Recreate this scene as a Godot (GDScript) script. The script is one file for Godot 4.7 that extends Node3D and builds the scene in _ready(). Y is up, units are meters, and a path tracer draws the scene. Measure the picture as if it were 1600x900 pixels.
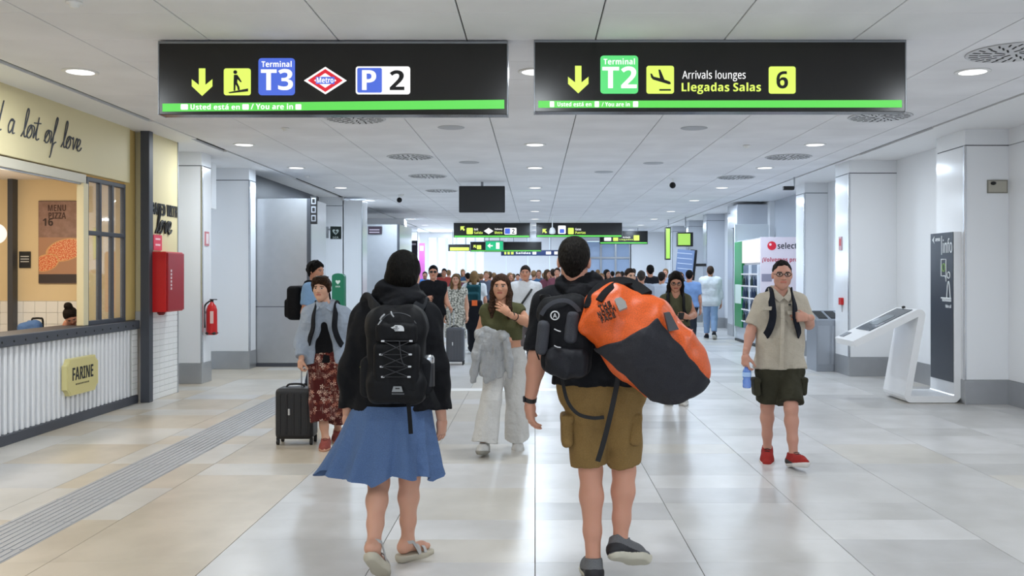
extends Node3D
const F := 1460.0      # focal length in pixels of the 1600 x 900 frame
const CX := 836.0      # vanishing point of the concourse
const CY := 428.0
const EYE := 1.6
const CEIL := 3.38
var tex_fabric: Texture2D
var bump_fold: Texture2D
var rng := RandomNumberGenerator.new()
var M := {}

func _ready() -> void:
	rng.seed = 7
	var cam := Camera3D.new()
	cam.name = "camera"
	add_child(cam)
	cam.position = Vector3(0, EYE, 0)
	cam.projection = Camera3D.PROJECTION_FRUSTUM
	cam.near = 0.1
	cam.far = 200.0
	cam.size = 0.1 * 900.0 / F
	cam.frustum_offset = Vector2((800.0 - CX), -(450.0 - CY)) * 0.1 / F
	cam.current = true
	var we := WorldEnvironment.new()
	var e := Environment.new()
	e.background_mode = Environment.BG_COLOR
	e.background_color = Color(0.80, 0.90, 1.0)
	e.background_energy_multiplier = 2.0
	e.tonemap_mode = Environment.TONE_MAPPER_LINEAR
	e.tonemap_exposure = EXPOSURE
	e.sdfgi_enabled = true
	e.ssao_enabled = true
	e.ssil_enabled = true
	we.environment = e
	add_child(we)
	materials()
	for z in LAMP_Z:
		for x in LAMP_X:
			if x > -1.0 or z != 26.5: downlight(x, z)      # a steel enclosure fills that bay
	shell()
	signs()
	shop()
	left_side()
	right_side()
	far_end()
	things()
	ceiling_fittings()
	people()
	run_jobs()

const EXPOSURE := 1.0
const LAMP_ENERGY := 3.55
const ADDED_DAY_ENERGY := 6.0  # strength of the added fill light behind the camera
const FAR_DAY_ENERGY := 11.0
const LAMP_X := [-4.0, 0.0, 3.85]
const LAMP_Z := [-3.2, 0.8, 4.6, 8.22, 12.85, 15.65, 19.25, 22.6, 26.5, 30.2, 34.0, 37.6]
# ---------------------------------------------------------------- mesh builder
class MB:
	var v := PackedVector3Array()
	var n := PackedVector3Array()
	var c := PackedColorArray()
	var t := PackedVector2Array()
	var idx := PackedInt32Array()
	var col := Color(1, 1, 1)
	func vert(p: Vector3, nn: Vector3, uv := Vector2.ZERO) -> int:
		v.append(p); n.append(nn); c.append(col); t.append(uv)
		return v.size() - 1
	func face(a: int, b: int, d: int) -> void:
		var g := (v[b] - v[a]).cross(v[d] - v[a])
		if g.dot(n[a] + n[b] + n[d]) > 0.0:
			idx.append_array(PackedInt32Array([a, d, b]))
		else:
			idx.append_array(PackedInt32Array([a, b, d]))
	func quad(p0: Vector3, p1: Vector3, p2: Vector3, p3: Vector3, hint := Vector3.ZERO) -> void:
		var g := (p1 - p0).cross(p2 - p0)
		if g.length_squared() < 1e-18: g = (p2 - p0).cross(p3 - p0)
		g = g.normalized()
		if hint != Vector3.ZERO and g.dot(hint) < 0.0: g = -g
		var a := vert(p0, g, Vector2(0, 1)); var b := vert(p1, g, Vector2(1, 1)); var d := vert(p2, g, Vector2(1, 0)); var e := vert(p3, g, Vector2(0, 0))
		face(a, b, d); face(a, d, e)
	func tri(p0: Vector3, p1: Vector3, p2: Vector3, hint: Vector3) -> void:
		var g := (p1 - p0).cross(p2 - p0).normalized()
		if g.dot(hint) < 0.0: g = -g
		face(vert(p0, g), vert(p1, g), vert(p2, g))
	func box(ce: Vector3, s: Vector3, bev := 0.0, b := Basis()) -> void:
		var h := s * 0.5
		var e := minf(bev, minf(h.x, minf(h.y, h.z)) * 0.95)
		var q := func(x: float, y: float, z: float) -> Vector3: return ce + b * Vector3(x, y, z)
		for ax in 3:
			for sg in [-1.0, 1.0]:
				var u := (ax + 1) % 3
				var w := (ax + 2) % 3
				var pts: Array[Vector3] = []
				for k in [[-1, -1], [1, -1], [1, 1], [-1, 1]]:
					var p := Vector3.ZERO
					p[ax] = sg * h[ax]
					p[u] = k[0] * (h[u] - e)
					p[w] = k[1] * (h[w] - e)
					pts.append(ce + b * p)
				var hn := Vector3.ZERO
				hn[ax] = sg
				quad(pts[0], pts[1], pts[2], pts[3], b * hn)
		if e > 0.0:
			for ax in 3:
				var u := (ax + 1) % 3
				var w := (ax + 2) % 3
				for su in [-1.0, 1.0]:
					for sw in [-1.0, 1.0]:
						var p := [Vector3.ZERO, Vector3.ZERO, Vector3.ZERO, Vector3.ZERO]
						for k in 4:
							var r := Vector3.ZERO
							r[ax] = (h[ax] - e) * (-1.0 if k == 0 or k == 3 else 1.0)
							if k < 2:
								r[u] = su * h[u]; r[w] = sw * (h[w] - e)
							else:
								r[u] = su * (h[u] - e); r[w] = sw * h[w]
							p[k] = ce + b * r
						var hn := Vector3.ZERO
						hn[u] = su; hn[w] = sw
						quad(p[0], p[1], p[2], p[3], b * hn)
			for sx in [-1.0, 1.0]:
				for sy in [-1.0, 1.0]:
					for sz in [-1.0, 1.0]:
						tri(q.call(sx * h.x, sy * (h.y - e), sz * (h.z - e)), q.call(sx * (h.x - e), sy * h.y, sz * (h.z - e)), q.call(sx * (h.x - e), sy * (h.y - e), sz * h.z), b * Vector3(sx, sy, sz))
	# rings of equal length -> smooth skin
	func loft(rings: Array, closed := true, cap0 := false, cap1 := false) -> void:
		var m: int = rings[0].size()
		var base := v.size()
		for r in rings.size():
			for k in m:
				vert(rings[r][k], Vector3.ZERO, Vector2(float(k) / m, float(r) / maxf(1.0, rings.size() - 1)))
		var kk := m if closed else m - 1
		for r in rings.size() - 1:
			for k in kk:
				var a := base + r * m + k
				var b := base + r * m + (k + 1) % m
				var d := a + m
				var e := b + m
				var g := (v[e] - v[a]).cross(v[d] - v[b])
				n[a] += g; n[b] += g; n[d] += g; n[e] += g
		# outward: compare with ring centres
		var s := 0.0
		for r in rings.size():
			var ce := Vector3.ZERO
			for k in m: ce += v[base + r * m + k]
			ce /= m
			for k in m: s += n[base + r * m + k].dot(v[base + r * m + k] - ce)
		var sg := 1.0 if s >= 0.0 else -1.0
		for i in range(base, v.size()): n[i] = (n[i] * sg).normalized()
		for r in rings.size() - 1:
			for k in kk:
				var a := base + r * m + k
				var b := base + r * m + (k + 1) % m
				face(a, b, b + m); face(a, b + m, a + m)
		if cap0: fan(rings[0], rings[0], rings[1])
		if cap1: fan(rings[-1], rings[-1], rings[-2])
	func fan(ring: Array, _r, inner: Array) -> void:
		var ce := Vector3.ZERO
		for p in ring: ce += p
		ce /= ring.size()
		var ci := Vector3.ZERO
		for p in inner: ci += p
		ci /= inner.size()
		for k in ring.size(): tri(ce, ring[k], ring[(k + 1) % ring.size()], ce - ci)
	func tube(path: Array, rad, sides := 8, caps := true) -> void:
		var rings := []
		var up := Vector3.UP
		for i in path.size():
			var d: Vector3 = (path[mini(i + 1, path.size() - 1)] - path[maxi(i - 1, 0)]).normalized()
			if i == 0: up = Vector3.UP if absf(d.y) < 0.9 else Vector3.RIGHT
			var x := d.cross(up).normalized()
			up = x.cross(d).normalized()
			var r: float = rad[i] if rad is Array else rad
			var ring: Array[Vector3] = []
			for k in sides:
				var a := TAU * k / sides
				ring.append(path[i] + (x * cos(a) + up * sin(a)) * r)
			rings.append(ring)
		loft(rings, true, caps, caps)
	# flat strap: path, outward normals, width, thickness
	func strap(path: Array, outs: Array, w: float, th: float) -> void:
		var rings := []
		for i in path.size():
			var d: Vector3 = (path[mini(i + 1, path.size() - 1)] - path[maxi(i - 1, 0)]).normalized()
			var o: Vector3 = outs[mini(i, outs.size() - 1)]
			o = (o - d * o.dot(d)).normalized()
			var x := d.cross(o)
			var ring: Array[Vector3] = []
			for k in [[-.5, -.5], [-.5, .3], [-.44, .5], [.44, .5], [.5, .3], [.5, -.5]]:
				ring.append(path[i] + x * (k[0] * w) + o * (k[1] * th))
			rings.append(ring)
		loft(rings, true, true, true)
	func lathe(prof: Array, segs := 24, xf := Transform3D()) -> void:
		var rings := []
		for q in prof:
			var ring: Array[Vector3] = []
			for k in segs:
				var a := TAU * k / segs
				ring.append(xf * Vector3(cos(a) * q.x, q.y, sin(a) * q.x))
			rings.append(ring)
		loft(rings, true, true, true)
	func prism(poly: PackedVector2Array, d: float, xf := Transform3D()) -> void:
		var tr := Geometry2D.triangulate_polygon(poly)
		var f := xf.basis * Vector3(0, 0, 1)
		for i in range(0, tr.size(), 3):
			var a := poly[tr[i]]; var b := poly[tr[i + 1]]; var e := poly[tr[i + 2]]
			tri(xf * Vector3(a.x, a.y, d), xf * Vector3(b.x, b.y, d), xf * Vector3(e.x, e.y, d), f)
			tri(xf * Vector3(a.x, a.y, 0), xf * Vector3(b.x, b.y, 0), xf * Vector3(e.x, e.y, 0), -f)
		var cw := Geometry2D.is_polygon_clockwise(poly)
		for i in poly.size():
			var a := poly[i]; var b := poly[(i + 1) % poly.size()]
			var o := Vector2(b.y - a.y, a.x - b.x)
			if cw: o = -o
			quad(xf * Vector3(a.x, a.y, 0), xf * Vector3(b.x, b.y, 0), xf * Vector3(b.x, b.y, d), xf * Vector3(a.x, a.y, d), xf.basis * Vector3(o.x, o.y, 0))
	func ball(ce: Vector3, r: Vector3, seg := 14, b := Basis()) -> void:
		var rings := []
		var m := maxi(5, seg / 2)
		for i in m + 1:
			var a := PI * (0.02 + 0.96 * i / m)
			var ring: Array[Vector3] = []
			for k in seg:
				var q := TAU * k / seg
				ring.append(ce + b * (r * Vector3(sin(a) * cos(q), cos(a), sin(a) * sin(q))))
			rings.append(ring)
		loft(rings, true, true, true)
	func add(o: MB) -> void:
		var base := v.size()
		v.append_array(o.v); n.append_array(o.n); c.append_array(o.c); t.append_array(o.t)
		for i in o.idx: idx.append(i + base)
	func mesh(off := Vector3.ZERO) -> ArrayMesh:
		var a := []
		a.resize(Mesh.ARRAY_MAX)
		var vv := v
		if off != Vector3.ZERO:
			vv = v.duplicate()
			for i in vv.size(): vv[i] -= off
		a[Mesh.ARRAY_VERTEX] = vv; a[Mesh.ARRAY_NORMAL] = n; a[Mesh.ARRAY_COLOR] = c; a[Mesh.ARRAY_TEX_UV] = t; a[Mesh.ARRAY_INDEX] = idx
		var m := ArrayMesh.new()
		m.add_surface_from_arrays(Mesh.PRIMITIVE_TRIANGLES, a)
		return m

# ---------------------------------------------------------------- nodes
var taken := {}
func numbered(s: String) -> String:
	var k: int = taken.get(s, 0)
	taken[s] = k + 1
	return s if k == 0 else "%s_%03d" % [s, k]
func thing(called: String, label: String, category: String, at := Vector3.ZERO, group := "") -> Node3D:
	var o := Node3D.new()
	o.name = numbered(called)
	add_child(o)
	o.position = at
	o.set_meta("label", label)
	o.set_meta("category", category)
	if group != "": o.set_meta("group", group)
	return o
func setting(called: String, label := "") -> Node3D:
	var o := Node3D.new()
	o.name = numbered(called)
	add_child(o)
	o.set_meta("kind", "structure")
	if label != "": o.set_meta("label", label)
	return o
func org_of(n: Node) -> Vector3:
	var o := Vector3.ZERO
	while n is Node3D and n != self:
		o += (n as Node3D).position
		n = n.get_parent()
	return o
# a part: mesh built in world coordinates, stored relative to its thing
func part(mb: MB, called: String, m: Material, parent: Node3D, label := "") -> MeshInstance3D:
	var org := Vector3.ZERO
	var q: Node = parent
	while q is Node3D and q != self:
		org += (q as Node3D).position
		q = q.get_parent()
	var o := MeshInstance3D.new()
	o.name = called
	o.mesh = mb.mesh(org)
	o.material_override = m
	parent.add_child(o, true)
	if label != "": o.set_meta("label", label)
	return o
func shared(ms: Mesh, called: String, m: Material, parent: Node3D, at: Vector3, b := Basis()) -> MeshInstance3D:
	var o := MeshInstance3D.new()
	o.name = called
	o.mesh = ms
	o.material_override = m
	parent.add_child(o, true)
	o.transform = Transform3D(b, at)
	return o
func boxp(ce: Vector3, s: Vector3, called: String, m: Material, parent: Node3D, bev := 0.0, b := Basis()) -> MeshInstance3D:
	var mb := MB.new()
	mb.box(ce, s, bev, b)
	return part(mb, called, m, parent)
# box between two corners
func spanp(a: Vector3, b: Vector3, called: String, m: Material, parent: Node3D, bev := 0.0) -> MeshInstance3D:
	return boxp((a + b) * 0.5, (b - a).abs(), called, m, parent, bev)
func P(px: float, py: float, z: float) -> Vector3:
	return Vector3((px - CX) * z / F, EYE - (py - CY) * z / F, -z)
func X(px: float, z: float) -> float: return (px - CX) * z / F
func Y(py: float, z: float) -> float: return EYE - (py - CY) * z / F

# ---------------------------------------------------------------- materials
func mat(hex, rough := 0.6, metal := 0.0, spec := 0.5) -> StandardMaterial3D:
	var m := StandardMaterial3D.new()
	m.albedo_color = hex if hex is Color else Color(hex)
	m.roughness = rough
	m.metallic = metal
	m.metallic_specular = spec
	return m
func glow(hex, e: float, base := 0.5) -> StandardMaterial3D:
	var m := mat(hex, 0.4)
	m.albedo_color = Color(hex) * base
	m.albedo_color.a = 1.0
	m.emission_enabled = true
	m.emission = Color(hex)
	m.emission_energy_multiplier = e
	return m
func glass(hex, a := 0.12, rough := 0.03) -> StandardMaterial3D:
	var m := mat(hex, rough)
	m.transparency = BaseMaterial3D.TRANSPARENCY_ALPHA
	m.albedo_color.a = a
	return m
func noise_img(size: int, sd: int, freq: float, oct := 4, kind := FastNoiseLite.TYPE_SIMPLEX_SMOOTH, warp := 0.0) -> Image:
	var f := FastNoiseLite.new()
	f.seed = sd
	f.noise_type = kind
	f.frequency = freq
	f.fractal_octaves = oct
	if warp > 0.0:
		f.domain_warp_enabled = true
		f.domain_warp_amplitude = warp
		f.domain_warp_frequency = freq * 1.5
	return f.get_seamless_image(size, size, false, false, 0.12)
# colour texture: grey noise remapped between two tints
func tint_tex(im: Image, a: Color, b: Color, lo := 0.2, hi := 0.8) -> ImageTexture:
	var o := Image.create(im.get_width(), im.get_height(), true, Image.FORMAT_RGB8)
	for y in im.get_height():
		for x in im.get_width():
			o.set_pixel(x, y, a.lerp(b, clampf((im.get_pixel(x, y).r - lo) / (hi - lo), 0.0, 1.0)))
	o.generate_mipmaps()
	return ImageTexture.create_from_image(o)
func grey_tex(im: Image) -> ImageTexture:
	var o := im.duplicate()
	o.convert(Image.FORMAT_RGB8)
	o.generate_mipmaps()
	return ImageTexture.create_from_image(o)
func triplanar(m: StandardMaterial3D, tex: Texture2D, scale: float, bump: Texture2D = null, cm := 0.0, world := true) -> StandardMaterial3D:
	if tex: m.albedo_texture = tex
	m.uv1_triplanar = true
	m.uv1_world_triplanar = world
	m.uv1_scale = Vector3.ONE * scale
	if bump:
		m.heightmap_enabled = true
		m.heightmap_texture = bump
		m.heightmap_scale = cm
	return m
func cloth(hex, bump_cm := 0.12, rough := 0.85, scale := 3.0) -> StandardMaterial3D:
	var m := mat(hex, rough, 0.0, 0.3)
	m.rim_enabled = true
	m.rim = 0.15
	m.rim_tint = 0.6
	triplanar(m, tex_fabric, scale, bump_fold, bump_cm * 3.5, false)
	return m

# ---------------------------------------------------------------- lettering
var font_r: SystemFont
var font_b: SystemFont
var font_s: SystemFont
func text_mesh(s: String, h: float, bold := true, depth := 0.004) -> TextMesh:
	var t := TextMesh.new()
	t.text = s
	t.font = font_b if bold else font_r
	t.font_size = 64
	t.pixel_size = h / 46.0          # capital height of the face is about 46 of 64
	t.depth = depth
	t.curve_step = 1.0
	return t
# text whose cap height is h, fitted to width w when w > 0; at = centre of the text
func text(s: String, h: float, w: float, at: Vector3, m: Material, parent: Node3D, b := Basis(), bold := true, depth := 0.004) -> MeshInstance3D:
	var t := text_mesh(s, h, bold, depth)
	var o := MeshInstance3D.new()
	o.name = "lettering"
	o.mesh = t
	o.material_override = m
	parent.add_child(o, true)
	var bb := t.get_aabb()
	var sx := w / bb.size.x if w > 0.0 else 1.0
	var sy := 1.0
	var ce := bb.get_center()
	o.transform = Transform3D(b * Basis.from_scale(Vector3(sx, sy, 1)), at - b * Vector3(ce.x * sx, ce.y * sy, 0))
	return o
func rrect(w: float, h: float, r: float, seg := 4) -> PackedVector2Array:
	var p := PackedVector2Array()
	for k in 4:
		var cx := (w / 2 - r) * (1 if k == 0 or k == 3 else -1)
		var cy := (h / 2 - r) * (1 if k < 2 else -1)
		for i in seg + 1:
			var a := PI / 2 * (k + float(i) / seg)
			p.append(Vector2(cx + cos(a) * r, cy + sin(a) * r))
	return p
# ---------------------------------------------------------------- smooth solids: distance field on a grid, meshed as surface nets
class Sdf:
	var cell := 0.01
	var ops := []            # [kind, ...]
	var lo := Vector3.INF
	var hi := -Vector3.INF
	var wr_amp := 0.0
	var wr_noise: FastNoiseLite
	var wr_scale := Vector3.ONE
	var paint: Callable      # position -> linear colour
	func grow(p: Vector3, r: float) -> void:
		lo = lo.min(p - Vector3.ONE * r)
		hi = hi.max(p + Vector3.ONE * r)
	# tapered capsule; sq = Vector3 axis * squash (length > 1 makes it thinner along that axis)
	func bone(a: Vector3, b: Vector3, ra: float, rb: float, k := 0.03, sq := Vector3.ZERO, fa := false, fb := false) -> void:
		ops.append([0, a, b, ra, rb, k, sq, fa, fb])
		grow(a, ra + 0.01); grow(b, rb + 0.01)
	func chain(pts: Array, rads: Array, k := 0.03, sq := Vector3.ZERO) -> void:
		for i in pts.size() - 1: bone(pts[i], pts[i + 1], rads[i], rads[i + 1], k, sq)
	func ball(c: Vector3, r: float, k := 0.03) -> void:
		bone(c, c + Vector3(0, 0.0005, 0), r, r, k)
	func ell(c: Vector3, r: Vector3, k := 0.02, b := Basis()) -> void:
		ops.append([2, c, r, b, b.inverse(), k])
		var m := maxf(r.x, maxf(r.y, r.z))
		grow(c, m + 0.01)
	func rbox(c: Vector3, h: Vector3, r: float, b := Basis(), k := 0.02) -> void:
		ops.append([1, c, h, r, b.inverse(), k])
		grow(c, h.length() + 0.005)
	func cut(p: Vector3, nrm: Vector3) -> void:      # removes the side that nrm points to
		ops.append([3, p, nrm.normalized()])
	func hole(a: Vector3, b: Vector3, ra: float, rb: float) -> void:
		ops.append([4, a, b, ra, rb])
	func only(o: Array) -> void: ops.append_array(o)
	func build(into: MB = null) -> MB:
		var out := into if into else MB.new()
		var pad := cell * 2.5
		var o := lo - Vector3.ONE * pad
		var sz := hi - lo + Vector3.ONE * pad * 2.0
		var nx := int(sz.x / cell) + 2
		var ny := int(sz.y / cell) + 2
		var nz := int(sz.z / cell) + 2
		var f := PackedFloat32Array()
		f.resize(nx * ny * nz)
		f.fill(1.0)
		var nxy := nx * ny
		var rlo := PackedInt32Array(); rlo.resize(ny * nz); rlo.fill(nx)
		var rhi := PackedInt32Array(); rhi.resize(ny * nz); rhi.fill(-1)
		for op in ops:
			var kind: int = op[0]
			if kind == 0:
				var a: Vector3 = op[1]; var b: Vector3 = op[2]; var ra: float = op[3]; var rb: float = op[4]; var k: float = op[5]; var sq: Vector3 = op[6]
				var fa: bool = op[7]; var fb: bool = op[8]
				var sl := sq.length()
				var sn := sq / sl if sl > 0.0 else Vector3.ZERO
				var ba := b - a
				if sl > 0.0: ba += sn * (ba.dot(sn) * (sl - 1.0))
				var bb := maxf(ba.length_squared(), 1e-9)
				var un := ba.normalized()
				var ln := sqrt(bb)
				var m := k * 0.6 + cell * 2.2
				var l := a.min(b) - Vector3.ONE * (maxf(ra, rb) + m)
				var h := a.max(b) + Vector3.ONE * (maxf(ra, rb) + m)
				var i0 := maxi(0, int((l.x - o.x) / cell)); var i1 := mini(nx - 1, int((h.x - o.x) / cell) + 1)
				var j0 := maxi(0, int((l.y - o.y) / cell)); var j1 := mini(ny - 1, int((h.y - o.y) / cell) + 1)
				var k0 := maxi(0, int((l.z - o.z) / cell)); var k1 := mini(nz - 1, int((h.z - o.z) / cell) + 1)
				var flat := fa or fb
				var dr := rb - ra
				for kz in range(k0, k1 + 1):
					for jy in range(j0, j1 + 1):
						var at := kz * nxy + jy * nx
						var rw := kz * ny + jy
						if i0 < rlo[rw]: rlo[rw] = i0
						if i1 > rhi[rw]: rhi[rw] = i1
						var q0 := Vector3(o.x + i0 * cell, o.y + jy * cell, o.z + kz * cell) - a
						for ix in range(i0, i1 + 1):
							var q := q0
							q0.x += cell
							if sl > 0.0: q += sn * (q.dot(sn) * (sl - 1.0))
							var pr := q.dot(ba) / bb
							var t := clampf(pr, 0.0, 1.0)
							var d := (q - ba * t).length() - ra - dr * t
							if flat:
								if fa and -pr * ln > d: d = -pr * ln
								if fb and (pr - 1.0) * ln > d: d = (pr - 1.0) * ln
							var e := f[at + ix]
							if e < 0.9:
								var hh := k - absf(d - e)
								if d < e: e = d
								if hh > 0.0: e -= hh * hh * 0.25 / k
								f[at + ix] = e
							elif d < e: f[at + ix] = d
			elif kind == 1 or kind == 2:
				var c: Vector3 = op[1]; var h: Vector3 = op[2]
				var inv: Basis = op[4]
				var k: float = op[5]
				var rr := 0.0
				if kind == 1: rr = op[3]
				var reach := (h.length() if kind == 1 else maxf(h.x, maxf(h.y, h.z))) + k * 0.6 + cell * 2.2
				var i0 := maxi(0, int((c.x - reach - o.x) / cell)); var i1 := mini(nx - 1, int((c.x + reach - o.x) / cell) + 1)
				var j0 := maxi(0, int((c.y - reach - o.y) / cell)); var j1 := mini(ny - 1, int((c.y + reach - o.y) / cell) + 1)
				var k0 := maxi(0, int((c.z - reach - o.z) / cell)); var k1 := mini(nz - 1, int((c.z + reach - o.z) / cell) + 1)
				var hr := h - Vector3.ONE * rr
				for kz in range(k0, k1 + 1):
					for jy in range(j0, j1 + 1):
						var at := kz * nxy + jy * nx
						var rw := kz * ny + jy
						if i0 < rlo[rw]: rlo[rw] = i0
						if i1 > rhi[rw]: rhi[rw] = i1
						for ix in range(i0, i1 + 1):
							var q := inv * (Vector3(o.x + ix * cell, o.y + jy * cell, o.z + kz * cell) - c)
							var d := 0.0
							if kind == 1:
								var w := q.abs() - hr
								d = w.max(Vector3.ZERO).length() + minf(maxf(w.x, maxf(w.y, w.z)), 0.0) - rr
							else:
								var u := (q / h).length()
								var g := (q / (h * h)).length()
								d = u * (u - 1.0) / maxf(g, 1e-6) if u > 0.05 else -minf(h.x, minf(h.y, h.z))
							var e := f[at + ix]
							if e < 0.9:
								var hh := k - absf(d - e)
								if d < e: e = d
								if hh > 0.0: e -= hh * hh * 0.25 / k
								f[at + ix] = e
							elif d < e: f[at + ix] = d
			elif kind == 3:
				var p: Vector3 = op[1]; var nn: Vector3 = op[2]
				for kz in nz:
					for jy in ny:
						var at := kz * nxy + jy * nx
						var rw := kz * ny + jy
						var x0 := rlo[rw]
						var d := (Vector3(o.x + x0 * cell, o.y + jy * cell, o.z + kz * cell) - p).dot(nn)
						var st := nn.x * cell
						for ix in range(x0, rhi[rw] + 1):
							if d > f[at + ix]: f[at + ix] = d
							d += st
			else:
				var a: Vector3 = op[1]; var b: Vector3 = op[2]; var ra: float = op[3]; var rb: float = op[4]
				var ba := b - a
				var bb := maxf(ba.length_squared(), 1e-9)
				var m := cell * 2.2
				var l := a.min(b) - Vector3.ONE * (maxf(ra, rb) + m)
				var h := a.max(b) + Vector3.ONE * (maxf(ra, rb) + m)
				for kz in range(maxi(0, int((l.z - o.z) / cell)), mini(nz - 1, int((h.z - o.z) / cell) + 1) + 1):
					for jy in range(maxi(0, int((l.y - o.y) / cell)), mini(ny - 1, int((h.y - o.y) / cell) + 1) + 1):
						for ix in range(maxi(0, int((l.x - o.x) / cell)), mini(nx - 1, int((h.x - o.x) / cell) + 1) + 1):
							var q := Vector3(o.x + ix * cell, o.y + jy * cell, o.z + kz * cell) - a
							var t := clampf(q.dot(ba) / bb, 0.0, 1.0)
							var d := lerpf(ra, rb, t) - (q - ba * t).length()
							var at := kz * nxy + jy * nx + ix
							if d > f[at]: f[at] = d
		if wr_amp > 0.0:
			for kz in nz:
				for jy in ny:
					var at := kz * nxy + jy * nx
					for ix in range(rlo[kz * ny + jy], rhi[kz * ny + jy] + 1):
						var e := f[at + ix]
						if e < cell * 2.0 and e > -cell * 2.0:
							f[at + ix] = e + wr_amp * wr_noise.get_noise_3d((o.x + ix * cell) * wr_scale.x, (o.y + jy * cell) * wr_scale.y, (o.z + kz * cell) * wr_scale.z)
		# surface nets
		var id := PackedInt32Array()
		id.resize(nx * ny * nz)
		id.fill(-1)
		var lim := cell * 3.2
		var offs := [0, 1, nx, nx + 1, nxy, nxy + 1, nxy + nx, nxy + nx + 1]
		var base := out.v.size()
		for kz in nz - 1:
			for jy in ny - 1:
				var at := kz * nxy + jy * nx
				for ix in range(rlo[kz * ny + jy], mini(nx - 1, rhi[kz * ny + jy] + 1)):
					var a := at + ix
					var v0 := f[a]
					if v0 > lim or v0 < -lim: continue
					var v1 := f[a + 1]; var v2 := f[a + nx]; var v3 := f[a + nx + 1]; var v4 := f[a + nxy]; var v5 := f[a + nxy + 1]; var v6 := f[a + nxy + nx]; var v7 := f[a + nxy + nx + 1]
					var s := int(v0 < 0.0) + int(v1 < 0.0) + int(v2 < 0.0) + int(v3 < 0.0) + int(v4 < 0.0) + int(v5 < 0.0) + int(v6 < 0.0) + int(v7 < 0.0)
					if s == 0 or s == 8: continue
					var px := 0.0; var py := 0.0; var pz := 0.0; var nc := 0
					var t := 0.0
					if (v0 < 0.0) != (v1 < 0.0): px += v0 / (v0 - v1); nc += 1
					if (v2 < 0.0) != (v3 < 0.0): px += v2 / (v2 - v3); py += 1.0; nc += 1
					if (v4 < 0.0) != (v5 < 0.0): px += v4 / (v4 - v5); pz += 1.0; nc += 1
					if (v6 < 0.0) != (v7 < 0.0): px += v6 / (v6 - v7); py += 1.0; pz += 1.0; nc += 1
					if (v0 < 0.0) != (v2 < 0.0): py += v0 / (v0 - v2); nc += 1
					if (v1 < 0.0) != (v3 < 0.0): py += v1 / (v1 - v3); px += 1.0; nc += 1
					if (v4 < 0.0) != (v6 < 0.0): py += v4 / (v4 - v6); pz += 1.0; nc += 1
					if (v5 < 0.0) != (v7 < 0.0): py += v5 / (v5 - v7); px += 1.0; pz += 1.0; nc += 1
					if (v0 < 0.0) != (v4 < 0.0): pz += v0 / (v0 - v4); nc += 1
					if (v1 < 0.0) != (v5 < 0.0): pz += v1 / (v1 - v5); px += 1.0; nc += 1
					if (v2 < 0.0) != (v6 < 0.0): pz += v2 / (v2 - v6); py += 1.0; nc += 1
					if (v3 < 0.0) != (v7 < 0.0): pz += v3 / (v3 - v7); px += 1.0; py += 1.0; nc += 1
					t = 1.0 / nc
					var g := Vector3(v1 - v0 + v3 - v2 + v5 - v4 + v7 - v6, v2 - v0 + v3 - v1 + v6 - v4 + v7 - v5, v4 - v0 + v5 - v1 + v6 - v2 + v7 - v3)
					var pos := Vector3(o.x + (ix + px * t) * cell, o.y + (jy + py * t) * cell, o.z + (kz + pz * t) * cell)
					id[a] = out.v.size()
					out.v.append(pos)
					out.n.append(g.normalized())
					out.c.append(paint.call(pos) if paint.is_valid() else out.col)
					out.t.append(Vector2(pos.x, pos.y))
		# quads round crossed edges
		var ii := PackedInt32Array()
		for kz in range(1, nz - 1):
			for jy in range(1, ny - 1):
				var at := kz * nxy + jy * nx
				for ix in range(maxi(1, rlo[kz * ny + jy]), mini(nx - 1, rhi[kz * ny + jy] + 1)):
					var a := at + ix
					if id[a] < 0: continue
					var s0 := f[a] < 0.0
					if s0 != (f[a + 1] < 0.0):
						var q0 := id[a]; var q1 := id[a - nx]; var q2 := id[a - nx - nxy]; var q3 := id[a - nxy]
						if q1 >= 0 and q2 >= 0 and q3 >= 0:
							if s0: ii.append_array(PackedInt32Array([q0, q1, q2, q0, q2, q3]))
							else: ii.append_array(PackedInt32Array([q0, q2, q1, q0, q3, q2]))
					if s0 != (f[a + nx] < 0.0):
						var q0 := id[a]; var q1 := id[a - nxy]; var q2 := id[a - nxy - 1]; var q3 := id[a - 1]
						if q1 >= 0 and q2 >= 0 and q3 >= 0:
							if s0: ii.append_array(PackedInt32Array([q0, q1, q2, q0, q2, q3]))
							else: ii.append_array(PackedInt32Array([q0, q2, q1, q0, q3, q2]))
					if s0 != (f[a + nxy] < 0.0):
						var q0 := id[a]; var q1 := id[a - 1]; var q2 := id[a - 1 - nx]; var q3 := id[a - nx]
						if q1 >= 0 and q2 >= 0 and q3 >= 0:
							if s0: ii.append_array(PackedInt32Array([q0, q1, q2, q0, q2, q3]))
							else: ii.append_array(PackedInt32Array([q0, q2, q1, q0, q3, q2]))
		# one winding for all: test it on the first triangle
		var vote := 0
		for k in range(0, mini(ii.size(), 3000), 3):
			var g := (out.v[ii[k + 1]] - out.v[ii[k]]).cross(out.v[ii[k + 2]] - out.v[ii[k]])
			vote += 1 if g.dot(out.n[ii[k]]) > 0.0 else -1
		if vote > 0:
			for k in range(0, ii.size(), 3):
				var w := ii[k + 1]
				ii[k + 1] = ii[k + 2]
				ii[k + 2] = w
		out.idx.append_array(ii)
		return out

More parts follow.
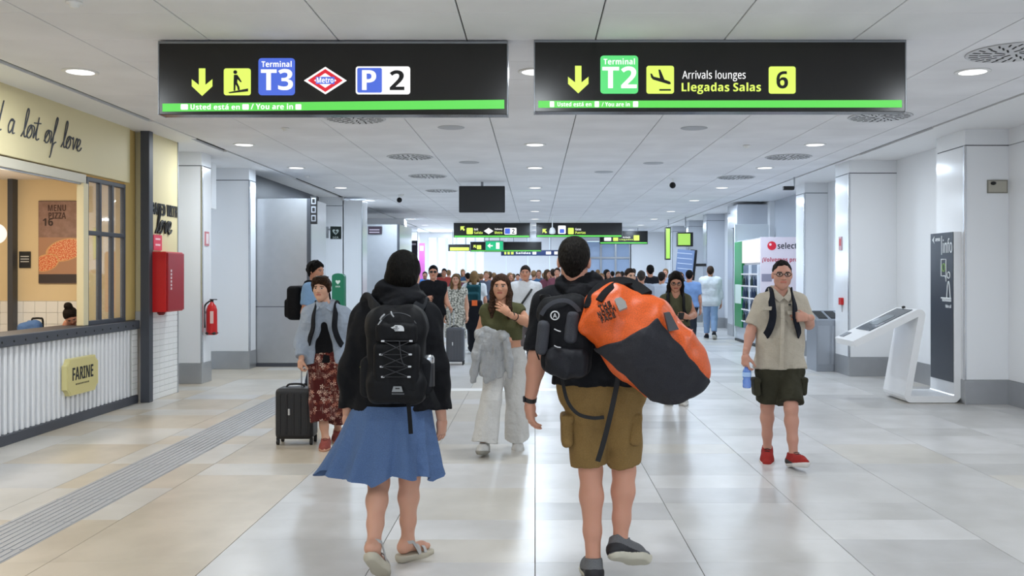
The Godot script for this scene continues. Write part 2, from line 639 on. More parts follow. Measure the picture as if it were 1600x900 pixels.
# solids are meshed together at the end, on all cores
var jobs := []
func psdf(what, called: String, m: Material, parent: Node3D, label := "") -> MeshInstance3D:
	var o := MeshInstance3D.new()
	o.name = called
	o.material_override = m
	var org := Vector3.ZERO
	var q: Node = parent
	while q is Node3D and q != self:
		org += (q as Node3D).position
		q = q.get_parent()
	parent.add_child(o, true)
	if label != "": o.set_meta("label", label)
	jobs.append([what if what is Array else [[what, Color.WHITE]], o, org, null])
	return o
func mesh_job(i: int) -> void:
	var mb := MB.new()
	for q in jobs[i][0]:
		mb.col = q[1]
		(q[0] as Sdf).build(mb)
	var off: Vector3 = jobs[i][2]
	for k in mb.v.size(): mb.v[k] -= off
	jobs[i][3] = mb
func run_jobs() -> void:
	if jobs.is_empty(): return
	var id := WorkerThreadPool.add_group_task(mesh_job, jobs.size(), -1, true)
	WorkerThreadPool.wait_for_group_task_completion(id)
	for j in jobs: (j[1] as MeshInstance3D).mesh = (j[3] as MB).mesh()
	jobs.clear()
# ================================================================ materials of the place
func materials() -> void:
	font_r = SystemFont.new(); font_r.font_names = PackedStringArray(["Droid Sans"])
	font_b = SystemFont.new(); font_b.font_names = PackedStringArray(["Droid Sans"]); font_b.font_weight = 700
	font_s = SystemFont.new(); font_s.font_names = PackedStringArray(["Droid Serif"])
	var weave := noise_img(256, 3, 0.25, 2)
	tex_fabric = tint_tex(weave, Color(0.82, 0.82, 0.82), Color(1, 1, 1), 0.25, 0.75)
	bump_fold = grey_tex(noise_img(256, 11, 0.012, 3, FastNoiseLite.TYPE_SIMPLEX_SMOOTH, 18.0))
	var cloud := noise_img(512, 5, 0.006, 5, FastNoiseLite.TYPE_SIMPLEX_SMOOTH, 30.0)
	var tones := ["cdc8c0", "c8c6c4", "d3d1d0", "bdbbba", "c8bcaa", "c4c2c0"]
	for i in tones.size():
		var c := Color(tones[i])
		var m := mat(Color.WHITE, 0.30, 0.0, 0.5)
		var tx := tint_tex(cloud, Color(c.r * 0.93, c.g * 0.928, c.b * 0.92), c, 0.15, 0.8)
		triplanar(m, tx, 0.42 + 0.03 * i)
		m.uv1_offset = Vector3(0.17 * i, 0, 0.31 * i)
		M["slab%d" % i] = m
		M["tone%d" % i] = c.srgb_to_linear()
	var far := mat(Color.WHITE, 0.30, 0.0, 0.5)
	far.vertex_color_use_as_albedo = true
	triplanar(far, tint_tex(cloud, Color(0.93, 0.928, 0.92), Color(1, 1, 1), 0.15, 0.8), 0.45)
	M.slab_far = far
	M.grout = mat("6b6864", 0.8)
	M.tactile = mat("a9a9ab", 0.45)
	M.white_strip = mat("f4f4f2", 0.3)
	M.ceiling = triplanar(mat("f5f5f8", 0.7, 0.0, 0.3), tint_tex(noise_img(256, 9, 0.01, 3), Color(0.965, 0.965, 0.965), Color(1, 1, 1)), 0.3)
	M.ceiling_edge = mat("f3f3f4", 0.6)
	M.black = mat("0b0b0c", 0.8)
	M.clad = mat("eef0f3", 0.16, 0.0, 0.5)
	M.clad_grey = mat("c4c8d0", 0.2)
	M.steel = triplanar(mat("b4b6b9", 0.34, 0.7), tint_tex(noise_img(256, 21, 0.03, 2), Color(0.985, 0.985, 0.985), Color(1, 1, 1)), 0.6)
	M.steel_dark = mat("55585e", 0.4, 0.6)
	M.steel_bright = mat("d0d2d6", 0.22, 0.95)
	M.dark_wall = mat("3e4148", 0.45)
	M.sign_black = mat("171614", 0.22, 0.0, 0.5)
	M.sign_frame = mat("8e9196", 0.35, 0.8)
	M.yellow = glow("e4fb6a", 0.95)
	M.blue = glow("4f6fe0", 0.9)
	M.green = glow("62dc58", 0.95)
	M.green_box = glow("5fe27e", 0.95)
	M.white_glow = glow("ffffff", 1.0)
	M.red_glow = glow("e02335", 0.9)
	M.ink = mat("141414", 0.5)
	M.anthracite = mat("43464e", 0.5)
	M.lamp_glow = glow("ffffff", 2.2)
	M.lamp_ring = mat("f2f2f0", 0.4)

func downlight(x: float, z: float) -> void:
	var n := thing("ceiling_downlight", "round recessed ceiling downlight in the row %s" % ("on the pizza shop side" if x < -1.0 else "along the middle of the hall" if x < 1.0 else "on the info kiosk side"), "light", Vector3(x, CEIL, -z), "round ceiling downlights")
	var key := "down_mesh"
	if not M.has(key):
		var a := MB.new()
		a.lathe([Vector2(0.128, 0.0), Vector2(0.15, 0.0), Vector2(0.152, -0.005), Vector2(0.135, -0.012), Vector2(0.128, -0.008)], 32)
		var b := MB.new()
		b.lathe([Vector2(0.001, -0.004), Vector2(0.128, -0.004), Vector2(0.128, -0.007), Vector2(0.09, -0.010), Vector2(0.001, -0.011)], 32)
		M[key] = [a.mesh(), b.mesh()]
	shared(M[key][0], "ring", M.lamp_ring, n, Vector3.ZERO)
	shared(M[key][1], "diffuser", M.lamp_glow, n, Vector3.ZERO)
	var l := AreaLight3D.new()
	l.name = "lamp"
	n.add_child(l)
	l.area_size = Vector2(0.24, 0.24)
	l.rotation.x = -PI / 2
	l.position.y = -0.02
	l.light_energy = LAMP_ENERGY if z < 18.0 else LAMP_ENERGY * 1.7
	l.light_color = Color(0.95, 0.98, 1.0) if z < 14.0 else Color(0.86, 0.93, 1.0)
	l.shadow_enabled = true
	l.area_range = 20.0

# ================================================================ floor, ceiling
func shell() -> void:
	var fl := setting("floor", "polished pale limestone floor of long slabs")
	spanp(Vector3(-8.2, -0.2, 5.0), Vector3(6.4, -0.006, -43.0), "screed", M.grout, fl)
	# slabs 0.9 wide; rows of 0.45, some of them 0.9 long
	var far := MB.new()
	var small := MB.new(); small.box(Vector3(0, -0.02, 0), Vector3(0.8955, 0.04, 0.4485), 0.001)
	var long := MB.new(); long.box(Vector3(0, -0.02, 0), Vector3(0.8955, 0.04, 0.8985), 0.001)
	var ms := small.mesh()
	var ml := long.mesh()
	for i in range(-9, 7):
		var x := i * 0.9 + 0.45
		var z := -3.82
		while z < 41.5:
			var lg := rng.randf() < 0.42
			var dz := 0.9 if lg else 0.45
			var w := [0, 4, 0, 4, 1, 4, 0, 4] if x < -1.7 else [0, 1, 0, 2, 5, 1] if x < 0.1 else [1, 2, 2, 3, 5, 1, 2, 0]  # warm shop reflection partly painted in: more beige slabs on that side
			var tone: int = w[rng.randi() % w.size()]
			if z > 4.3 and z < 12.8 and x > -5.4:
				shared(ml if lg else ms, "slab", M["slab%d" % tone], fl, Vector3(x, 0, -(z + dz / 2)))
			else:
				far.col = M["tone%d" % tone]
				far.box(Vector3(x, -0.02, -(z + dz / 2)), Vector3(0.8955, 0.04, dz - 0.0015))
			z += dz
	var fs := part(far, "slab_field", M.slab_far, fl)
	fs.set_meta("kind", "stuff")
	# ribbed guide strip for the blind
	var rib := MB.new()
	rib.box(Vector3(0, 0.001, 0), Vector3(0.445, 0.002, 0.598))
	for k in 9: rib.box(Vector3(-0.2 + 0.05 * k, 0.004, 0), Vector3(0.026, 0.006, 0.585), 0.002)
	var rm := rib.mesh()
	for k in 15: shared(rm, "guide_tile", M.tactile, fl, Vector3(-3.175, 0, -(4.5 + 0.6 * k)))
	var stud := MB.new()
	stud.box(Vector3(0, 0.001, 0), Vector3(0.445, 0.002, 0.598))
	for a in 6:
		for b in 8: stud.box(Vector3(-0.18 + 0.072 * a, 0.004, -0.25 + 0.072 * b), Vector3(0.035, 0.006, 0.035), 0.002)
	var sm := stud.mesh()
	for k in 2: shared(sm, "stud_tile", M.tactile, fl, Vector3(-3.175 - 0.0 + 0.45 * k, 0, -13.5))
	spanp(Vector3(-1.25, -0.01, -12.78), Vector3(0.32, 0.0015, -13.06), "white_strip", M.white_strip, fl)

	var ce := setting("ceiling", "flat white suspended ceiling of metal panels")
	spanp(Vector3(-8.2, CEIL + 0.03, 5.0), Vector3(6.4, CEIL + 0.25, -43.0), "deck", M.black, ce)
	var panel := MB.new(); panel.box(Vector3(0, 0.012, 0), Vector3(0.970, 0.024, 0.726), 0.0025)
	var pm := panel.mesh()
	var cf := MB.new()
	for i in 10:
		var x0 := -4.44 + 0.98 * i
		var x1 := minf(x0 + 0.98, 4.80)
		for k in 62:
			var z := -3.85 + 0.73 * k
			if z > 5.0 and z < 20.2 and i < 9:
				shared(pm, "panel", M.ceiling, ce, Vector3((x0 + x1) / 2, CEIL, -(z + 0.365)))
			else:
				cf.box(Vector3((x0 + x1) / 2, CEIL + 0.012, -(z + 0.365)), Vector3(x1 - x0 - 0.01, 0.024, 0.726))
	var cp := part(cf, "panel_field", M.ceiling, ce)
	cp.set_meta("kind", "stuff")
	# plaster borders beyond a black shadow gap, slightly uneven as built
	var segs := [[-5.0, 10.9, -4.47], [10.9, 12.3, -4.42], [12.3, 13.6, -4.50], [13.6, 17.5, -4.44], [17.5, 22.0, -4.50], [22.0, 42.0, -4.46]]
	for s in segs: spanp(Vector3(-8.2, CEIL - 0.004, -s[0]), Vector3(s[2] - 0.035, CEIL + 0.024, -s[1]), "border", M.ceiling_edge, ce)
	segs = [[-5.0, 11.4, 4.80], [11.4, 14.0, 4.83], [14.0, 42.0, 4.80]]
	for s in segs: spanp(Vector3(s[2] + 0.04, CEIL - 0.004, -s[0]), Vector3(6.4, CEIL + 0.024, -s[1]), "border", M.ceiling_edge, ce)
	# walls that close the hall
	var wb := setting("wall_back", "white wall with an added glazed front behind the camera")
	spanp(Vector3(-8.2, 2.9, 4.0), Vector3(6.4, CEIL, 4.2), "lintel", M.clad, wb)
	spanp(Vector3(-8.2, 0, 4.0), Vector3(6.4, 0.3, 4.2), "sill", M.clad, wb)
	spanp(Vector3(-8.2, 0.3, 4.0), Vector3(-4.6, 2.9, 4.2), "panel", M.clad, wb)
	spanp(Vector3(5.4, 0.3, 4.0), Vector3(6.4, 2.9, 4.2), "panel", M.clad, wb)
	var bw := setting("added_window_3", "wide added window front for fill light behind the camera")  # unseen glowing front, added as soft fill from behind the camera
	var added_day_glow := glow("dfeaff", 0.9)
	for k in 9: boxp(Vector3(-4.6 + 1.25 * k, 1.6, 4.06), Vector3(0.07, 2.6, 0.1), "mullion", M.clad, bw)
	for k in 8: spanp(Vector3(-4.56 + 1.25 * k, 0.3, 4.1), Vector3(-3.39 + 1.25 * k, 2.9, 4.12), "pane", added_day_glow, bw)
	var l := AreaLight3D.new()
	l.name = "daylight"  # added fill light that brightens the backs of the near figures
	bw.add_child(l)
	l.area_size = Vector2(9.8, 2.5)
	l.position = Vector3(0.4, 1.6, 3.95)
	l.light_energy = ADDED_DAY_ENERGY
	l.light_color = Color(0.93, 0.97, 1.0)
	l.shadow_enabled = true
	l.area_range = 40.0

func pillar(parent: Node3D, x0: float, x1: float, z0: float, z1: float, edge_x: float, m: Material = null) -> void:
	if m == null: m = M.clad
	var body := spanp(Vector3(x0, 0.30, -z0), Vector3(x1, 3.17, -z1), "pillar", m, parent, 0.004)
	spanp(Vector3(x0, 3.182, -z0), Vector3(x1, CEIL, -z1), "head_panel", m, body, 0.004)
	spanp(Vector3(x0 + 0.01, 3.16, -z0 - 0.01), Vector3(x1 - 0.01, 3.19, -z1 + 0.01), "joint", M.anthracite, body)
	spanp(Vector3(x0 - 0.006, 0, -z0 + 0.006), Vector3(x1 + 0.006, 0.298, -z1 - 0.006), "skirting", M.steel, body, 0.003)
	spanp(Vector3(edge_x - 0.014, 0.30, -z0 + 0.008), Vector3(edge_x + 0.014, 3.17, -z0 - 0.03), "corner_strip", M.steel_bright, body, 0.003)
# ================================================================ right-hand side
func right_side() -> void:
	var w := setting("wall_right", "glossy white clad wall of pillars and recesses")
	spanp(Vector3(5.82, 0, 4.0), Vector3(6.1, CEIL, -43.0), "backing", M.clad_grey, w)
	# near stretch
	for k in 4:
		var za := 11.45 - 1.7 * k
		spanp(Vector3(5.80, 0.30, -za), Vector3(5.83, 3.17, -(za - 1.692)), "panel", M.clad, w, 0.003)
		spanp(Vector3(5.80, 3.18, -za), Vector3(5.83, CEIL, -(za - 1.692)), "panel", M.clad, w, 0.003)
		spanp(Vector3(5.79, 0, -za), Vector3(5.83, 0.298, -(za - 1.692)), "skirting", M.steel, w)
	pillar(w, 5.27, 5.82, 11.45, 12.27, 5.27)
	pillar(w, 4.91, 5.82, 14.6, 15.28, 4.91)
	pillar(w, 5.25, 5.82, 18.2, 18.8, 5.25)
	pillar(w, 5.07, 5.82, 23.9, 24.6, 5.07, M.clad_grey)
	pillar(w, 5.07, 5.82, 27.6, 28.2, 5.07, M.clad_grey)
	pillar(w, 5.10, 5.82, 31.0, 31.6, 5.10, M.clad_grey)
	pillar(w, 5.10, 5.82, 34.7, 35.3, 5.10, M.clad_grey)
	var rec := [[12.27, 14.6, 5.65], [15.28, 18.2, 5.70], [18.8, 20.0, 5.72], [22.7, 23.9, 5.7], [24.6, 27.6, 5.6], [28.2, 31.0, 5.6], [31.6, 34.7, 5.6], [35.3, 40.0, 5.6]]
	for r in rec:
		spanp(Vector3(r[2], 0.30, -r[0]), Vector3(5.83, CEIL, -r[1]), "panel", M.clad, w, 0.003)
		spanp(Vector3(r[2] - 0.01, 0, -r[0]), Vector3(5.83, 0.298, -r[1]), "skirting", M.steel, w)
	# soffit boxes above the bays further on
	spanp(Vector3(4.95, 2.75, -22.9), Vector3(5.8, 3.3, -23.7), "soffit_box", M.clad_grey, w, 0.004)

# ================================================================ left-hand side behind the shop
func left_side() -> void:
	var w := setting("wall_left", "glossy white clad wall of pillars behind the shop")
	spanp(Vector3(-5.75, 0, -12.66), Vector3(-5.5, CEIL, -43.0), "backing", M.clad, w)
	pillar(w, -5.6, -4.853, 13.6, 14.0, -4.853)
	pillar(w, -5.6, -4.80, 15.7, 16.06, -4.80)
	spanp(Vector3(-5.45, 2.60, -14.25), Vector3(-4.93, 3.30, -14.45), "hung_panel", M.clad, w, 0.004)
	spanp(Vector3(-5.5, 2.3, -16.1), Vector3(-5.0, CEIL, -21.6), "dark_panel", M.dark_wall, w)
	# brushed steel enclosures that stand out into the hall
	for q in [[16.1, 17.3, -5.5, -3.88, 2.9], [25.0, 27.5, -5.5, -3.64, 2.93]]:
		var b := spanp(Vector3(q[2], 0.06, -q[0]), Vector3(q[3], q[4], -q[1]), "steel_enclosure", M.steel, w, 0.006)
		spanp(Vector3(q[3] - 0.05, 0, -q[0] + 0.012), Vector3(q[3] + 0.012, q[4], -q[0] - 0.05), "corner_post", M.steel_dark, b, 0.004)
		spanp(Vector3(q[2], 0, -q[0] + 0.006), Vector3(q[3] - 0.06, 0.06, -q[1]), "plinth", M.anthracite, b)
		spanp(Vector3(q[2], 1.03, -q[0] + 0.004), Vector3(q[3] - 0.06, 1.042, -q[0] - 0.01), "joint", M.anthracite, b)
		spanp(Vector3(q[3] - 0.02, 0.08, -q[0] - 0.06), Vector3(q[3] + 0.01, q[4], -q[1]), "side_panel", M.clad, b)
	pillar(w, -5.6, -4.42, 21.6, 22.2, -4.0)
	spanp(Vector3(-4.45, 0.3, -21.6), Vector3(-3.99, 3.3, -22.2), "pillar", M.clad, w, 0.004)
	pillar(w, -5.6, -4.2, 30.0, 30.6, -4.2)
	pillar(w, -5.6, -4.4, 35.0, 35.6, -4.4)

# ================================================================ the far end
func far_end() -> void:
	var z := 40.0
	var w := setting("wall_far", "pale wall at the far end of the hall")
	# solid stretches left and right of the openings
	var x0 := X(668, z); var x1 := X(757, z); var x2 := X(893, z); var x3 := X(985, z)
	spanp(Vector3(-6, 0, -z), Vector3(x0, CEIL, -z - 0.2), "panel", M.clad, w)
	for k in 4:
		var a := lerpf(x1, x2, k / 4.0); var b := lerpf(x1, x2, (k + 1) / 4.0) - 0.012
		spanp(Vector3(a, 0, -z), Vector3(b, CEIL, -z - 0.2), "panel", M.clad, w, 0.003)
	spanp(Vector3(x3, 0, -z), Vector3(6, CEIL, -z - 0.2), "panel", M.clad, w)
	spanp(Vector3(x0, 3.15, -z), Vector3(x1, CEIL, -z - 0.2), "lintel", M.clad, w)
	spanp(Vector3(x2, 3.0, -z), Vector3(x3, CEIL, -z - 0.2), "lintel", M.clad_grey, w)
	var win := setting("window_1", "tall daylight windows at the far end")
	var gl := glass("dcecff", 0.15)
	var nn := 6
	for k in nn + 1:
		var x := lerpf(x0, x1, float(k) / nn)
		boxp(Vector3(x, 1.58, -z - 0.1), Vector3(0.07, 3.15, 0.12), "mullion", M.clad, win, 0.005)
		if k < nn: spanp(Vector3(x + 0.035, 0.05, -z - 0.09), Vector3(lerpf(x0, x1, float(k + 1) / nn) - 0.035, 3.12, -z - 0.11), "pane", gl, win)
	var l := AreaLight3D.new()
	l.name = "daylight"
	win.add_child(l)
	l.area_size = Vector2(x1 - x0, 3.0)
	l.position = Vector3((x0 + x1) / 2, 1.6, -z + 0.05)
	l.rotation.y = PI
	l.light_energy = FAR_DAY_ENERGY
	l.light_color = Color(0.86, 0.93, 1.0)
	l.shadow_enabled = true
	l.area_range = 40.0
	var d := setting("door_1", "grey glass sliding doors at the far end")
	var dg := mat("a5b8d4", 0.12)
	nn = 4
	for k in nn + 1:
		var x := lerpf(x2, x3, float(k) / nn)
		boxp(Vector3(x, 1.5, -z - 0.06), Vector3(0.08, 3.0, 0.12), "frame", M.steel, d, 0.004)
		if k < nn:
			spanp(Vector3(x + 0.04, 0.05, -z - 0.05), Vector3(lerpf(x2, x3, float(k + 1) / nn) - 0.04, 2.25, -z - 0.07), "pane", dg, d)
			spanp(Vector3(x + 0.04, 2.33, -z - 0.05), Vector3(lerpf(x2, x3, float(k + 1) / nn) - 0.04, 2.98, -z - 0.07), "pane", dg, d)
	spanp(Vector3(x2, 2.25, -z + 0.01), Vector3(x3, 2.33, -z - 0.1), "transom", M.steel, d)
# ================================================================ hanging signs
# shapes are given in photograph pixels of the sign's own plane
func pxp(pts: Array, z: float, off: float, d: float, called: String, m: Material, parent: Node3D) -> MeshInstance3D:
	var pl := PackedVector2Array()
	for q in pts: pl.append(Vector2(X(q[0], z), Y(q[1], z)))
	var mb := MB.new()
	mb.prism(pl, d, Transform3D(Basis(), Vector3(0, 0, -z + off)))
	return part(mb, called, m, parent)
func tile(x0: float, y0: float, x1: float, y1: float, z: float, off: float, called: String, m: Material, parent: Node3D, r := 0.018) -> MeshInstance3D:
	var mb := MB.new()
	mb.prism(rrect((x1 - x0) * z / F, (y1 - y0) * z / F, r), 0.004, Transform3D(Basis(), P((x0 + x1) / 2, (y0 + y1) / 2, z) + Vector3(0, 0, off)))
	return part(mb, called, m, parent)
func stext(s: String, x0: float, y0: float, x1: float, y1: float, z: float, off: float, m: Material, parent: Node3D, bold := true) -> void:
	var at := P((x0 + x1) / 2, (y0 + y1) / 2, z) + Vector3(0, 0, off) - org_of(parent)
	var o := text(s, (y1 - y0) * z / F, 0.0, at, m, parent, Basis(), bold, 0.003)
	var bb: AABB = o.mesh.get_aabb()
	var sc := Vector3((x1 - x0) * z / F / bb.size.x, (y1 - y0) * z / F / bb.size.y, 1)
	var ce := bb.get_center()
	o.transform = Transform3D(Basis.from_scale(sc), at - Vector3(ce.x * sc.x, ce.y * sc.y, 0))
func disc(px: float, py: float, rpx: float, z: float, off: float, called: String, m: Material, parent: Node3D) -> void:
	var pts := []
	for k in 14: pts.append([px + cos(TAU * k / 14) * rpx, py + sin(TAU * k / 14) * rpx])
	pxp(pts, z, off, 0.003, called, m, parent)
func sign_case(called: String, label: String, x0: float, y0: float, x1: float, y1: float, z: float, dep := 0.14, hang := true) -> Node3D:
	var s := thing(called, label, "sign", P((x0 + x1) / 2, y1, z))
	var a := P(x0, y1, z)
	var b := P(x1, y0, z)
	spanp(a, b - Vector3(0, 0, dep), "case", M.sign_black, s, 0.004)
	spanp(Vector3(a.x - 0.004, b.y - 0.006, a.z + 0.006), Vector3(b.x + 0.004, b.y + 0.012, a.z - dep - 0.006), "top_rail", M.sign_frame, s, 0.002)
	for e in [a.x, b.x]:
		spanp(Vector3(e - 0.005, a.y - 0.002, a.z + 0.005), Vector3(e + 0.005, b.y, a.z - dep), "side_rail", M.sign_frame, s, 0.002)
	if hang and CEIL - b.y > 0.03:
		for t in [0.2, 0.8]:
			var x := lerpf(a.x, b.x, t)
			spanp(Vector3(x - 0.012, b.y, a.z - dep * 0.4), Vector3(x + 0.012, CEIL, a.z - dep * 0.6), "hanger", M.sign_frame, s)
	return s
func arrow_down(cx: float, y0: float, y1: float, hw: float, z: float, s: Node3D) -> void:
	var t := 5.0
	var yc := y1 - hw - 3
	pxp([[cx - t, y0], [cx + t, y0], [cx + t, y1 - 17], [cx + hw - 1, yc - 6], [cx + hw - 1, yc + 5], [cx, y1], [cx - hw + 1, yc + 5], [cx - hw + 1, yc - 6], [cx - t, y1 - 17]], z, 0.001, 0.004, "arrow", M.yellow, s)
func signs() -> void:
	var z := 7.1
	var t: Node3D
	var s := sign_case("hanging_sign", "large black hanging sign with blue terminal T3, red metro diamond and parking symbols", 248, 67, 793, 179, z)
	arrow_down(316, 107, 150, 17, z, s)
	t = tile(350, 107, 392, 149, z, 0.001, "pictogram_tile", M.yellow, s)
	disc(368, 113, 3.0, z, 0.005, "pictogram", M.ink, t)
	pxp([[366, 117], [371, 117], [374, 121], [378, 128], [376.5, 129], [371.5, 124], [371, 129], [374.5, 136], [375, 141], [372, 141], [371, 136], [368.5, 132], [368, 142], [365.5, 142], [365.5, 128]], z, 0.005, 0.003, "pictogram", M.ink, t)
	pxp([[357, 144.5], [388, 138.5], [388, 143], [359, 146]], z, 0.005, 0.003, "pictogram", M.ink, t)
	t = tile(404, 91, 461, 149, z, 0.001, "terminal_tile", M.blue, s, 0.025)
	stext("Terminal", 409, 95.5, 456, 105, z, 0.005, M.white_glow, t)
	stext("T3", 408, 108, 458, 141, z, 0.005, M.white_glow, t)
	pxp([[475, 126], [508.5, 104.5], [542, 126], [508.5, 147.5]], z, 0.001, 0.003, "metro_diamond", M.white_glow, s)
	pxp([[481, 126], [508.5, 108], [536, 126], [508.5, 144]], z, 0.004, 0.002, "metro_diamond", M.red_glow, s)
	pxp([[491, 126], [508.5, 114.5], [526, 126], [508.5, 137.5]], z, 0.006, 0.002, "metro_diamond", M.white_glow, s)
	pxp([[494, 120.5], [523, 120.5], [523, 131.5], [494, 131.5]], z, 0.008, 0.002, "metro_bar", M.blue, s)
	stext("Metro", 495.5, 121.5, 521.5, 130, z, 0.010, M.white_glow, s)
	t = tile(556, 104, 641, 147.5, z, 0.001, "parking_tile", M.white_glow, s, 0.02)
	tile(558.5, 106.5, 597, 145, z, 0.005, "parking_tile", M.blue, t, 0.012)
	stext("P", 566, 110, 588, 141, z, 0.009, M.white_glow, t)
	stext("2", 609, 110, 632, 141, z, 0.005, M.ink, t)
	pxp([[254, 162], [788, 156], [788, 170], [254, 174.5]], z, 0.001, 0.003, "green_strip", M.green, s)
	for q in [[283, 294], [379, 389], [462, 471]]: tile(q[0], 163, q[1], 171.5, z, 0.004, "strip_tile", M.white_glow, s, 0.006)
	stext("Usted está en", 298, 163, 375, 171.5, z, 0.004, M.white_glow, s)
	stext("/ You are in", 392, 162, 458, 171, z, 0.004, M.white_glow, s)
	s = sign_case("hanging_sign", "large black hanging sign with green terminal T2 tile and arrivals lounges text", 835, 65, 1415, 174.5, z)
	arrow_down(903.5, 103, 146, 17, z, s)
	t = tile(938, 87, 997, 146.5, z, 0.001, "terminal_tile", M.green_box, s, 0.025)
	stext("Terminal", 943, 91.5, 992, 101, z, 0.005, M.white_glow, t)
	stext("T2", 941, 104, 995, 138, z, 0.005, M.white_glow, t)
	t = tile(1010, 103, 1053, 146.5, z, 0.001, "pictogram_tile", M.yellow, s)
	pxp([[1016, 115], [1018.5, 115.5], [1021, 120], [1031, 122.5], [1028.5, 109], [1031.5, 109], [1038, 124.5], [1047, 128], [1048, 131.5], [1045, 132], [1020, 124.5], [1017, 121]], z, 0.005, 0.003, "pictogram", M.ink, t)
	pxp([[1030, 139.5], [1048, 139.5], [1048, 142], [1030, 142]], z, 0.005, 0.003, "pictogram", M.ink, t)
	stext("Arrivals lounges", 1066, 110, 1165, 127, z, 0.001, M.white_glow, s, false)
	stext("Llegadas Salas", 1065, 129, 1189, 147, z, 0.001, M.yellow, s)
	t = tile(1201, 104, 1243, 146.5, z, 0.001, "number_tile", M.yellow, s)
	stext("6", 1213, 111.5, 1231, 138.5, z, 0.005, M.ink, t)
	pxp([[841, 157.5], [1409, 156.5], [1409, 168], [841, 168.5]], z, 0.001, 0.003, "green_strip", M.green, s)
	for q in [[859, 866], [929, 936], [989, 997]]: tile(q[0], 158.5, q[1], 167.5, z, 0.004, "strip_tile", M.white_glow, s, 0.006)
	stext("Usted está en", 871, 159.5, 924, 166.5, z, 0.004, M.white_glow, s)
	stext("/ You are in", 940, 159.5, 984, 166.5, z, 0.004, M.white_glow, s)
	# back of a hanging screen
	z = 18.0
	s = thing("hanging_screen", "black back of a screen hung below the ceiling", "screen", P(753, 332, z))
	spanp(P(717, 332, z), P(789, 290.5, z) - Vector3(0, 0, 0.06), "back_shell", mat("232326", 0.5), s, 0.012)
	spanp(P(735, 320, z) - Vector3(0, 0, 0.06), P(771, 302, z) - Vector3(0, 0, 0.10), "mount", M.black, s, 0.005)
	spanp(P(751, 292, z) - Vector3(0, 0, 0.07), Vector3(X(755, z), CEIL, -z - 0.1), "hanger", M.sign_frame, s)
	# far signs
	z = 32.5
	s = sign_case("hanging_sign", "distant black sign with a diamond between two yellow texts and a white parking tile", 709, 348.5, 828, 371, z)
	diag(723, 357, 3.4, z, s)
	t = tile(729, 356, 739, 366, z, 0.002, "pictogram_tile", M.yellow, s, 0.03)
	stext("Exit", 741, 356.5, 747, 360, z, 0.002, M.white_glow, s); stext("Salida", 741, 361.5, 754, 365.5, z, 0.002, M.yellow, s)
	pxp([[756, 361], [763.5, 356], [771, 361], [763.5, 366]], z, 0.002, 0.01, "metro_diamond", M.white_glow, s)
	stext("Subway", 773, 356.5, 785, 360, z, 0.002, M.white_glow, s); stext("Metro", 773, 361.5, 785, 365.5, z, 0.002, M.yellow, s)
	t = tile(788, 356, 807, 366.5, z, 0.002, "parking_tile", M.white_glow, s, 0.03)
	tile(789, 357, 797, 365.5, z, 0.008, "parking_tile", M.blue, t, 0.02)
	stext("2", 800, 357.5, 804, 365, z, 0.008, M.ink, t)
	tile(710, 368, 827, 370.5, z, 0.002, "green_strip", M.green, s, 0.005)
	s = sign_case("hanging_sign", "distant black sign with a blue and white tile beside yellow gates text", 838, 348, 972, 370.5, z)
	diag(851, 361, 3.4, z, s)
	t = tile(872, 352.5, 884, 365.5, z, 0.002, "terminal_tile", M.white_glow, s, 0.03)
	tile(874.5, 358, 881.5, 364, z, 0.008, "terminal_tile", M.blue, t, 0.02)
	t = tile(887.5, 356, 896.5, 366, z, 0.002, "pictogram_tile", M.yellow, s, 0.03)
	stext("Gates", 899, 356.5, 908, 360, z, 0.002, M.white_glow, s); stext("Puertas", 899, 361.5, 915, 365.5, z, 0.002, M.yellow, s)
	tile(839, 367.5, 971, 370, z, 0.002, "green_strip", M.green, s, 0.005)
	z = 36.0
	s = sign_case("hanging_sign", "distant short black sign with a yellow number tile at its end", 937, 361, 1012, 381.5, z)
	t = tile(944, 371, 955, 376.5, z, 0.002, "pictogram_tile", M.white_glow, s, 0.02)
	t = tile(958, 371, 966, 376.5, z, 0.002, "pictogram_tile", M.yellow, s, 0.02)
	stext("Arrivals", 973, 369.5, 985, 372, z, 0.002, M.white_glow, s); stext("Llegadas", 968, 373, 989, 376, z, 0.002, M.yellow, s)
	t = tile(990, 367.5, 999, 376, z, 0.002, "number_tile", M.yellow, s, 0.02)
	tile(938, 378.5, 1011, 380.5, z, 0.002, "green_strip", M.green, s, 0.005)
	s = sign_case("hanging_sign", "distant black sign behind the green emergency exit sign", 735, 378, 846, 393.5, z)
	diag(742, 385, 2.2, z, s)
	t = tile(745, 383, 752, 389.5, z, 0.002, "pictogram_tile", M.yellow, s, 0.02)
	tile(736, 391, 845, 392.6, z, 0.002, "green_strip", M.green, s, 0.005)
	z = 34.0
	s = sign_case("exit_sign", "green glowing emergency exit sign with a white arrow", 758.5, 376.5, 786.5, 391.5, z, 0.08)
	s.set_meta("category", "exit sign")
	t = tile(759, 377, 786, 391, z, 0.002, "glow_panel", glow("28c98a", 0.9), s, 0.02)
	pxp([[761.5, 384], [766, 380], [766, 383], [770, 383], [770, 385], [766, 385], [766, 388]], z, 0.007, 0.01, "arrow", M.white_glow, t)
	pxp([[775, 379], [780.5, 379], [780.5, 389], [775, 389]], z, 0.007, 0.01, "pictogram", M.white_glow, t)
	z = 38.5
	s = sign_case("hanging_sign", "distant long blue sign low over the crowd", 783, 391, 880, 399.5, z)
	(s.get_child(0) as MeshInstance3D).material_override = mat("1f2f57", 0.4)
	for q in [[788, 791], [793, 796.5], [798.5, 802.5]]: tile(q[0], 393, q[1], 397.5, z, 0.002, "pictogram_tile", M.yellow, s, 0.01)
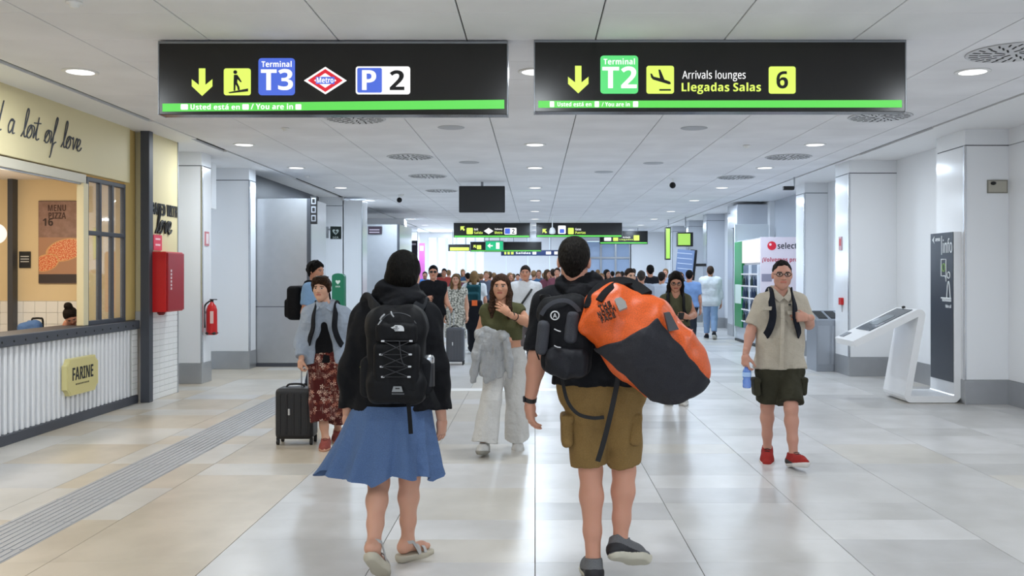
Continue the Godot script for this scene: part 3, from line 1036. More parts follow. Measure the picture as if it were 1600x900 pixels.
	for q in [[832, 838], [853, 861], [866, 873]]: tile(q[0], 393, q[1], 397.5, z, 0.002, "pictogram_tile", M.white_glow, s, 0.01)
	stext("Salidas", 806, 393.5, 829, 397, z, 0.002, M.white_glow, s)
	s = sign_case("hanging_sign", "distant pale sign in front of the daylight windows", 700.5, 382, 734.5, 392.5, 38.0)
	t = tile(703, 386.5, 733, 391.5, 38.0, 0.002, "pictogram_tile", M.yellow, s, 0.02)
func diag(cx: float, cy: float, r: float, z: float, s: Node3D) -> void:
	pxp([[cx - r, cy - r], [cx + r, cy - r], [cx + r * 0.3, cy - r * 0.3], [cx + r * 1.1, cy + r * 0.6], [cx + r * 0.5, cy + r * 1.1], [cx - r * 0.3, cy + r * 0.3], [cx - r, cy + r]], z, 0.002, 0.01, "arrow", M.yellow, s)

# ================================================================ ceiling fittings
func ceiling_fittings() -> void:
	var slot := MB.new()
	slot.box(Vector3(0, 0, 0), Vector3(0.10, 0.004, 0.010))
	var plate := MB.new()
	plate.lathe([Vector2(0.001, 0.0), Vector2(0.335, 0.0), Vector2(0.35, -0.004), Vector2(0.34, -0.010), Vector2(0.001, -0.010)], 40)
	var ps := plate.mesh()
	var slots := MB.new()
	for ring in [[0.10, 8, 0.09], [0.20, 16, 0.085], [0.285, 24, 0.07]]:
		for k in ring[1]:
			var a: float = TAU * k / ring[1]
			slots.box(Vector3(cos(a) * ring[0], -0.0105, sin(a) * ring[0]), Vector3(ring[2], 0.004, 0.014), 0.0, Basis(Vector3.UP, -a + 0.25))
	var sl := slots.mesh()
	var grey := mat("d2d3d6", 0.5)
	for q in [[-2.06, 10.7], [-1.9, 14.2], [-1.95, 17.0], [-2.0, 20.0], [3.9, 10.56], [3.83, 7.5], [3.85, 14.2], [3.7, 17.2]]:
		var n := thing("air_diffuser", "round ceiling air diffuser with dark radial slots in the row %s" % ("towards the pizza shop" if q[0] < 0.0 else "towards the info kiosk"), "vent", Vector3(q[0], CEIL, -q[1]), "round ceiling air diffusers")
		shared(ps, "plate", grey, n, Vector3.ZERO)
		shared(sl, "slot", M.black, n, Vector3.ZERO)
	var sp := MB.new()
	sp.lathe([Vector2(0.001, 0.0), Vector2(0.16, 0.0), Vector2(0.165, -0.003), Vector2(0.155, -0.007), Vector2(0.001, -0.006)], 28)
	var spm := sp.mesh()
	var sg := mat("b9bbc0", 0.6)
	for q in [[-1.02, 11.35], [1.94, 11.4], [-1.05, 14.9], [1.9, 15.0], [1.2, 16.3]]:
		var n := thing("ceiling_speaker", "flush round grey loudspeaker grille in the ceiling", "speaker", Vector3(q[0], CEIL, -q[1]), "flush ceiling loudspeakers")
		shared(spm, "grille", sg, n, Vector3.ZERO)
	var det := MB.new()
	det.lathe([Vector2(0.001, 0.0), Vector2(0.05, 0.0), Vector2(0.05, -0.012), Vector2(0.032, -0.02), Vector2(0.03, -0.035), Vector2(0.001, -0.04)], 18)
	var dm := det.mesh()
	for q in [[116, 3], [446, 200], [1167, 227], [480, 275], [628, 304]]:
		var z: float = 1.78 * F / (CY - q[1])
		var n := thing("smoke_detector", "small white smoke detector on the ceiling", "detector", Vector3(X(q[0], z), CEIL, -z), "ceiling smoke detectors")
		shared(dm, "housing", M.lamp_ring, n, Vector3.ZERO)
	for q in [[1051, 296, 17.5], [624, 308, 21.0]]:
		var z: float = q[2]
		var n := thing("dome_camera", "small dark dome camera hung under the ceiling", "camera", Vector3(X(q[0], z), CEIL, -z), "dome cameras")
		var st := MB.new(); st.tube([Vector3(X(q[0], z), CEIL, -z), Vector3(X(q[0], z), CEIL - 0.08, -z)], 0.015, 8)
		part(st, "stem", M.lamp_ring, n)
		var db := MB.new(); db.ball(Vector3(X(q[0], z), CEIL - 0.12, -z), Vector3(0.06, 0.06, 0.06), 12)
		part(db, "dome", M.black, n)
	var zs := 28.0
	var hs := thing("hanging_sensor", "small white sensor hanging on a rod before the distant gates sign", "sensor", Vector3(X(863, zs), CEIL, -zs))
	var rod := MB.new(); rod.tube([Vector3(X(863, zs), CEIL, -zs), P(863, 356, zs)], 0.015, 8)
	part(rod, "rod", M.lamp_ring, hs)
	var hb := MB.new(); hb.lathe([Vector2(0.02, Y(355, zs)), Vector2(0.07, Y(357, zs)), Vector2(0.095, Y(361, zs)), Vector2(0.09, Y(365, zs)), Vector2(0.03, Y(366, zs))], 16, Transform3D(Basis(), Vector3(X(863, zs), 0, -zs)))
	part(hb, "housing", M.lamp_ring, hs)
# ================================================================ hand-lettered script
const GLYPH := {
	"l": [[[0, 0], [0.35, 0.6], [0.6, 1.7], [0.5, 2.1], [0.35, 1.8], [0.3, 0.6], [0.42, 0.05], [0.65, 0.1]], 0.65],
	"o": [[[0.0, 0.1], [0.5, 0.95], [0.2, 0.85], [0.05, 0.45], [0.2, 0.05], [0.5, 0.1], [0.68, 0.5], [0.55, 0.95], [0.9, 0.85]], 0.9],
	"v": [[[0, 0.85], [0.15, 0.95], [0.3, 0.05], [0.65, 0.95], [0.85, 0.8]], 0.75],
	"e": [[[0, 0.2], [0.45, 0.55], [0.5, 0.9], [0.25, 0.95], [0.1, 0.5], [0.25, 0.05], [0.6, 0.1], [0.8, 0.35]], 0.8],
	"a": [[[0.3, 0.9], [0.6, 0.95], [0.3, 1.0], [0.05, 0.5], [0.2, 0.03], [0.5, 0.3], [0.68, 0.95], [0.62, 0.1], [0.85, 0.1]], 0.95],
	"t": [[[0, 0.1], [0.35, 0.9], [0.45, 1.7], [0.35, 0.3], [0.5, 0.03], [0.75, 0.15]], 0.75],
	"f": [[[0, 0.1], [0.4, 0.9], [0.65, 1.9], [0.5, 2.1], [0.35, 1.4], [0.25, -0.6], [0.12, -1.0], [0.25, -0.7], [0.4, 0], [0.75, 0.25]], 0.8],
	"d": [[[0.3, 0.9], [0.5, 0.95], [0.2, 0.9], [0.05, 0.4], [0.3, 0.03], [0.6, 0.5], [0.85, 2.1], [0.65, 0.3], [0.8, 0.03], [1, 0.1]], 1.0],
	"n": [[[0, 0.8], [0.1, 0.9], [0.12, 0.05], [0.3, 0.7], [0.5, 0.95], [0.55, 0.1], [0.8, 0.1]], 0.8]}
func smooth(pts: Array, per := 5) -> Array:
	var o := []
	for i in pts.size() - 1:
		var a = pts[maxi(i - 1, 0)]; var b = pts[i]; var c = pts[i + 1]; var d = pts[mini(i + 2, pts.size() - 1)]
		for k in per:
			var t := float(k) / per
			o.append(b.cubic_interpolate(c, a, d, t))
	o.append(pts[-1])
	return o
func script_text(s: String, xh: float, at: Vector3, b: Basis, rad: float, m: Material, parent: Node3D) -> float:
	var x := 0.0
	for word in s.split(" "):
		var mb := MB.new()
		var pts := []
		for ch in word:
			var g: Array = GLYPH[ch]
			for q in g[0]:
				var y: float = q[1]
				pts.append(at + b * (Vector3(x + q[0] + 0.25 * y, y, 0) * xh))
			if ch == "t": mb.tube([at + b * (Vector3(x + 0.2, 1.2, 0) * xh), at + b * (Vector3(x + 1.1, 1.3, 0) * xh)], rad, 6)
			x += g[1]
		mb.tube(smooth(pts), rad, 6)
		part(mb, "script_word", m, parent)
		x += 0.75
	return x * xh

func pizza_print() -> ImageTexture:
	var w := 160
	var h := 320
	var im := Image.create(w, h, true, Image.FORMAT_RGB8)
	var f := FastNoiseLite.new()
	f.seed = 4; f.frequency = 0.09
	for y in h:
		for x in w:
			var c := Color("9c7c72").lerp(Color("8a6b5f"), clampf(f.get_noise_2d(x * 0.3, y * 0.3) + 0.5, 0, 1))
			if y > 140 and y < 285: c = Color("b08468")
			for q in [[105.0, 190.0, 78.0, 44.0], [28.0, 240.0, 52.0, 34.0]]:
				var dx: float = (x - q[0]) / q[2]
				var dy: float = (y - q[1] + (x - q[0]) * 0.18) / q[3]
				var r := dx * dx + dy * dy
				if r < 1.0:
					var k := f.get_noise_2d(x * 2.0, y * 2.0)
					c = Color("d9a36c") if r > 0.82 else (Color("d2502c") if k > 0.12 else (Color("eec396") if k < -0.12 else Color("dd7d4a")))
			if y > 285: c = Color("3a3234")
			im.set_pixel(x, y, c)
	im.generate_mipmaps()
	return ImageTexture.create_from_image(im)

# ================================================================ the pizza shop
func shop() -> void:
	var bx := Basis(Vector3(0, 0, -1), Vector3(0, 1, 0), Vector3(1, 0, 0))   # writing on walls that face the hall
	var cream := triplanar(mat("ddd0a4", 0.55), null, 1.0)
	var mustard := mat("d9bc78", 0.55)
	var apricot := mat("e3cda4", 0.6)
	var tilem := mat("eeeeec", 0.18)
	var dark: Material = M.anthracite
	var w := setting("wall_shop", "cream column, post and pilaster at the end of the pizza shop")
	var fa := setting("trim_1", "cream fascia over the shop hatch with handwritten lettering")
	var ins := setting("wall_shop_inside", "apricot and white tiled walls inside the shop")
	spanp(Vector3(-5.07, 2.71, 3.9), Vector3(-4.95, CEIL, -11.42), "fascia", cream, fa, 0.004)
	spanp(Vector3(-5.45, 1.03, -11.36), Vector3(-4.99, CEIL, -11.66), "pilaster", mustard, w, 0.004)
	spanp(Vector3(-4.90, 0, -11.60), Vector3(-4.79, CEIL, -11.72), "post", dark, w, 0.004)
	spanp(Vector3(-5.6, 1.13, -11.72), Vector3(-4.83, CEIL, -12.62), "column", cream, w, 0.004)
	spanp(Vector3(-5.6, 0, -11.72), Vector3(-4.842, 1.13, -12.62), "column_core", mat("c9c9c7", 0.8), w)
	spanp(Vector3(-4.845, 0, -12.615), Vector3(-4.822, CEIL, -12.64), "edge_trim", M.steel, w)
	var tl := MB.new(); tl.box(Vector3.ZERO, Vector3(0.014, 0.072, 0.146), 0.003)
	var tm := tl.mesh()
	for r in 15:
		for k in 6:
			shared(tm, "wall_tile", tilem, w, Vector3(-4.836, 0.038 + 0.075 * r, -(11.80 + 0.149 * k)))
	for r in 12:
		shared(tm, "wall_tile", tilem, w, Vector3(-4.945, 0.14 + 0.075 * r, -11.535))
	spanp(Vector3(-5.1, 0, -11.44), Vector3(-4.952, 1.0, -11.62), "tile_core", mat("c9c9c7", 0.8), w)
	# rooms inside
	spanp(Vector3(-8.0, 0, 4.0), Vector3(-7.8, CEIL, -12.3), "back_wall", apricot, ins)
	spanp(Vector3(-7.8, 1.25, -12.1), Vector3(-5.45, 2.82, -12.3), "side_wall", apricot, ins)
	spanp(Vector3(-7.8, 0, -12.11), Vector3(-5.45, 1.25, -12.3), "tile_core", mat("c9c9c7", 0.8), ins)
	var t2 := MB.new(); t2.box(Vector3.ZERO, Vector3(0.146, 0.146, 0.014), 0.003)
	var t2m := t2.mesh()
	for r in 4:
		for k in 12: shared(t2m, "wall_tile", tilem, ins, Vector3(-7.0 + 0.149 * k, 1.174 - 0.149 * r, -12.104))
	spanp(Vector3(-7.8, 2.82, 3.9), Vector3(-5.07, 2.9, -12.3), "shop_ceiling", mat("e8e4e4", 0.6), ins)
	spanp(Vector3(X(13, 12.0), 0, -11.98), Vector3(X(21, 12.0), 2.82, -12.1), "post", dark, ins)
	# shutter channel and guide over the hatch
	spanp(Vector3(-5.06, 2.60, 3.9), Vector3(-4.97, 2.70, -10.35), "shutter_box", mat("cfc8b4", 0.4), fa, 0.004)
	spanp(Vector3(-5.03, 2.585, 3.9), Vector3(-4.99, 2.60, -10.3), "shutter_rail", M.steel, fa)
	spanp(Vector3(-5.04, 1.03, -10.27), Vector3(-4.96, 2.6, -10.38), "shutter_guide", mat("e3d7b0", 0.4), fa, 0.004)
	script_text("and a lot of love", 0.138, Vector3(-4.945, 2.925, -(8.66 - 0.39)), bx, 0.0068, M.anthracite, fa)
	text("BAKED WITH", 0.15, 0.82, Vector3(-4.825, Y(328, 12.15), -12.18), M.ink, w, bx, true, 0.012)
	script_text("love", 0.165, Vector3(-4.818, Y(365, 12.1), -11.86), bx, 0.0125, M.ink, w)
	# glazed screen beside the hatch
	var g := setting("window_2", "dark framed shop window of six panes")
	var zs := [10.40, 10.71, 11.02, 11.335]
	var ys := [1.05, 2.06, 2.66]
	for a in zs: boxp(Vector3(-5.0, 1.855, -a), Vector3(0.05, 1.62, 0.045), "mullion", dark, g, 0.004)
	for b in ys: boxp(Vector3(-5.0, b, -10.868), Vector3(0.052, 0.05, 0.98), "transom", dark, g, 0.004)
	var gl := glass("e8eef0", 0.10)
	for a in 3:
		for b in 2: spanp(Vector3(-5.004, ys[b] + 0.025, -zs[a] - 0.02), Vector3(-4.998, ys[b + 1] - 0.025, -zs[a + 1] + 0.02), "pane", gl, g)
	# counter
	var c := thing("shop_counter", "shop counter of white vertical battens with a dark grey top and plinth", "counter", Vector3(-4.95, 0, -9.5))
	spanp(Vector3(-5.05, 0.0, -5.0), Vector3(-4.968, 0.92, -11.44), "backing", mat("dcdee2", 0.5), c)
	spanp(Vector3(-5.32, 0.92, -5.0), Vector3(-4.905, 1.025, -11.60), "top", dark, c, 0.006)
	spanp(Vector3(-5.0, 0.0, -5.0), Vector3(-4.925, 0.10, -11.60), "plinth", dark, c, 0.004)
	var bt := MB.new(); bt.box(Vector3.ZERO, Vector3(0.034, 0.82, 0.048), 0.006)
	var bm := bt.mesh()
	var bw := mat("f0f1f3", 0.35)
	for k in 42: shared(bm, "batten", bw, c, Vector3(-4.951 + 4.95, 0.51, -(7.34 + 0.098 * k) + 9.5))
	var rv := MB.new(); rv.ball(Vector3.ZERO, Vector3(0.006, 0.012, 0.012), 8)
	var rvm := rv.mesh()
	for k in 16: shared(rvm, "rivet", M.ink, c, Vector3(0.046, 0.968, -(8.4 + 0.2 * k) + 9.5))
	# FARINE plate
	var pl := thing("shop_plate", "pale yellow ticket-shaped plate lettered FARINE on the white battens", "sign", Vector3(-4.934, 0.51, -10.09))
	var pts := PackedVector2Array()
	var hw := 0.355; var hh := 0.195
	for q in [[1, 1], [-1, 1], [-1, -1], [1, -1]]:
		var cxx: float = q[0] * hw; var cyy: float = q[1] * hh
		var aa := Vector2(cxx, cyy - q[1] * 0.07); var bb := Vector2(cxx - q[0] * 0.07, cyy)
		if q[0] * q[1] > 0: pts.append_array([aa, Vector2(cxx - q[0] * 0.025, cyy - q[1] * 0.06), Vector2(cxx - q[0] * 0.06, cyy - q[1] * 0.025), bb])
		else: pts.append_array([bb, Vector2(cxx - q[0] * 0.06, cyy - q[1] * 0.025), Vector2(cxx - q[0] * 0.025, cyy - q[1] * 0.06), aa])
	var pm := MB.new()
	pm.prism(pts, 0.05, Transform3D(bx, Vector3(-4.934, 0.51, -10.09)))
	part(pm, "plate", mat("e2d798", 0.45), pl)
	var rim := PackedVector2Array()
	for p in pts: rim.append(p * 0.94)
	var rm := MB.new()
	rm.prism(rim, 0.003, Transform3D(bx, Vector3(-4.884, 0.51, -10.09)))
	part(rm, "face", mat("d9cd8c", 0.45), pl)
	text("FARINE", 0.135, 0.46, Vector3(0.054, 0.03, 0), M.ink, pl, bx, true)
	for k in 9:
		boxp(Vector3(-4.879, 0.427, -9.94 - 0.034 * k), Vector3(0.004, 0.016, 0.014), "lettering", M.ink, pl)
	# interior things
	var z := 12.09
	var po := thing("menu_poster", "pizza menu poster on the apricot wall inside the shop", "poster", P(93, 443, z))
	spanp(P(61, 443, z), P(125, 314, z) + Vector3(0, 0, 0.015), "board", mat("6e5850", 0.5), po)
	var pr := MB.new()
	pr.quad(P(61.5, 442, z) + Vector3(0, 0, 0.016), P(124.5, 442, z) + Vector3(0, 0, 0.016), P(124.5, 315, z) + Vector3(0, 0, 0.016), P(61.5, 315, z) + Vector3(0, 0, 0.016), Vector3(0, 0, 1))
	var prm := mat(Color.WHITE, 0.5)
	prm.albedo_texture = pizza_print()
	part(pr, "print", prm, po)
	stext("MENU", 76, 320, 104, 330, z, 0.018, mat("4a2f2a", 0.6), po)
	stext("PIZZA", 77, 332, 104, 342, z, 0.018, mat("4a2f2a", 0.6), po)
	stext("16", 68, 341, 84, 353, z, 0.018, mat("332120", 0.6), po)
	var no := thing("wall_notice", "small black notice on the wall beside the menu poster", "notice", P(39, 418, z))
	spanp(P(30.5, 418.5, z), P(48, 393, z) + Vector3(0, 0, 0.012), "board", mat("1d1f24", 0.5), no)
	for k in 3: spanp(P(33, 401.5 + 4 * k, z) + Vector3(0, 0, 0.012), P(46, 400 + 4 * k, z) + Vector3(0, 0, 0.014), "lettering", mat("c8c8c8", 0.6), no)
	var gp := thing("globe_lamp", "round white glass pendant lamp inside the shop", "lamp", P(-8, 365, 11.0))
	var gb := MB.new(); gb.ball(P(-8, 365, 11.0), Vector3(0.125, 0.125, 0.125), 24)
	part(gb, "globe", glow("fff8ee", 1.0), gp)
	var gc := MB.new(); gc.tube([P(-8, 349, 11.0), Vector3(X(-8, 11.0), 2.82, -11.0)], 0.006, 6)
	part(gc, "cord", M.ink, gp)
	var gll := OmniLight3D.new(); gll.name = "lamp"; gp.add_child(gll); gll.light_energy = 0.25; gll.light_color = Color(1, 0.93, 0.82); gll.omni_range = 12.0; gll.shadow_enabled = true; gll.light_size = 0.1
	# ceiling panels that light the shop
	for zz in [6.5, 9.6]:
		var lp := thing("shop_ceiling_light", "square warm light panel in the shop ceiling", "light", Vector3(-6.2, 2.82, -zz), "light panels in the shop ceiling")
		spanp(Vector3(-6.5, 2.81, -zz + 0.3), Vector3(-5.9, 2.82, -zz - 0.3), "panel", glow("fff0d8", 1.6), lp)
		var l := AreaLight3D.new(); l.name = "lamp"; lp.add_child(l)
		l.area_size = Vector2(0.58, 0.58); l.rotation.x = -PI / 2; l.position.y = -0.02; l.light_energy = 3.6; l.light_color = Color(1, 0.93, 0.82); l.shadow_enabled = true; l.area_range = 12.0
	# bag on a black chair behind the counter
	z = 11.3
	var ch := thing("black_chair", "black chair back showing above the shop counter", "chair", Vector3(X(59, z), 0, -z))
	var cb := MB.new()
	cb.tube(smooth([P(49, 640, z), P(49, 520, z), P(50, 500, z), P(54, 497.5, z), P(63, 497.5, z), P(66.5, 500, z), P(67, 520, z), P(67, 640, z)]), 0.012, 8)
	part(cb, "back_frame", M.black, ch)
	boxp(P(58, 545, z) + Vector3(0, 0, -0.2), Vector3(0.42, 0.04, 0.4), "seat", M.black, ch, 0.01)
	for q in [[-0.18, 0.0], [0.18, 0.0], [-0.18, -0.38], [0.18, -0.38]]:
		boxp(Vector3(X(58, z) + q[0], Y(545, z) / 2, -z + q[1]), Vector3(0.03, Y(545, z), 0.03), "leg", M.black, ch)
	var bg := Sdf.new()
	bg.cell = 0.008
	bg.rbox(P(47.5, 517, z - 0.25), Vector3(0.135, 0.10, 0.07), 0.05, Basis(Vector3(0, 0, 1), 0.12))
	bg.bone(P(40, 512, z - 0.25), P(54, 506, z - 0.25), 0.05, 0.045, 0.05)
	var bgt := thing("blue_bag", "blue cloth bag hanging at the black chair behind the counter", "bag", P(47, 530, z - 0.25))
	psdf(bg, "body", cloth("5d7fb5", 0.3), bgt)
	var bh := MB.new(); bh.strap(smooth([P(38, 511, z - 0.2), P(44, 502, z - 0.2), P(50, 503, z - 0.2), P(54, 509, z - 0.2)]), [Vector3(0, 0, 1)], 0.02, 0.006)
	part(bh, "handle", cloth("9db2d4"), bgt)
# ================================================================ fittings along both sides
func things() -> void:
	var bx := Basis(Vector3(0, 0, -1), Vector3(0, 1, 0), Vector3(1, 0, 0))    # faces the hall from the left wall
	var rx := Basis(Vector3(0, 0, 1), Vector3(0, 1, 0), Vector3(-1, 0, 0))    # faces the hall from the right wall
	var red := mat("c51718", 0.35)
	var red_dark := mat("a5121f", 0.3)
	# fire hose cabinet
	var c := thing("fire_hose_cabinet", "red steel fire hose cabinet on the tiled column", "fire cabinet", Vector3(-4.83, 1.12, -11.98))
	spanp(Vector3(-4.826, 1.12, -11.70), Vector3(-4.62, 1.88, -12.26), "body", red, c, 0.008)
	spanp(Vector3(-4.622, 1.135, -11.715), Vector3(-4.598, 1.865, -12.245), "door", red_dark, c, 0.005)
	for k in 6: spanp(Vector3(-4.6, 1.40 + 0.045 * k, -11.79), Vector3(-4.595, 1.43 + 0.045 * k, -11.83), "lettering", mat("e8d8d8", 0.5), c)
	var ct := MB.new(); ct.lathe([Vector2(0.001, 0.0), Vector2(0.045, 0.0), Vector2(0.05, -0.02), Vector2(0.03, -0.045), Vector2(0.001, -0.045)], 14, Transform3D(Basis(), Vector3(-4.72, 1.125, -11.8)))
	part(ct, "outlet", mat("7a1010", 0.5), c)
	var ps := thing("pink_notice", "small pink notice above the red fire hose cabinet", "notice", Vector3(-4.82, Y(391, 11.9), -11.93))
	spanp(Vector3(-4.828, Y(391, 11.9), -11.80), Vector3(-4.815, Y(367, 11.9), -12.06), "plate", mat("e0405c", 0.5), ps)
	for k in 2: spanp(Vector3(-4.816, Y(375 + 9 * k, 11.9), -11.85), Vector3(-4.812, Y(372 + 9 * k, 11.9), -12.0), "lettering", mat("f4d0d4", 0.5), ps)
	# extinguisher on the pillar side
	var z := 13.75
	var ex := thing("fire_extinguisher", "red fire extinguisher hung on the white pillar", "fire extinguisher", P(331, 523, z))
	var xe := X(331, z)
	var eb := MB.new(); eb.lathe([Vector2(0.001, Y(523, z)), Vector2(0.072, Y(523, z)), Vector2(0.078, Y(521, z)), Vector2(0.078, Y(517, z)), Vector2(0.076, Y(484, z)), Vector2(0.06, Y(478, z)), Vector2(0.03, Y(474, z)), Vector2(0.02, Y(471, z)), Vector2(0.001, Y(471, z))], 20, Transform3D(Basis(), Vector3(xe, 0, -z + 0.0)))
	part(eb, "cylinder", red, ex)
	var ev := MB.new(); ev.box(Vector3(xe, Y(470, z), -z), Vector3(0.04, 0.05, 0.04), 0.005); ev.box(Vector3(xe + 0.03, Y(468, z), -z + 0.02), Vector3(0.11, 0.014, 0.025), 0.004)
	part(ev, "valve", M.ink, ex)
	var eh := MB.new(); eh.tube(smooth([Vector3(xe - 0.02, Y(470, z), -z + 0.02), Vector3(xe - 0.09, Y(478, z), -z + 0.04), Vector3(xe - 0.10, Y(495, z), -z + 0.04), Vector3(xe - 0.09, Y(512, z), -z + 0.04)]), 0.012, 8)
	part(eh, "hose", M.ink, ex)
	spanp(Vector3(xe - 0.079, Y(523, z), -z + 0.079), Vector3(xe + 0.079, Y(518, z), -z - 0.079), "foot_ring", M.ink, ex, 0.03)
	spanp(Vector3(xe + 0.0, Y(505, z), -z + 0.078), Vector3(xe + 0.045, Y(486, z), -z + 0.06), "label_print", mat("e9c9c4", 0.5), ex)
	spanp(Vector3(-4.86, Y(490, z), -z + 0.01), Vector3(xe, Y(486, z), -z - 0.02), "bracket", M.steel, ex)
	var es := thing("extinguisher_sign", "small pale red framed sign on the white pillar above the extinguisher", "sign", Vector3(-4.85, Y(384, 13.8), -13.8))
	spanp(Vector3(-4.853, Y(384, 13.8), -13.72), Vector3(-4.84, Y(362, 13.8), -13.88), "plate", mat("c98088", 0.5), es)
	spanp(Vector3(-4.842, Y(381, 13.8), -13.75), Vector3(-4.837, Y(365, 13.8), -13.85), "pictogram", mat("ecdfe2", 0.5), es)
	# black pictogram strip on the steel enclosure
	z = 16.0
	var ds := thing("pictogram_sign", "tall black sign with three white pictograms at the steel enclosure", "sign", P(490, 350, z))
	spanp(P(485, 350, z), P(495, 306, z) - Vector3(0, 0, 0.05), "board", M.ink, ds, 0.003)
	for k in 3:
		spanp(P(486.5, 319 + 13.5 * k, z) + Vector3(0, 0, 0.001), P(493.5, 309 + 13.5 * k, z) + Vector3(0, 0, 0.004), "pictogram", mat("9a9ca2", 0.5), ds)
		spanp(P(488, 317 + 13.5 * k, z) + Vector3(0, 0, 0.004), P(492, 311 + 13.5 * k, z) + Vector3(0, 0, 0.007), "pictogram", M.ink, ds)
	# defibrillator sign and cabinet
	z = 19.0
	var ae := thing("defibrillator_sign", "black defibrillator sign with a white heart", "sign", P(524, 373, z))
	spanp(P(516, 373.5, z), P(533, 353.5, z) - Vector3(0, 0, 0.03), "board", mat("14251f", 0.4), ae, 0.003)
	var hp := []
	for k in 20:
		var a := TAU * k / 20
		hp.append([524.5 + 5.0 * pow(sin(a), 3), 362.0 - (4.2 * cos(a) - 1.7 * cos(2 * a) - 0.7 * cos(3 * a))])
	pxp(hp, z, 0.002, 0.004, "heart", mat("d8e4e0", 0.5), ae)
	pxp([[525, 357.5], [522, 363], [524.5, 363], [523.5, 366.5], [527.5, 361.5], [525, 361.5]], z, 0.007, 0.003, "bolt", mat("14251f", 0.4), ae)
	stext("DEA", 520, 369.5, 529, 372.5, z, 0.002, mat("d8e4e0", 0.5), ae)
	spanp(P(512, 360, z) - Vector3(0, 0, 0.02), P(517, 357, z) - Vector3(0, 0, 0.03), "bracket", M.steel, ae)
	spanp(P(507, 372, z) - Vector3(0.6, 0, 0.02), P(513, 354, z) - Vector3(0, 0, 0.05), "wall_arm", M.steel, ae)
	z = 14.5
	var ac := thing("defibrillator_post", "green defibrillator post with rounded top", "defibrillator", Vector3(X(528, z), 0, -z))
	var gp := MB.new()
	var poly := PackedVector2Array()
	var hw := 9.5 * z / F
	poly.append(Vector2(-hw, 0.0)); poly.append(Vector2(hw, 0.0))
	var yt := Y(427, z)
	for k in 9:
		var a := PI * k / 8
		poly.append(Vector2(cos(a) * hw, yt - 0.05 + sin(a) * 0.05))
	gp.prism(poly, 0.16, Transform3D(Basis(), Vector3(X(528, z), 0.0, -z - 0.16)))
	part(gp, "post", mat("15795a", 0.4), ac)
	stext("♥" if false else "DEA", 524.5, 446.5, 531.5, 449, z, 0.003, mat("dff0ea", 0.5), ac)
	var h2 := []
	for q in hp: h2.append([528.0 + (q[0] - 524.5) * 0.75, 440.5 + (q[1] - 362.0) * 0.75])
	pxp(h2, z, 0.002, 0.004, "heart", mat("dff0ea", 0.5), ac)
	# posters at the far left
	z = 29.95
	var p1 := thing("poster_stand", "tall dark poster on a stand far back", "poster", P(646.5, 432, z))
	spanp(P(641, 432, z), P(652, 376, z) - Vector3(0, 0, 0.04), "board", mat("2a2230", 0.5), p1)
	spanp(P(642, 426, z) + Vector3(0, 0, 0.002), P(651, 405, z) + Vector3(0, 0, 0.004), "print", mat("7c4a44", 0.5), p1)
	spanp(P(643, 383, z) + Vector3(0, 0, 0.002), P(650, 380, z) + Vector3(0, 0, 0.004), "print", mat("b8b0bc", 0.5), p1)
	spanp(Vector3(X(644, z), 0, -z - 0.005), P(649, 430, z) - Vector3(0, 0, 0.035), "stand", M.steel, p1)
	z = 34.9
	var p2 := thing("magenta_banner", "tall magenta banner on the left wall far back", "banner", Vector3(X(659, z), 0, -z))
	spanp(Vector3(X(654.5, z), 0, -z), P(663.5, 380, z) - Vector3(0, 0, 0.08), "board", mat("d86fc2", 0.5), p2)
	spanp(P(656, 392, z) + Vector3(0, 0, 0.002), P(662, 384, z) + Vector3(0, 0, 0.004), "print", mat("efd6ec", 0.5), p2)
	z = 24.9
	var p3 := thing("shop_name_sign", "small purple lit sign above the further steel enclosure", "sign", P(585.5, 366, z))
	spanp(P(575, 366, z), P(596, 353.5, z) - Vector3(0, 0, 0.06), "board", mat("3a2136", 0.4), p3, 0.003)
	for k in 2: spanp(P(577, 360 + 4 * k, z) + Vector3(0, 0, 0.001), P(593, 358 + 4 * k, z) + Vector3(0, 0, 0.004), "lettering", mat("c4b4c0", 0.5), p3)
	# ---------------- right: information kiosk
	z = 11.56
	var k := thing("info_kiosk", "white folded information kiosk with a slanted touch screen and dark info panel", "kiosk", Vector3(X(1460, z), 0, -z))
	var line := PackedVector2Array()
	for q in [[1335, 538], [1437, 488], [1441, 491.5], [1418, 619], [1422, 624], [1492, 624], [1496.5, 619], [1496.5, 362]]: line.append(Vector2(X(q[0], z), Y(q[1], z)))
	var ol := Geometry2D.offset_polyline(line, 0.042, Geometry2D.JOIN_ROUND, Geometry2D.END_ROUND)
	var km := MB.new()
	for pp in ol: km.prism(pp, 0.70, Transform3D(Basis(), Vector3(0, 0, -z - 0.70)))
	var kw := mat("f2f3f5", 0.22)
	part(km, "folded_shell", kw, k)
	var d1 := (line[1] - line[0]).normalized()
	var up := Vector3(-d1.y, d1.x, 0)
	var bs := Basis(Vector3(d1.x, d1.y, 0), up, Vector3(0, 0, 1))
	var mid := (line[0] + line[1]) * 0.5
	var dc := Vector3(mid.x, mid.y, -z - 0.35) + up * 0.043
	boxp(dc + bs * Vector3(0.12, 0.002, 0), Vector3(0.60, 0.008, 0.50), "touch_screen", mat("3a434b", 0.12), k, 0.002, bs)
	boxp(dc + bs * Vector3(0.10, 0.007, 0.0), Vector3(0.26, 0.003, 0.26), "screen_picture", mat("6a767c", 0.2), k, 0.0, bs)
	boxp(dc + bs * Vector3(-0.34, 0.002, -0.22), Vector3(0.12, 0.008, 0.16), "keypad", mat("6a6f76", 0.5), k, 0.002, bs)
	var kc := MB.new(); kc.ball(dc + bs * Vector3(0.45, 0.01, -0.1), Vector3(0.025, 0.018, 0.025), 10)
	part(kc, "camera_eye", M.ink, k)
	var ip := X(1496.5, z) - 0.044
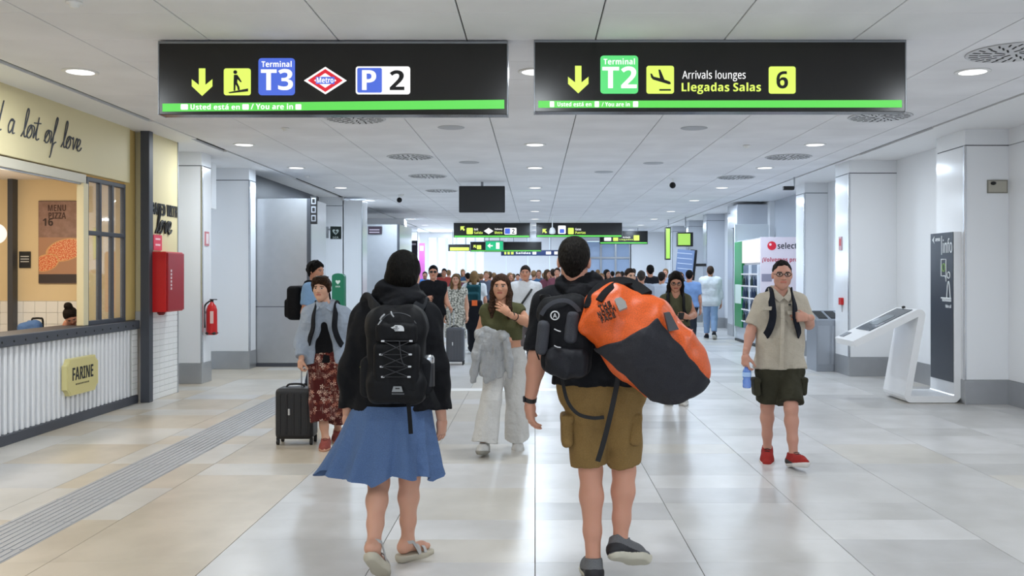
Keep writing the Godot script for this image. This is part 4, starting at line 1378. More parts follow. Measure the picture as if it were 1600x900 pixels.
	var navy := mat("27303c", 0.3)
	spanp(Vector3(ip, Y(598, z), -z - 0.02), Vector3(ip - 0.006, Y(362, z), -z - 0.68), "info_panel", navy, k, 0.002)
	var wh := mat("e9edf0", 0.5)
	var ipx := ip - 0.007
	text("info", 0.17, 0.26, Vector3(ipx, Y(384, 11.8), -z - 0.17) - k.position, wh, k, rx, false)
	spanp(Vector3(ipx, Y(398, 11.8), -z - 0.33), Vector3(ipx - 0.003, Y(368, 11.8), -z - 0.345), "bar", wh, k)
	text("aena", 0.05, 0.14, Vector3(ipx, Y(374, 11.9), -z - 0.46) - k.position, wh, k, rx, true)
	var ka := MB.new()
	ka.prism(PackedVector2Array([Vector2(-0.07, 0), Vector2(0, 0.05), Vector2(-0.02, 0), Vector2(0, -0.05)]), 0.003, Transform3D(rx, Vector3(ipx, Y(374, 11.9), -z - 0.55)))
	part(ka, "arrow_mark", wh, k)
	var zc := z + 0.22
	var kf := MB.new()
	var yq := Y(420, 11.8)
	kf.tube([Vector3(ipx, yq + 0.12, -zc - 0.13), Vector3(ipx, yq + 0.12, -zc + 0.01), Vector3(ipx, yq - 0.16, -zc + 0.01), Vector3(ipx, yq - 0.09, -zc - 0.02), Vector3(ipx, yq - 0.09, -zc - 0.13), Vector3(ipx, yq + 0.12, -zc - 0.13)], 0.008, 6)
	kf.tube(smooth([Vector3(ipx, yq - 0.36, -zc + 0.03), Vector3(ipx, yq - 0.22, -zc + 0.05), Vector3(ipx, yq - 0.16, -zc + 0.08), Vector3(ipx, yq - 0.22, -zc + 0.11), Vector3(ipx, yq - 0.36, -zc + 0.13)]), 0.008, 6)
	kf.tube([Vector3(ipx, yq - 0.37, -zc - 0.13), Vector3(ipx, yq - 0.37, -zc + 0.15)], 0.009, 6)
	var ringp := []
	for q in 13: ringp.append(Vector3(ipx, yq - 0.08 + 0.04 * sin(TAU * q / 12), -zc + 0.08 + 0.04 * cos(TAU * q / 12)))
	kf.tube(ringp, 0.007, 6)
	part(kf, "pictogram", wh, k)
	var kg := MB.new()
	ringp = []
	for q in 13: ringp.append(Vector3(ipx, yq + 0.015 + 0.05 * sin(TAU * q / 12), -zc - 0.06 + 0.04 * cos(TAU * q / 12)))
	kg.tube(ringp, 0.008, 6)
	part(kg, "pictogram", mat("8fb36a", 0.5), k)
	text("Videollamada", 0.045, 0.26, Vector3(ipx, Y(468, 11.8), -z - 0.20) - k.position, wh, k, rx, true)
	text("Video call", 0.04, 0.16, Vector3(ipx, Y(478, 11.8), -z - 0.15) - k.position, wh, k, rx, false)
	# steel bin
	z = 15.33
	var b := thing("steel_bin", "brushed steel recycling bin with a sloped top beside the white pillar", "bin", Vector3(X(1298, z), 0, -z))
	var bp := MB.new()
	var x0 := X(1275, z); var x1 := X(1321, z)
	bp.prism(PackedVector2Array([Vector2(0.0, 0.0), Vector2(0.55, 0.0), Vector2(0.55, 0.98), Vector2(0.0, 0.84)]), x1 - x0, Transform3D(Basis(Vector3(0, 0, -1), Vector3(0, 1, 0), Vector3(1, 0, 0)), Vector3(x0, 0, -z + 0.02)))
	part(bp, "body", mat("9da3ac", 0.32, 0.6), b)
	var tilt := Basis(Vector3(1, 0, 0), atan2(0.14, 0.55))
	for q in 2: boxp(Vector3(lerpf(x0, x1, 0.3 + 0.42 * q), 0.918, -z - 0.27), Vector3(0.15, 0.01, 0.40), "slot", M.ink, b, 0.0, tilt)
	for q in 2: spanp(Vector3(lerpf(x0, x1, 0.05 + 0.48 * q), 0.12, -z + 0.018), Vector3(lerpf(x0, x1, 0.45 + 0.48 * q), 0.75, -z + 0.026), "door", mat("a9afb8", 0.3, 0.6), b, 0.002)
	# call point and signs on the pillar side
	var cp := thing("fire_call_point", "small red fire alarm call point on the white pillar", "alarm", Vector3(4.905, Y(475, 15.0), -14.95))
	spanp(Vector3(4.908, Y(476, 15.0), -14.86), Vector3(4.87, Y(465, 15.0), -15.0), "box", red, cp, 0.004)
	spanp(Vector3(4.908, Y(487, 15.0), -14.92), Vector3(4.895, Y(476, 15.0), -14.935), "conduit", mat("b9b9bd", 0.5), cp)
	var fs := thing("fire_sign", "small red bordered fire sign higher on the white pillar", "sign", Vector3(4.905, Y(391, 15.0), -15.0))
	spanp(Vector3(4.908, Y(391, 15.0), -14.93), Vector3(4.896, Y(370, 15.0), -15.07), "plate", mat("c5a0a8", 0.5), fs)
	spanp(Vector3(4.896, Y(384, 15.0), -14.96), Vector3(4.893, Y(373, 15.0), -15.04), "pictogram", red, fs)
	# recessed box with a camera
	z = 11.45
	var nb := thing("wall_camera_box", "small beige recessed box with a dark camera on the white pillar", "camera", P(1558, 301, z))
	spanp(P(1542, 302, z) + Vector3(0, 0, 0.0), P(1574, 281, z) + Vector3(0, 0, 0.012), "frame", mat("8d8a80", 0.5), nb)
	spanp(P(1544, 300, z) + Vector3(0, 0, 0.012), P(1572, 283, z) + Vector3(0, 0, 0.014), "recess", mat("b3afa2", 0.6), nb)
	var nc := MB.new(); nc.ball(P(1551, 286.5, z) + Vector3(0, 0, 0.02), Vector3(0.035, 0.022, 0.03), 10)
	part(nc, "camera", M.ink, nb)
	# vending machine
	z = 20.0
	var v := thing("vending_machine", "vending machine with a pale pink side and glowing glass front", "vending machine", Vector3(5.2, 0, -21.3))
	var pink := mat("ded3dc", 0.3)
	spanp(Vector3(4.83, 0.05, -z), Vector3(5.65, 2.39, -z - 0.06), "side_panel", pink, v, 0.005)
	spanp(Vector3(4.88, 0.05, -z - 0.06), Vector3(5.65, 2.39, -22.6), "cabinet", mat("c9ced6", 0.4), v, 0.005)
	spanp(Vector3(4.83, 0.05, -22.6), Vector3(5.65, 2.8, -22.66), "side_panel", mat("e6ecef", 0.3), v, 0.005)
	spanp(Vector3(4.83, 0.0, -z), Vector3(5.65, 0.05, -22.6), "foot", M.ink, v)
	spanp(Vector3(4.82, 1.85, -z - 0.08), Vector3(4.88, 2.36, -21.75), "light_box", glow("fbf6f6", 0.85), v)
	spanp(Vector3(4.845, 0.35, -z - 0.08), Vector3(4.885, 1.80, -21.75), "display_back", mat("5f6f86", 0.4), v)
	spanp(Vector3(4.82, 0.35, -21.78), Vector3(4.88, 2.36, -22.58), "green_front", mat("1f8a4c", 0.3), v)
	spanp(Vector3(4.815, 0.9, -21.85), Vector3(4.82, 1.35, -22.5), "print", mat("d4e4dc", 0.4), v)
	for q in 5:
		spanp(Vector3(4.79, 0.50 + 0.27 * q, -z - 0.1), Vector3(4.85, 0.53 + 0.27 * q, -21.72), "shelf", glow("eef4ff", 0.55), v)
	for q in 2: spanp(Vector3(4.79, 0.35, -20.1 - 0.8 * q), Vector3(4.85, 1.8, -20.16 - 0.8 * q), "divider", mat("dfe6ee", 0.3), v)
	stext("selecta", 1215, 379, 1251, 389, z, 0.001, mat("2b2b33", 0.5), v)
	disc(1206, 384, 7.0, z, 0.001, "logo_disc", mat("d81f36", 0.4), v)
	disc(1203.5, 382, 2.0, z, 0.005, "logo_disc", mat("f2d4d8", 0.4), v)
	stext("¡Volvemos pronto!", 1191, 402, 1262, 411, z, 0.001, mat("b8344c", 0.5), v)
	spanp(P(1190, 440, z) + Vector3(0, 0, 0.001), P(1206, 428, z) + Vector3(0, 0, 0.003), "print", mat("8f8a9c", 0.5), v)
	var bot := MB.new(); bot.lathe([Vector2(0.001, 0), Vector2(0.033, 0.0), Vector2(0.034, 0.12), Vector2(0.013, 0.17), Vector2(0.014, 0.2), Vector2(0.001, 0.2)], 8)
	var bmsh := bot.mesh()
	var bc := [mat("23324e", 0.2), mat("39465c", 0.2), mat("2a3a34", 0.2)]
	for r in 4:
		for q in 6:
			var t := thing("drink_bottle", "dark drink bottle on the %s shelf of the vending machine" % ["lowest lit", "second lowest lit", "third lit", "highest lit"][r], "bottle", Vector3(4.809, 0.53 + 0.27 * r, -(20.22 + 0.26 * q)), "bottles in the vending machine")
			shared(bmsh, "bottle_body", bc[(r + q) % 3], t, Vector3.ZERO)
	# screens and signs on the far right pillars
	z = 27.5
	var s1 := thing("tilted_screen", "pale blue timetable screen tilted on the right-hand wall", "screen", P(1071, 436, z))
	var tb := Basis(Vector3(0, 0, 1), -0.10) * Basis(Vector3.UP, -0.25)
	boxp(P(1070, 413, z), Vector3(0.50, 0.86, 0.05), "screen", glow("7f9fd6", 0.5), s1, 0.005, tb)
	boxp(P(1082, 414, z + 0.1), Vector3(0.20, 0.90, 0.10), "casing", M.ink, s1, 0.01, tb)
	boxp(Vector3(4.82, Y(414, z), -27.68), Vector3(0.48, 0.08, 0.08), "wall_arm", M.ink, s1)
	for q in 5: boxp(P(1070, 396 + 8 * q, z) + tb * Vector3(0, 0, 0.028), Vector3(0.44, 0.012, 0.004), "table_line", mat("dfe8f6", 0.5), s1, 0.0, tb)
	for q in [[1045, 355, 406, 30.5, 0.06], [1072, 363, 385, 29.0, 0.22]]:
		var t := thing("lit_sign", "narrow sign with glowing green edge hung from the ceiling" if q[4] < 0.1 else "small green and yellow lit sign box hung from the ceiling", "sign", P(q[0], q[2], q[3]))
		spanp(P(q[0], q[2], q[3]) - Vector3(q[4] + 0.04, 0, 0), P(q[0], q[1], q[3]) + Vector3(q[4], 0, -0.3), "case", M.ink, t, 0.004)
		spanp(P(q[0], q[2] - 2, q[3]) + Vector3(-q[4] - 0.03, 0, 0.002), P(q[0], q[1] + 2, q[3]) + Vector3(q[4] * 0.6, 0, 0.006), "glow_panel", glow("b6f06a", 0.8), t)
		spanp(P(q[0], q[1], q[3]) - Vector3(0.015, 0, 0.1), Vector3(X(q[0], q[3]) + 0.015, CEIL, -q[3] - 0.14), "hanger", M.sign_frame, t)
	z = 15.3
	var cm := thing("bullet_camera", "dark bullet camera on a bracket under the ceiling border", "camera", P(1232, 298, 17.2))
	boxp(P(1232, 294, 17.2), Vector3(0.20, 0.07, 0.09), "camera_body", M.ink, cm, 0.01)
	spanp(P(1240, 294, 17.2) + Vector3(0, 0, 0.015), Vector3(X(1242, 17.2), CEIL, -17.215), "bracket", M.steel, cm)
# ================================================================ figures
# joints J: head, fwd (facing), up, neck, pelvis, sh0/sh1, el0/el1, wr0/wr1, hip0/hip1, kn0/kn1, an0/an1, ft0/ft1 (foot direction), S (height / 1.75)
# side 0 lies towards -x, side 1 towards +x
func pose(x: float, z: float, h: float, yaw: float, stride := 0.0, wide := 1.0) -> Dictionary:
	var S := h / 1.75
	var f := Vector3(sin(yaw), 0, cos(yaw))
	var l := Vector3(cos(yaw), 0, -sin(yaw))
	if l.x < 0.0: l = -l
	var b := Vector3(x, 0, -z)
	var u := Vector3.UP
	var J := {"S": S, "fwd": f, "up": u, "lat": l, "base": b, "fat": 1.0}
	J.pelvis = b + u * 0.53 * h
	J.neck = b + u * 0.835 * h
	J.head = b + u * 0.928 * h + f * 0.015
	for s in 2:
		var g := -1.0 if s == 0 else 1.0
		var st := stride * (1.0 if s == 0 else -1.0)
		J["sh%d" % s] = b + u * 0.805 * h + l * g * 0.108 * h * wide
		J["el%d" % s] = b + u * 0.63 * h + l * g * 0.135 * h * wide - f * st * 0.25
		J["wr%d" % s] = b + u * 0.485 * h + l * g * 0.14 * h * wide - f * st * 0.35 + f * 0.05
		J["hip%d" % s] = b + u * 0.52 * h + l * g * 0.05 * h
		J["kn%d" % s] = b + u * 0.285 * h + l * g * 0.05 * h + f * st * 0.5 + f * (0.03 + 0.06 * absf(stride))
		J["an%d" % s] = b + u * (0.05 * h + (0.06 if st < -0.1 else 0.0)) + l * g * 0.05 * h + f * st
		J["ft%d" % s] = (f + l * g * 0.12 + u * (-0.5 if st < -0.1 else 0.0)).normalized()
	return J
func lat(J: Dictionary) -> Vector3: return (J.sh1 - J.sh0).normalized()
func torso(s: Sdf, J: Dictionary, off: float, k := 0.06, hips := true) -> void:
	var S: float = J.S
	var f: Vector3 = J.fwd
	var sq: Vector3 = f * float(J.get("flat", 1.22))
	var w: float = J.fat
	var c0: Vector3 = J.sh0.lerp(J.sh1, 0.23) + Vector3.DOWN * 0.10 * S
	var c1: Vector3 = J.sh0.lerp(J.sh1, 0.77) + Vector3.DOWN * 0.10 * S
	var wc: Vector3 = J.pelvis.lerp(J.neck, 0.38)
	var l := lat(J)
	var w0 := wc - l * 0.06 * S * w
	var w1 := wc + l * 0.06 * S * w
	var rw: float = 0.098 * S * w + off
	var rc: float = 0.112 * S * w + off
	var rh: float = 0.112 * S * w + off
	s.bone(c0, c1, rc, rc, k, sq)
	s.bone(c0, w0, rc, rw, k, sq)
	s.bone(c1, w1, rc, rw, k, sq)
	s.bone(w0, w1, rw, rw, k, sq)
	for i in 2:
		var q: Vector3 = J["sh%d" % i]
		s.bone(q, J.neck + Vector3.DOWN * 0.015 * S, 0.042 * S + off, 0.046 * S + off, k)
		if hips: s.bone(w0 if i == 0 else w1, J["hip%d" % i], rw, rh, k, sq)
	if hips: s.bone(J.hip0, J.hip1, rh, rh, k, sq)
	if J.has("belly"): s.bone(wc + f * J.belly, wc + f * J.belly + Vector3.DOWN * 0.10, rw, rw, 0.1)
	if J.has("bust"):
		for i in 2: s.ball((c0 if i == 0 else c1) + f * 0.075 * S + Vector3.DOWN * 0.06 * S, 0.058 * S + off, 0.05)
func arm(s: Sdf, J: Dictionary, i: int, off: float, t := 2.0, k := 0.03, flat_end := false) -> void:
	var S: float = J.S
	var a: Vector3 = J["sh%d" % i]; var e: Vector3 = J["el%d" % i]; var w: Vector3 = J["wr%d" % i]
	var m: float = J.get("limb", 1.0)
	if t <= 1.0:
		s.bone(a, a.lerp(e, t), 0.049 * S * m + off, lerpf(0.049, 0.042, t) * S * m + off * 1.15, k, Vector3.ZERO, false, flat_end)
	else:
		s.bone(a, e, 0.049 * S * m + off, 0.042 * S * m + off, k)
		var mid := e.lerp(w, 0.3)
		if t > 1.3:
			s.bone(e, mid, 0.041 * S * m + off, 0.042 * S * m + off, k)
			s.bone(mid, e.lerp(w, t - 1.0), 0.042 * S * m + off, lerpf(0.042, 0.028, (t - 1.3) / 0.7) * S * m + off, k, Vector3.ZERO, false, flat_end)
		else: s.bone(e, e.lerp(w, t - 1.0), 0.041 * S * m + off, 0.04 * S * m + off, k, Vector3.ZERO, false, flat_end)
func leg(s: Sdf, J: Dictionary, i: int) -> void:
	var S: float = J.S
	var h: Vector3 = J["hip%d" % i]; var q: Vector3 = J["kn%d" % i]; var a: Vector3 = J["an%d" % i]
	var m: float = J.get("limb", 1.0)
	var f: Vector3 = J.fwd
	s.bone(h, q, 0.085 * S * m, 0.056 * S * m, 0.03)
	var c := q.lerp(a, 0.28) - f * 0.014
	s.bone(q, c, 0.054 * S * m, 0.056 * S * m, 0.03)
	s.bone(c, q.lerp(a, 0.66) - f * 0.006, 0.056 * S * m, 0.042 * S * m, 0.03)
	s.bone(q.lerp(a, 0.66) - f * 0.006, a, 0.042 * S * m, 0.035 * S * m, 0.03)
	var d: Vector3 = J["ft%d" % i]
	var up := (q - a).normalized()
	s.bone(a - up * 0.025 - d * 0.03, a + d * 0.11 - up * 0.045, 0.032 * S, 0.024 * S, 0.03)
	s.bone(a, a - up * 0.035 - d * 0.035, 0.033 * S, 0.028 * S, 0.03)
	s.bone(a + d * 0.11 - up * 0.045, a + d * 0.16 - up * 0.05, 0.026 * S, 0.018 * S, 0.03)
func hand(mb: Array, w: Vector3, dir: Vector3, palm: Vector3, thumb: Vector3, curl: float, c: Color, sc := 1.0, cell := 0.0045) -> void:
	var s := Sdf.new()
	s.cell = cell
	dir = dir.normalized()
	palm = (palm - dir * palm.dot(dir)).normalized()
	var sd := dir.cross(palm).normalized()
	if sd.dot(thumb) < 0.0: sd = -sd
	s.bone(w - dir * 0.03 * sc, w + dir * 0.03 * sc, 0.026 * sc, 0.024 * sc, 0.02, palm * 1.25)
	s.bone(w + dir * 0.03 * sc + sd * 0.012 * sc, w + dir * 0.08 * sc + sd * 0.022 * sc, 0.019 * sc, 0.015 * sc, 0.025)
	s.bone(w + dir * 0.03 * sc - sd * 0.012 * sc, w + dir * 0.075 * sc - sd * 0.024 * sc, 0.019 * sc, 0.014 * sc, 0.025)
	s.bone(w + dir * 0.035 * sc, w + dir * 0.08 * sc, 0.019 * sc, 0.015 * sc, 0.025)
	var len := [0.074, 0.082, 0.077, 0.06]
	for i in 4:
		var o := (0.030 - 0.020 * i) * sc
		var p := w + dir * (0.083 - (0.008 if i == 3 else 0.0)) * sc + sd * o
		var a := curl * (0.5 + 0.12 * i)
		var r := 0.0092 * sc
		for k in 3:
			var d := (dir * cos(a) + palm * sin(a) + sd * (0.10 - 0.07 * i)).normalized()
			var q: Vector3 = p + d * (float(len[i]) * float([0.45, 0.31, 0.24][k]) * sc)
			s.bone(p, q, r, r - 0.0007 * sc, 0.006)
			p = q
			r -= 0.0007 * sc
			a += curl * 0.75
	var tp := w + dir * 0.025 * sc + sd * 0.02 * sc
	var td := (dir * 0.62 + sd * 0.62 + palm * 0.45).normalized()
	s.bone(tp, tp + td * 0.045 * sc, 0.016 * sc, 0.0115 * sc, 0.015)
	var td2 := (dir * 0.85 + sd * 0.2 + palm * (0.35 + 0.4 * curl)).normalized()
	s.bone(tp + td * 0.045 * sc, tp + td * 0.045 * sc + td2 * 0.05 * sc, 0.0112 * sc, 0.0085 * sc, 0.006)
	mb.append([s, c])
# head with a face; o = {eyes, brow, lips, hair}
func head(mb: Array, J: Dictionary, skin: Color, cell := 0.0042, o := {}) -> Transform3D:
	var f: Vector3 = J.get("look", J.fwd)
	var u: Vector3 = J.up
	u = (u - f * u.dot(f)).normalized()
	var r := u.cross(f).normalized()
	var sc: float = J.S * o.get("scale", 1.0)
	var T := Transform3D(Basis(r * sc, u * sc, f * sc), J.head)
	var B := Basis(r, u, f)
	var s := Sdf.new()
	s.cell = cell
	var g := func(x: float, y: float, z: float) -> Vector3: return T * Vector3(x, y, z)
	s.ell(g.call(0, 0.032, -0.012), Vector3(0.073, 0.090, 0.092) * sc, 0.03, B)
	s.ell(g.call(0, -0.02, 0.03), Vector3(0.060, 0.085, 0.062) * sc, 0.04, B)
	s.bone(g.call(-0.03, -0.055, 0.02), g.call(0, -0.092, 0.06), 0.034 * sc, 0.022 * sc, 0.03)
	s.bone(g.call(0.03, -0.055, 0.02), g.call(0, -0.092, 0.06), 0.034 * sc, 0.022 * sc, 0.03)
	for q in [-1.0, 1.0]:
		s.ball(g.call(q * 0.040, -0.018, 0.056), 0.022 * sc, 0.03)
		s.ell(g.call(q * 0.077, -0.004, -0.012), Vector3(0.011, 0.031, 0.019) * sc, 0.008, B)
	s.bone(g.call(-0.034, 0.030, 0.078), g.call(0.034, 0.030, 0.078), 0.011 * sc, 0.011 * sc, 0.02)
	s.bone(g.call(0, 0.018, 0.086), g.call(0, -0.022, 0.106), 0.009 * sc, 0.0125 * sc, 0.012)
	s.bone(g.call(-0.012, -0.026, 0.094), g.call(0.012, -0.026, 0.094), 0.008 * sc, 0.008 * sc, 0.008)
	s.bone(g.call(-0.018, -0.053, 0.080), g.call(0.018, -0.053, 0.080), 0.010 * sc, 0.010 * sc, 0.012)
	s.bone(g.call(0, -0.06, -0.025), J.neck + Vector3.DOWN * 0.03, 0.054 * sc, 0.058 * sc, 0.03)
	for q in [-1.0, 1.0]: s.hole(g.call(q * 0.032, 0.012, 0.100), g.call(q * 0.034, 0.012, 0.100), 0.015 * sc, 0.015 * sc)
	var inv := T.affine_inverse()
	var brow: Color = o.get("brow", Color(0.05, 0.03, 0.02))
	var lips: Color = o.get("lips", Color(skin.r * 0.85, skin.g * 0.55, skin.b * 0.55))
	var shave: float = o.get("shave", 0.0)
	s.paint = func(p: Vector3) -> Color:
		var q := inv * p
		if q.z > 0.045:
			var ax := absf(q.x)
			var ex := (ax - 0.032) / 0.0155
			var ey := (q.y - 0.011) / 0.0075
			if ex * ex + ey * ey < 1.0:
				return Color(0.03, 0.02, 0.018) if absf(ex) < 0.5 else Color(0.5, 0.46, 0.44)
			if ax > 0.014 and ax < 0.052 and absf(q.y - 0.030 + (ax - 0.03) * (ax - 0.03) * 9.0) < 0.0055: return brow
			if ax < 0.025 and absf(q.y + 0.053) < 0.0085: return lips
			if shave > 0.0 and q.y < -0.03: return skin.lerp(Color(0.12, 0.10, 0.09), shave)
		return skin
	mb.append([s, skin])
	return T
func skin_mat() -> StandardMaterial3D:
	if not M.has("skin"):
		var m := mat(Color.WHITE, 0.5, 0.0, 0.4)
		m.vertex_color_use_as_albedo = true
		m.subsurf_scatter_enabled = true
		m.subsurf_scatter_strength = 0.08
		M.skin = m
	return M.skin
func hair_mat(hex) -> StandardMaterial3D:
	var m := mat(hex, 0.68, 0.0, 0.25)
	if not M.has("tex_hair"):
		var im := noise_img(256, 31, 0.09, 3)
		M.tex_hair = tint_tex(im, Color(0.35, 0.35, 0.35), Color(1, 1, 1), 0.3, 0.7)
	triplanar(m, M.tex_hair, 6.0, M.tex_hair, 0.5, false)
	m.uv1_scale = Vector3(6, 1.6, 6)
	return m
# close-cropped or short hair around the head frame T
func short_hair(T: Transform3D, cell: float, thick := 0.0, fringe := 0.055, low := -0.055) -> Sdf:
	var s := Sdf.new()
	s.cell = cell
	var sc := T.basis.x.length()
	var B := T.basis.orthonormalized()
	s.ell(T * Vector3(0, 0.036, -0.016), Vector3(0.079 + thick, 0.094 + thick, 0.096 + thick) * sc, 0.02, B)
	s.bone(T * Vector3(0, -0.01, -0.055), T * Vector3(0, low, -0.055), (0.056 + thick * 0.7) * sc, 0.042 * sc, 0.03)
	s.cut(T * Vector3(0, fringe, 0.075), B * Vector3(0, -0.66, 0.75))
	return s
func wrinkle(s: Sdf, amp: float, fr: float, sd: int, stretch := Vector3(1, 0.55, 1)) -> void:
	var n := FastNoiseLite.new()
	n.seed = sd
	n.frequency = fr
	n.fractal_octaves = 2
	s.wr_noise = n
	s.wr_amp = amp
	s.wr_scale = stretch
# shoe: upper, sole and a band; d = direction of the foot, up = sole normal
func shoe(parent: Node3D, an: Vector3, d: Vector3, up: Vector3, S: float, upper: Material, sole: Material, trim: Material, cell := 0.007) -> void:
	d = d.normalized()
	up = (up - d * up.dot(d)).normalized()
	var lt := d.cross(up)
	var heel := an - up * 0.045 * S - d * 0.045 * S
	var ball := an - up * 0.050 * S + d * 0.10 * S
	var toe := an - up * 0.055 * S + d * 0.175 * S
	var bottom := an - up * 0.092 * S
	var u := Sdf.new()
	u.cell = cell
	u.bone(heel, ball, 0.042 * S, 0.050 * S, 0.03)
	u.bone(ball, toe, 0.050 * S, 0.036 * S, 0.03)
	u.bone(heel, an + up * 0.012 * S - d * 0.02 * S, 0.040 * S, 0.044 * S, 0.03)
	u.bone(an - up * 0.01 * S + d * 0.02 * S, ball, 0.046 * S, 0.046 * S, 0.03)
	var keep := u.ops.duplicate()
	u.cut(bottom + up * 0.022 * S, -up)
	u.cut(an + up * 0.022 * S, up + d * 0.15)
	parent = psdf(u, "shoe", upper, parent)
	var w := Sdf.new()
	w.cell = cell
	w.lo = u.lo; w.hi = u.hi
	for op in keep:
		var q: Array = op.duplicate()
		q[3] += 0.007 * S; q[4] += 0.007 * S
		w.ops.append(q)
	w.grow(heel, 0.06 * S); w.grow(toe, 0.06 * S)
	w.cut(bottom, -up)
	w.cut(bottom + up * 0.030 * S, up - d * 0.06)
	psdf(w, "sole", sole, parent)
	if trim:
		var t := Sdf.new()
		t.cell = cell
		for op in keep:
			var q: Array = op.duplicate()
			q[3] += 0.003 * S; q[4] += 0.003 * S
			t.ops.append(q)
		t.lo = u.lo; t.hi = u.hi
		t.cut(bottom + up * 0.028 * S, -up)
		t.cut(bottom + up * 0.058 * S, up + d * 0.25)
		psdf(t, "trim", trim, parent)
		var lc := MB.new()
		for i in 4:
			var c := an + d * (0.05 + 0.022 * i) * S + up * (0.022 - 0.013 * i) * S
			lc.tube([c - lt * 0.026 * S, c + up * 0.006, c + lt * 0.026 * S], 0.0035, 5)
		part(lc, "laces", trim, parent)
func top(parent: Node3D, J: Dictionary, m: Material, o: Dictionary) -> Node3D:
	var s := Sdf.new()
	s.cell = o.get("cell", 0.011)
	var off: float = o.get("off", 0.014)
	torso(s, J, off + o.get("loose", 0.0), 0.06)
	var sl = o.get("sleeve", 0.6)
	for i in 2:
		var t: float = sl[i] if sl is Array else sl
		if t > 0.0: arm(s, J, i, off + o.get("arm_loose", 0.0), t, 0.035, true)
	if o.has("collar"): s.bone(J.neck + Vector3.DOWN * 0.02, J.neck + (J.head - J.neck).normalized() * o.collar, 0.072 * J.S, 0.070 * J.S, 0.03, Vector3.ZERO, false, true)
	if o.has("hem"): s.cut(Vector3(0, o.hem, 0), o.get("hem_n", Vector3.DOWN))
	if o.has("neck_hole"):
		var nb: Vector3 = J.neck + Vector3.UP * 0.02
		s.hole(nb, nb + Vector3.UP * 0.12, 0.062 * J.S * o.neck_hole, 0.085 * J.S * o.neck_hole)
		if o.has("vee"): s.hole(nb + J.fwd * 0.06, nb + J.fwd * (0.12 + 0.02) + Vector3.DOWN * o.vee, 0.05, 0.015)
	if o.get("wr", 0.008) > 0.0: wrinkle(s, o.get("wr", 0.008), o.get("wf", 7.0), o.get("seed", 1))
	if o.has("paint"): s.paint = o.paint
	return psdf(s, o.get("name", "shirt"), m, parent)
func trousers(parent: Node3D, J: Dictionary, m: Material, o: Dictionary) -> Node3D:
	var s := Sdf.new()
	s.cell = o.get("cell", 0.011)
	var S: float = J.S
	var off: float = o.get("off", 0.016)
	var rh: float = 0.110 * S * J.fat + off
	var sq: Vector3 = J.fwd * J.get("flat", 1.22)
	s.bone(J.hip0 + Vector3.UP * 0.10 * S, J.hip1 + Vector3.UP * 0.10 * S, rh - 0.012, rh - 0.012, 0.05, sq)
	s.bone(J.hip0, J.hip1, rh, rh, 0.05, sq)
	var w: Array = o.get("w", [0.095, 0.075, 0.065])
	var t: float = o.get("len", 1.9)
	for i in 2:
		var h: Vector3 = J["hip%d" % i]; var k: Vector3 = J["kn%d" % i]; var a: Vector3 = J["an%d" % i]
		if t <= 1.0:
			s.bone(h, h.lerp(k, t), w[0] * S, w[2] * S, o.get("k", 0.035), Vector3.ZERO, false, true)
		else:
			s.bone(h, k, w[0] * S, w[1] * S, 0.035)
			s.bone(k, k.lerp(a, t - 1.0), w[1] * S, w[2] * S, 0.035, Vector3.ZERO, false, true)
	s.cut(J.pelvis + Vector3.UP * o.get("rise", 0.10) * S, Vector3.UP)
	wrinkle(s, o.get("wr", 0.007), o.get("wf", 8.0), o.get("seed", 3))
	if o.has("paint"): s.paint = o.paint
	return psdf(s, o.get("name", "trousers"), m, parent)
# body under the clothes, one continuous mesh with head and hands
func body_mesh(J: Dictionary, skin: Color, cell: float, o := {}) -> Array:
	var mb := []
	var s := Sdf.new()
	s.cell = cell
	torso(s, J, -0.004, 0.05)
	for i in 2:
		arm(s, J, i, 0.0)
		leg(s, J, i)
	s.bone(J.neck + Vector3.DOWN * 0.05, J.neck.lerp(J.head, 0.5), 0.062 * J.S, 0.054 * J.S, 0.04)
	mb.append([s, skin])
	var T := head(mb, J, skin, o.get("head_cell", 0.0042), o)
	return [mb, T]
func sk(hex: String) -> Color: return Color(hex).srgb_to_linear()
func person(label: String, J: Dictionary, group := "") -> Node3D:
	return thing("person", label, "person", J.base, group)

func people() -> void:
	for f in [near_woman, near_man, beige_man, green_woman, suitcase_woman, glasses_woman, middle_people, crowd, shop_worker]:
		f.call()

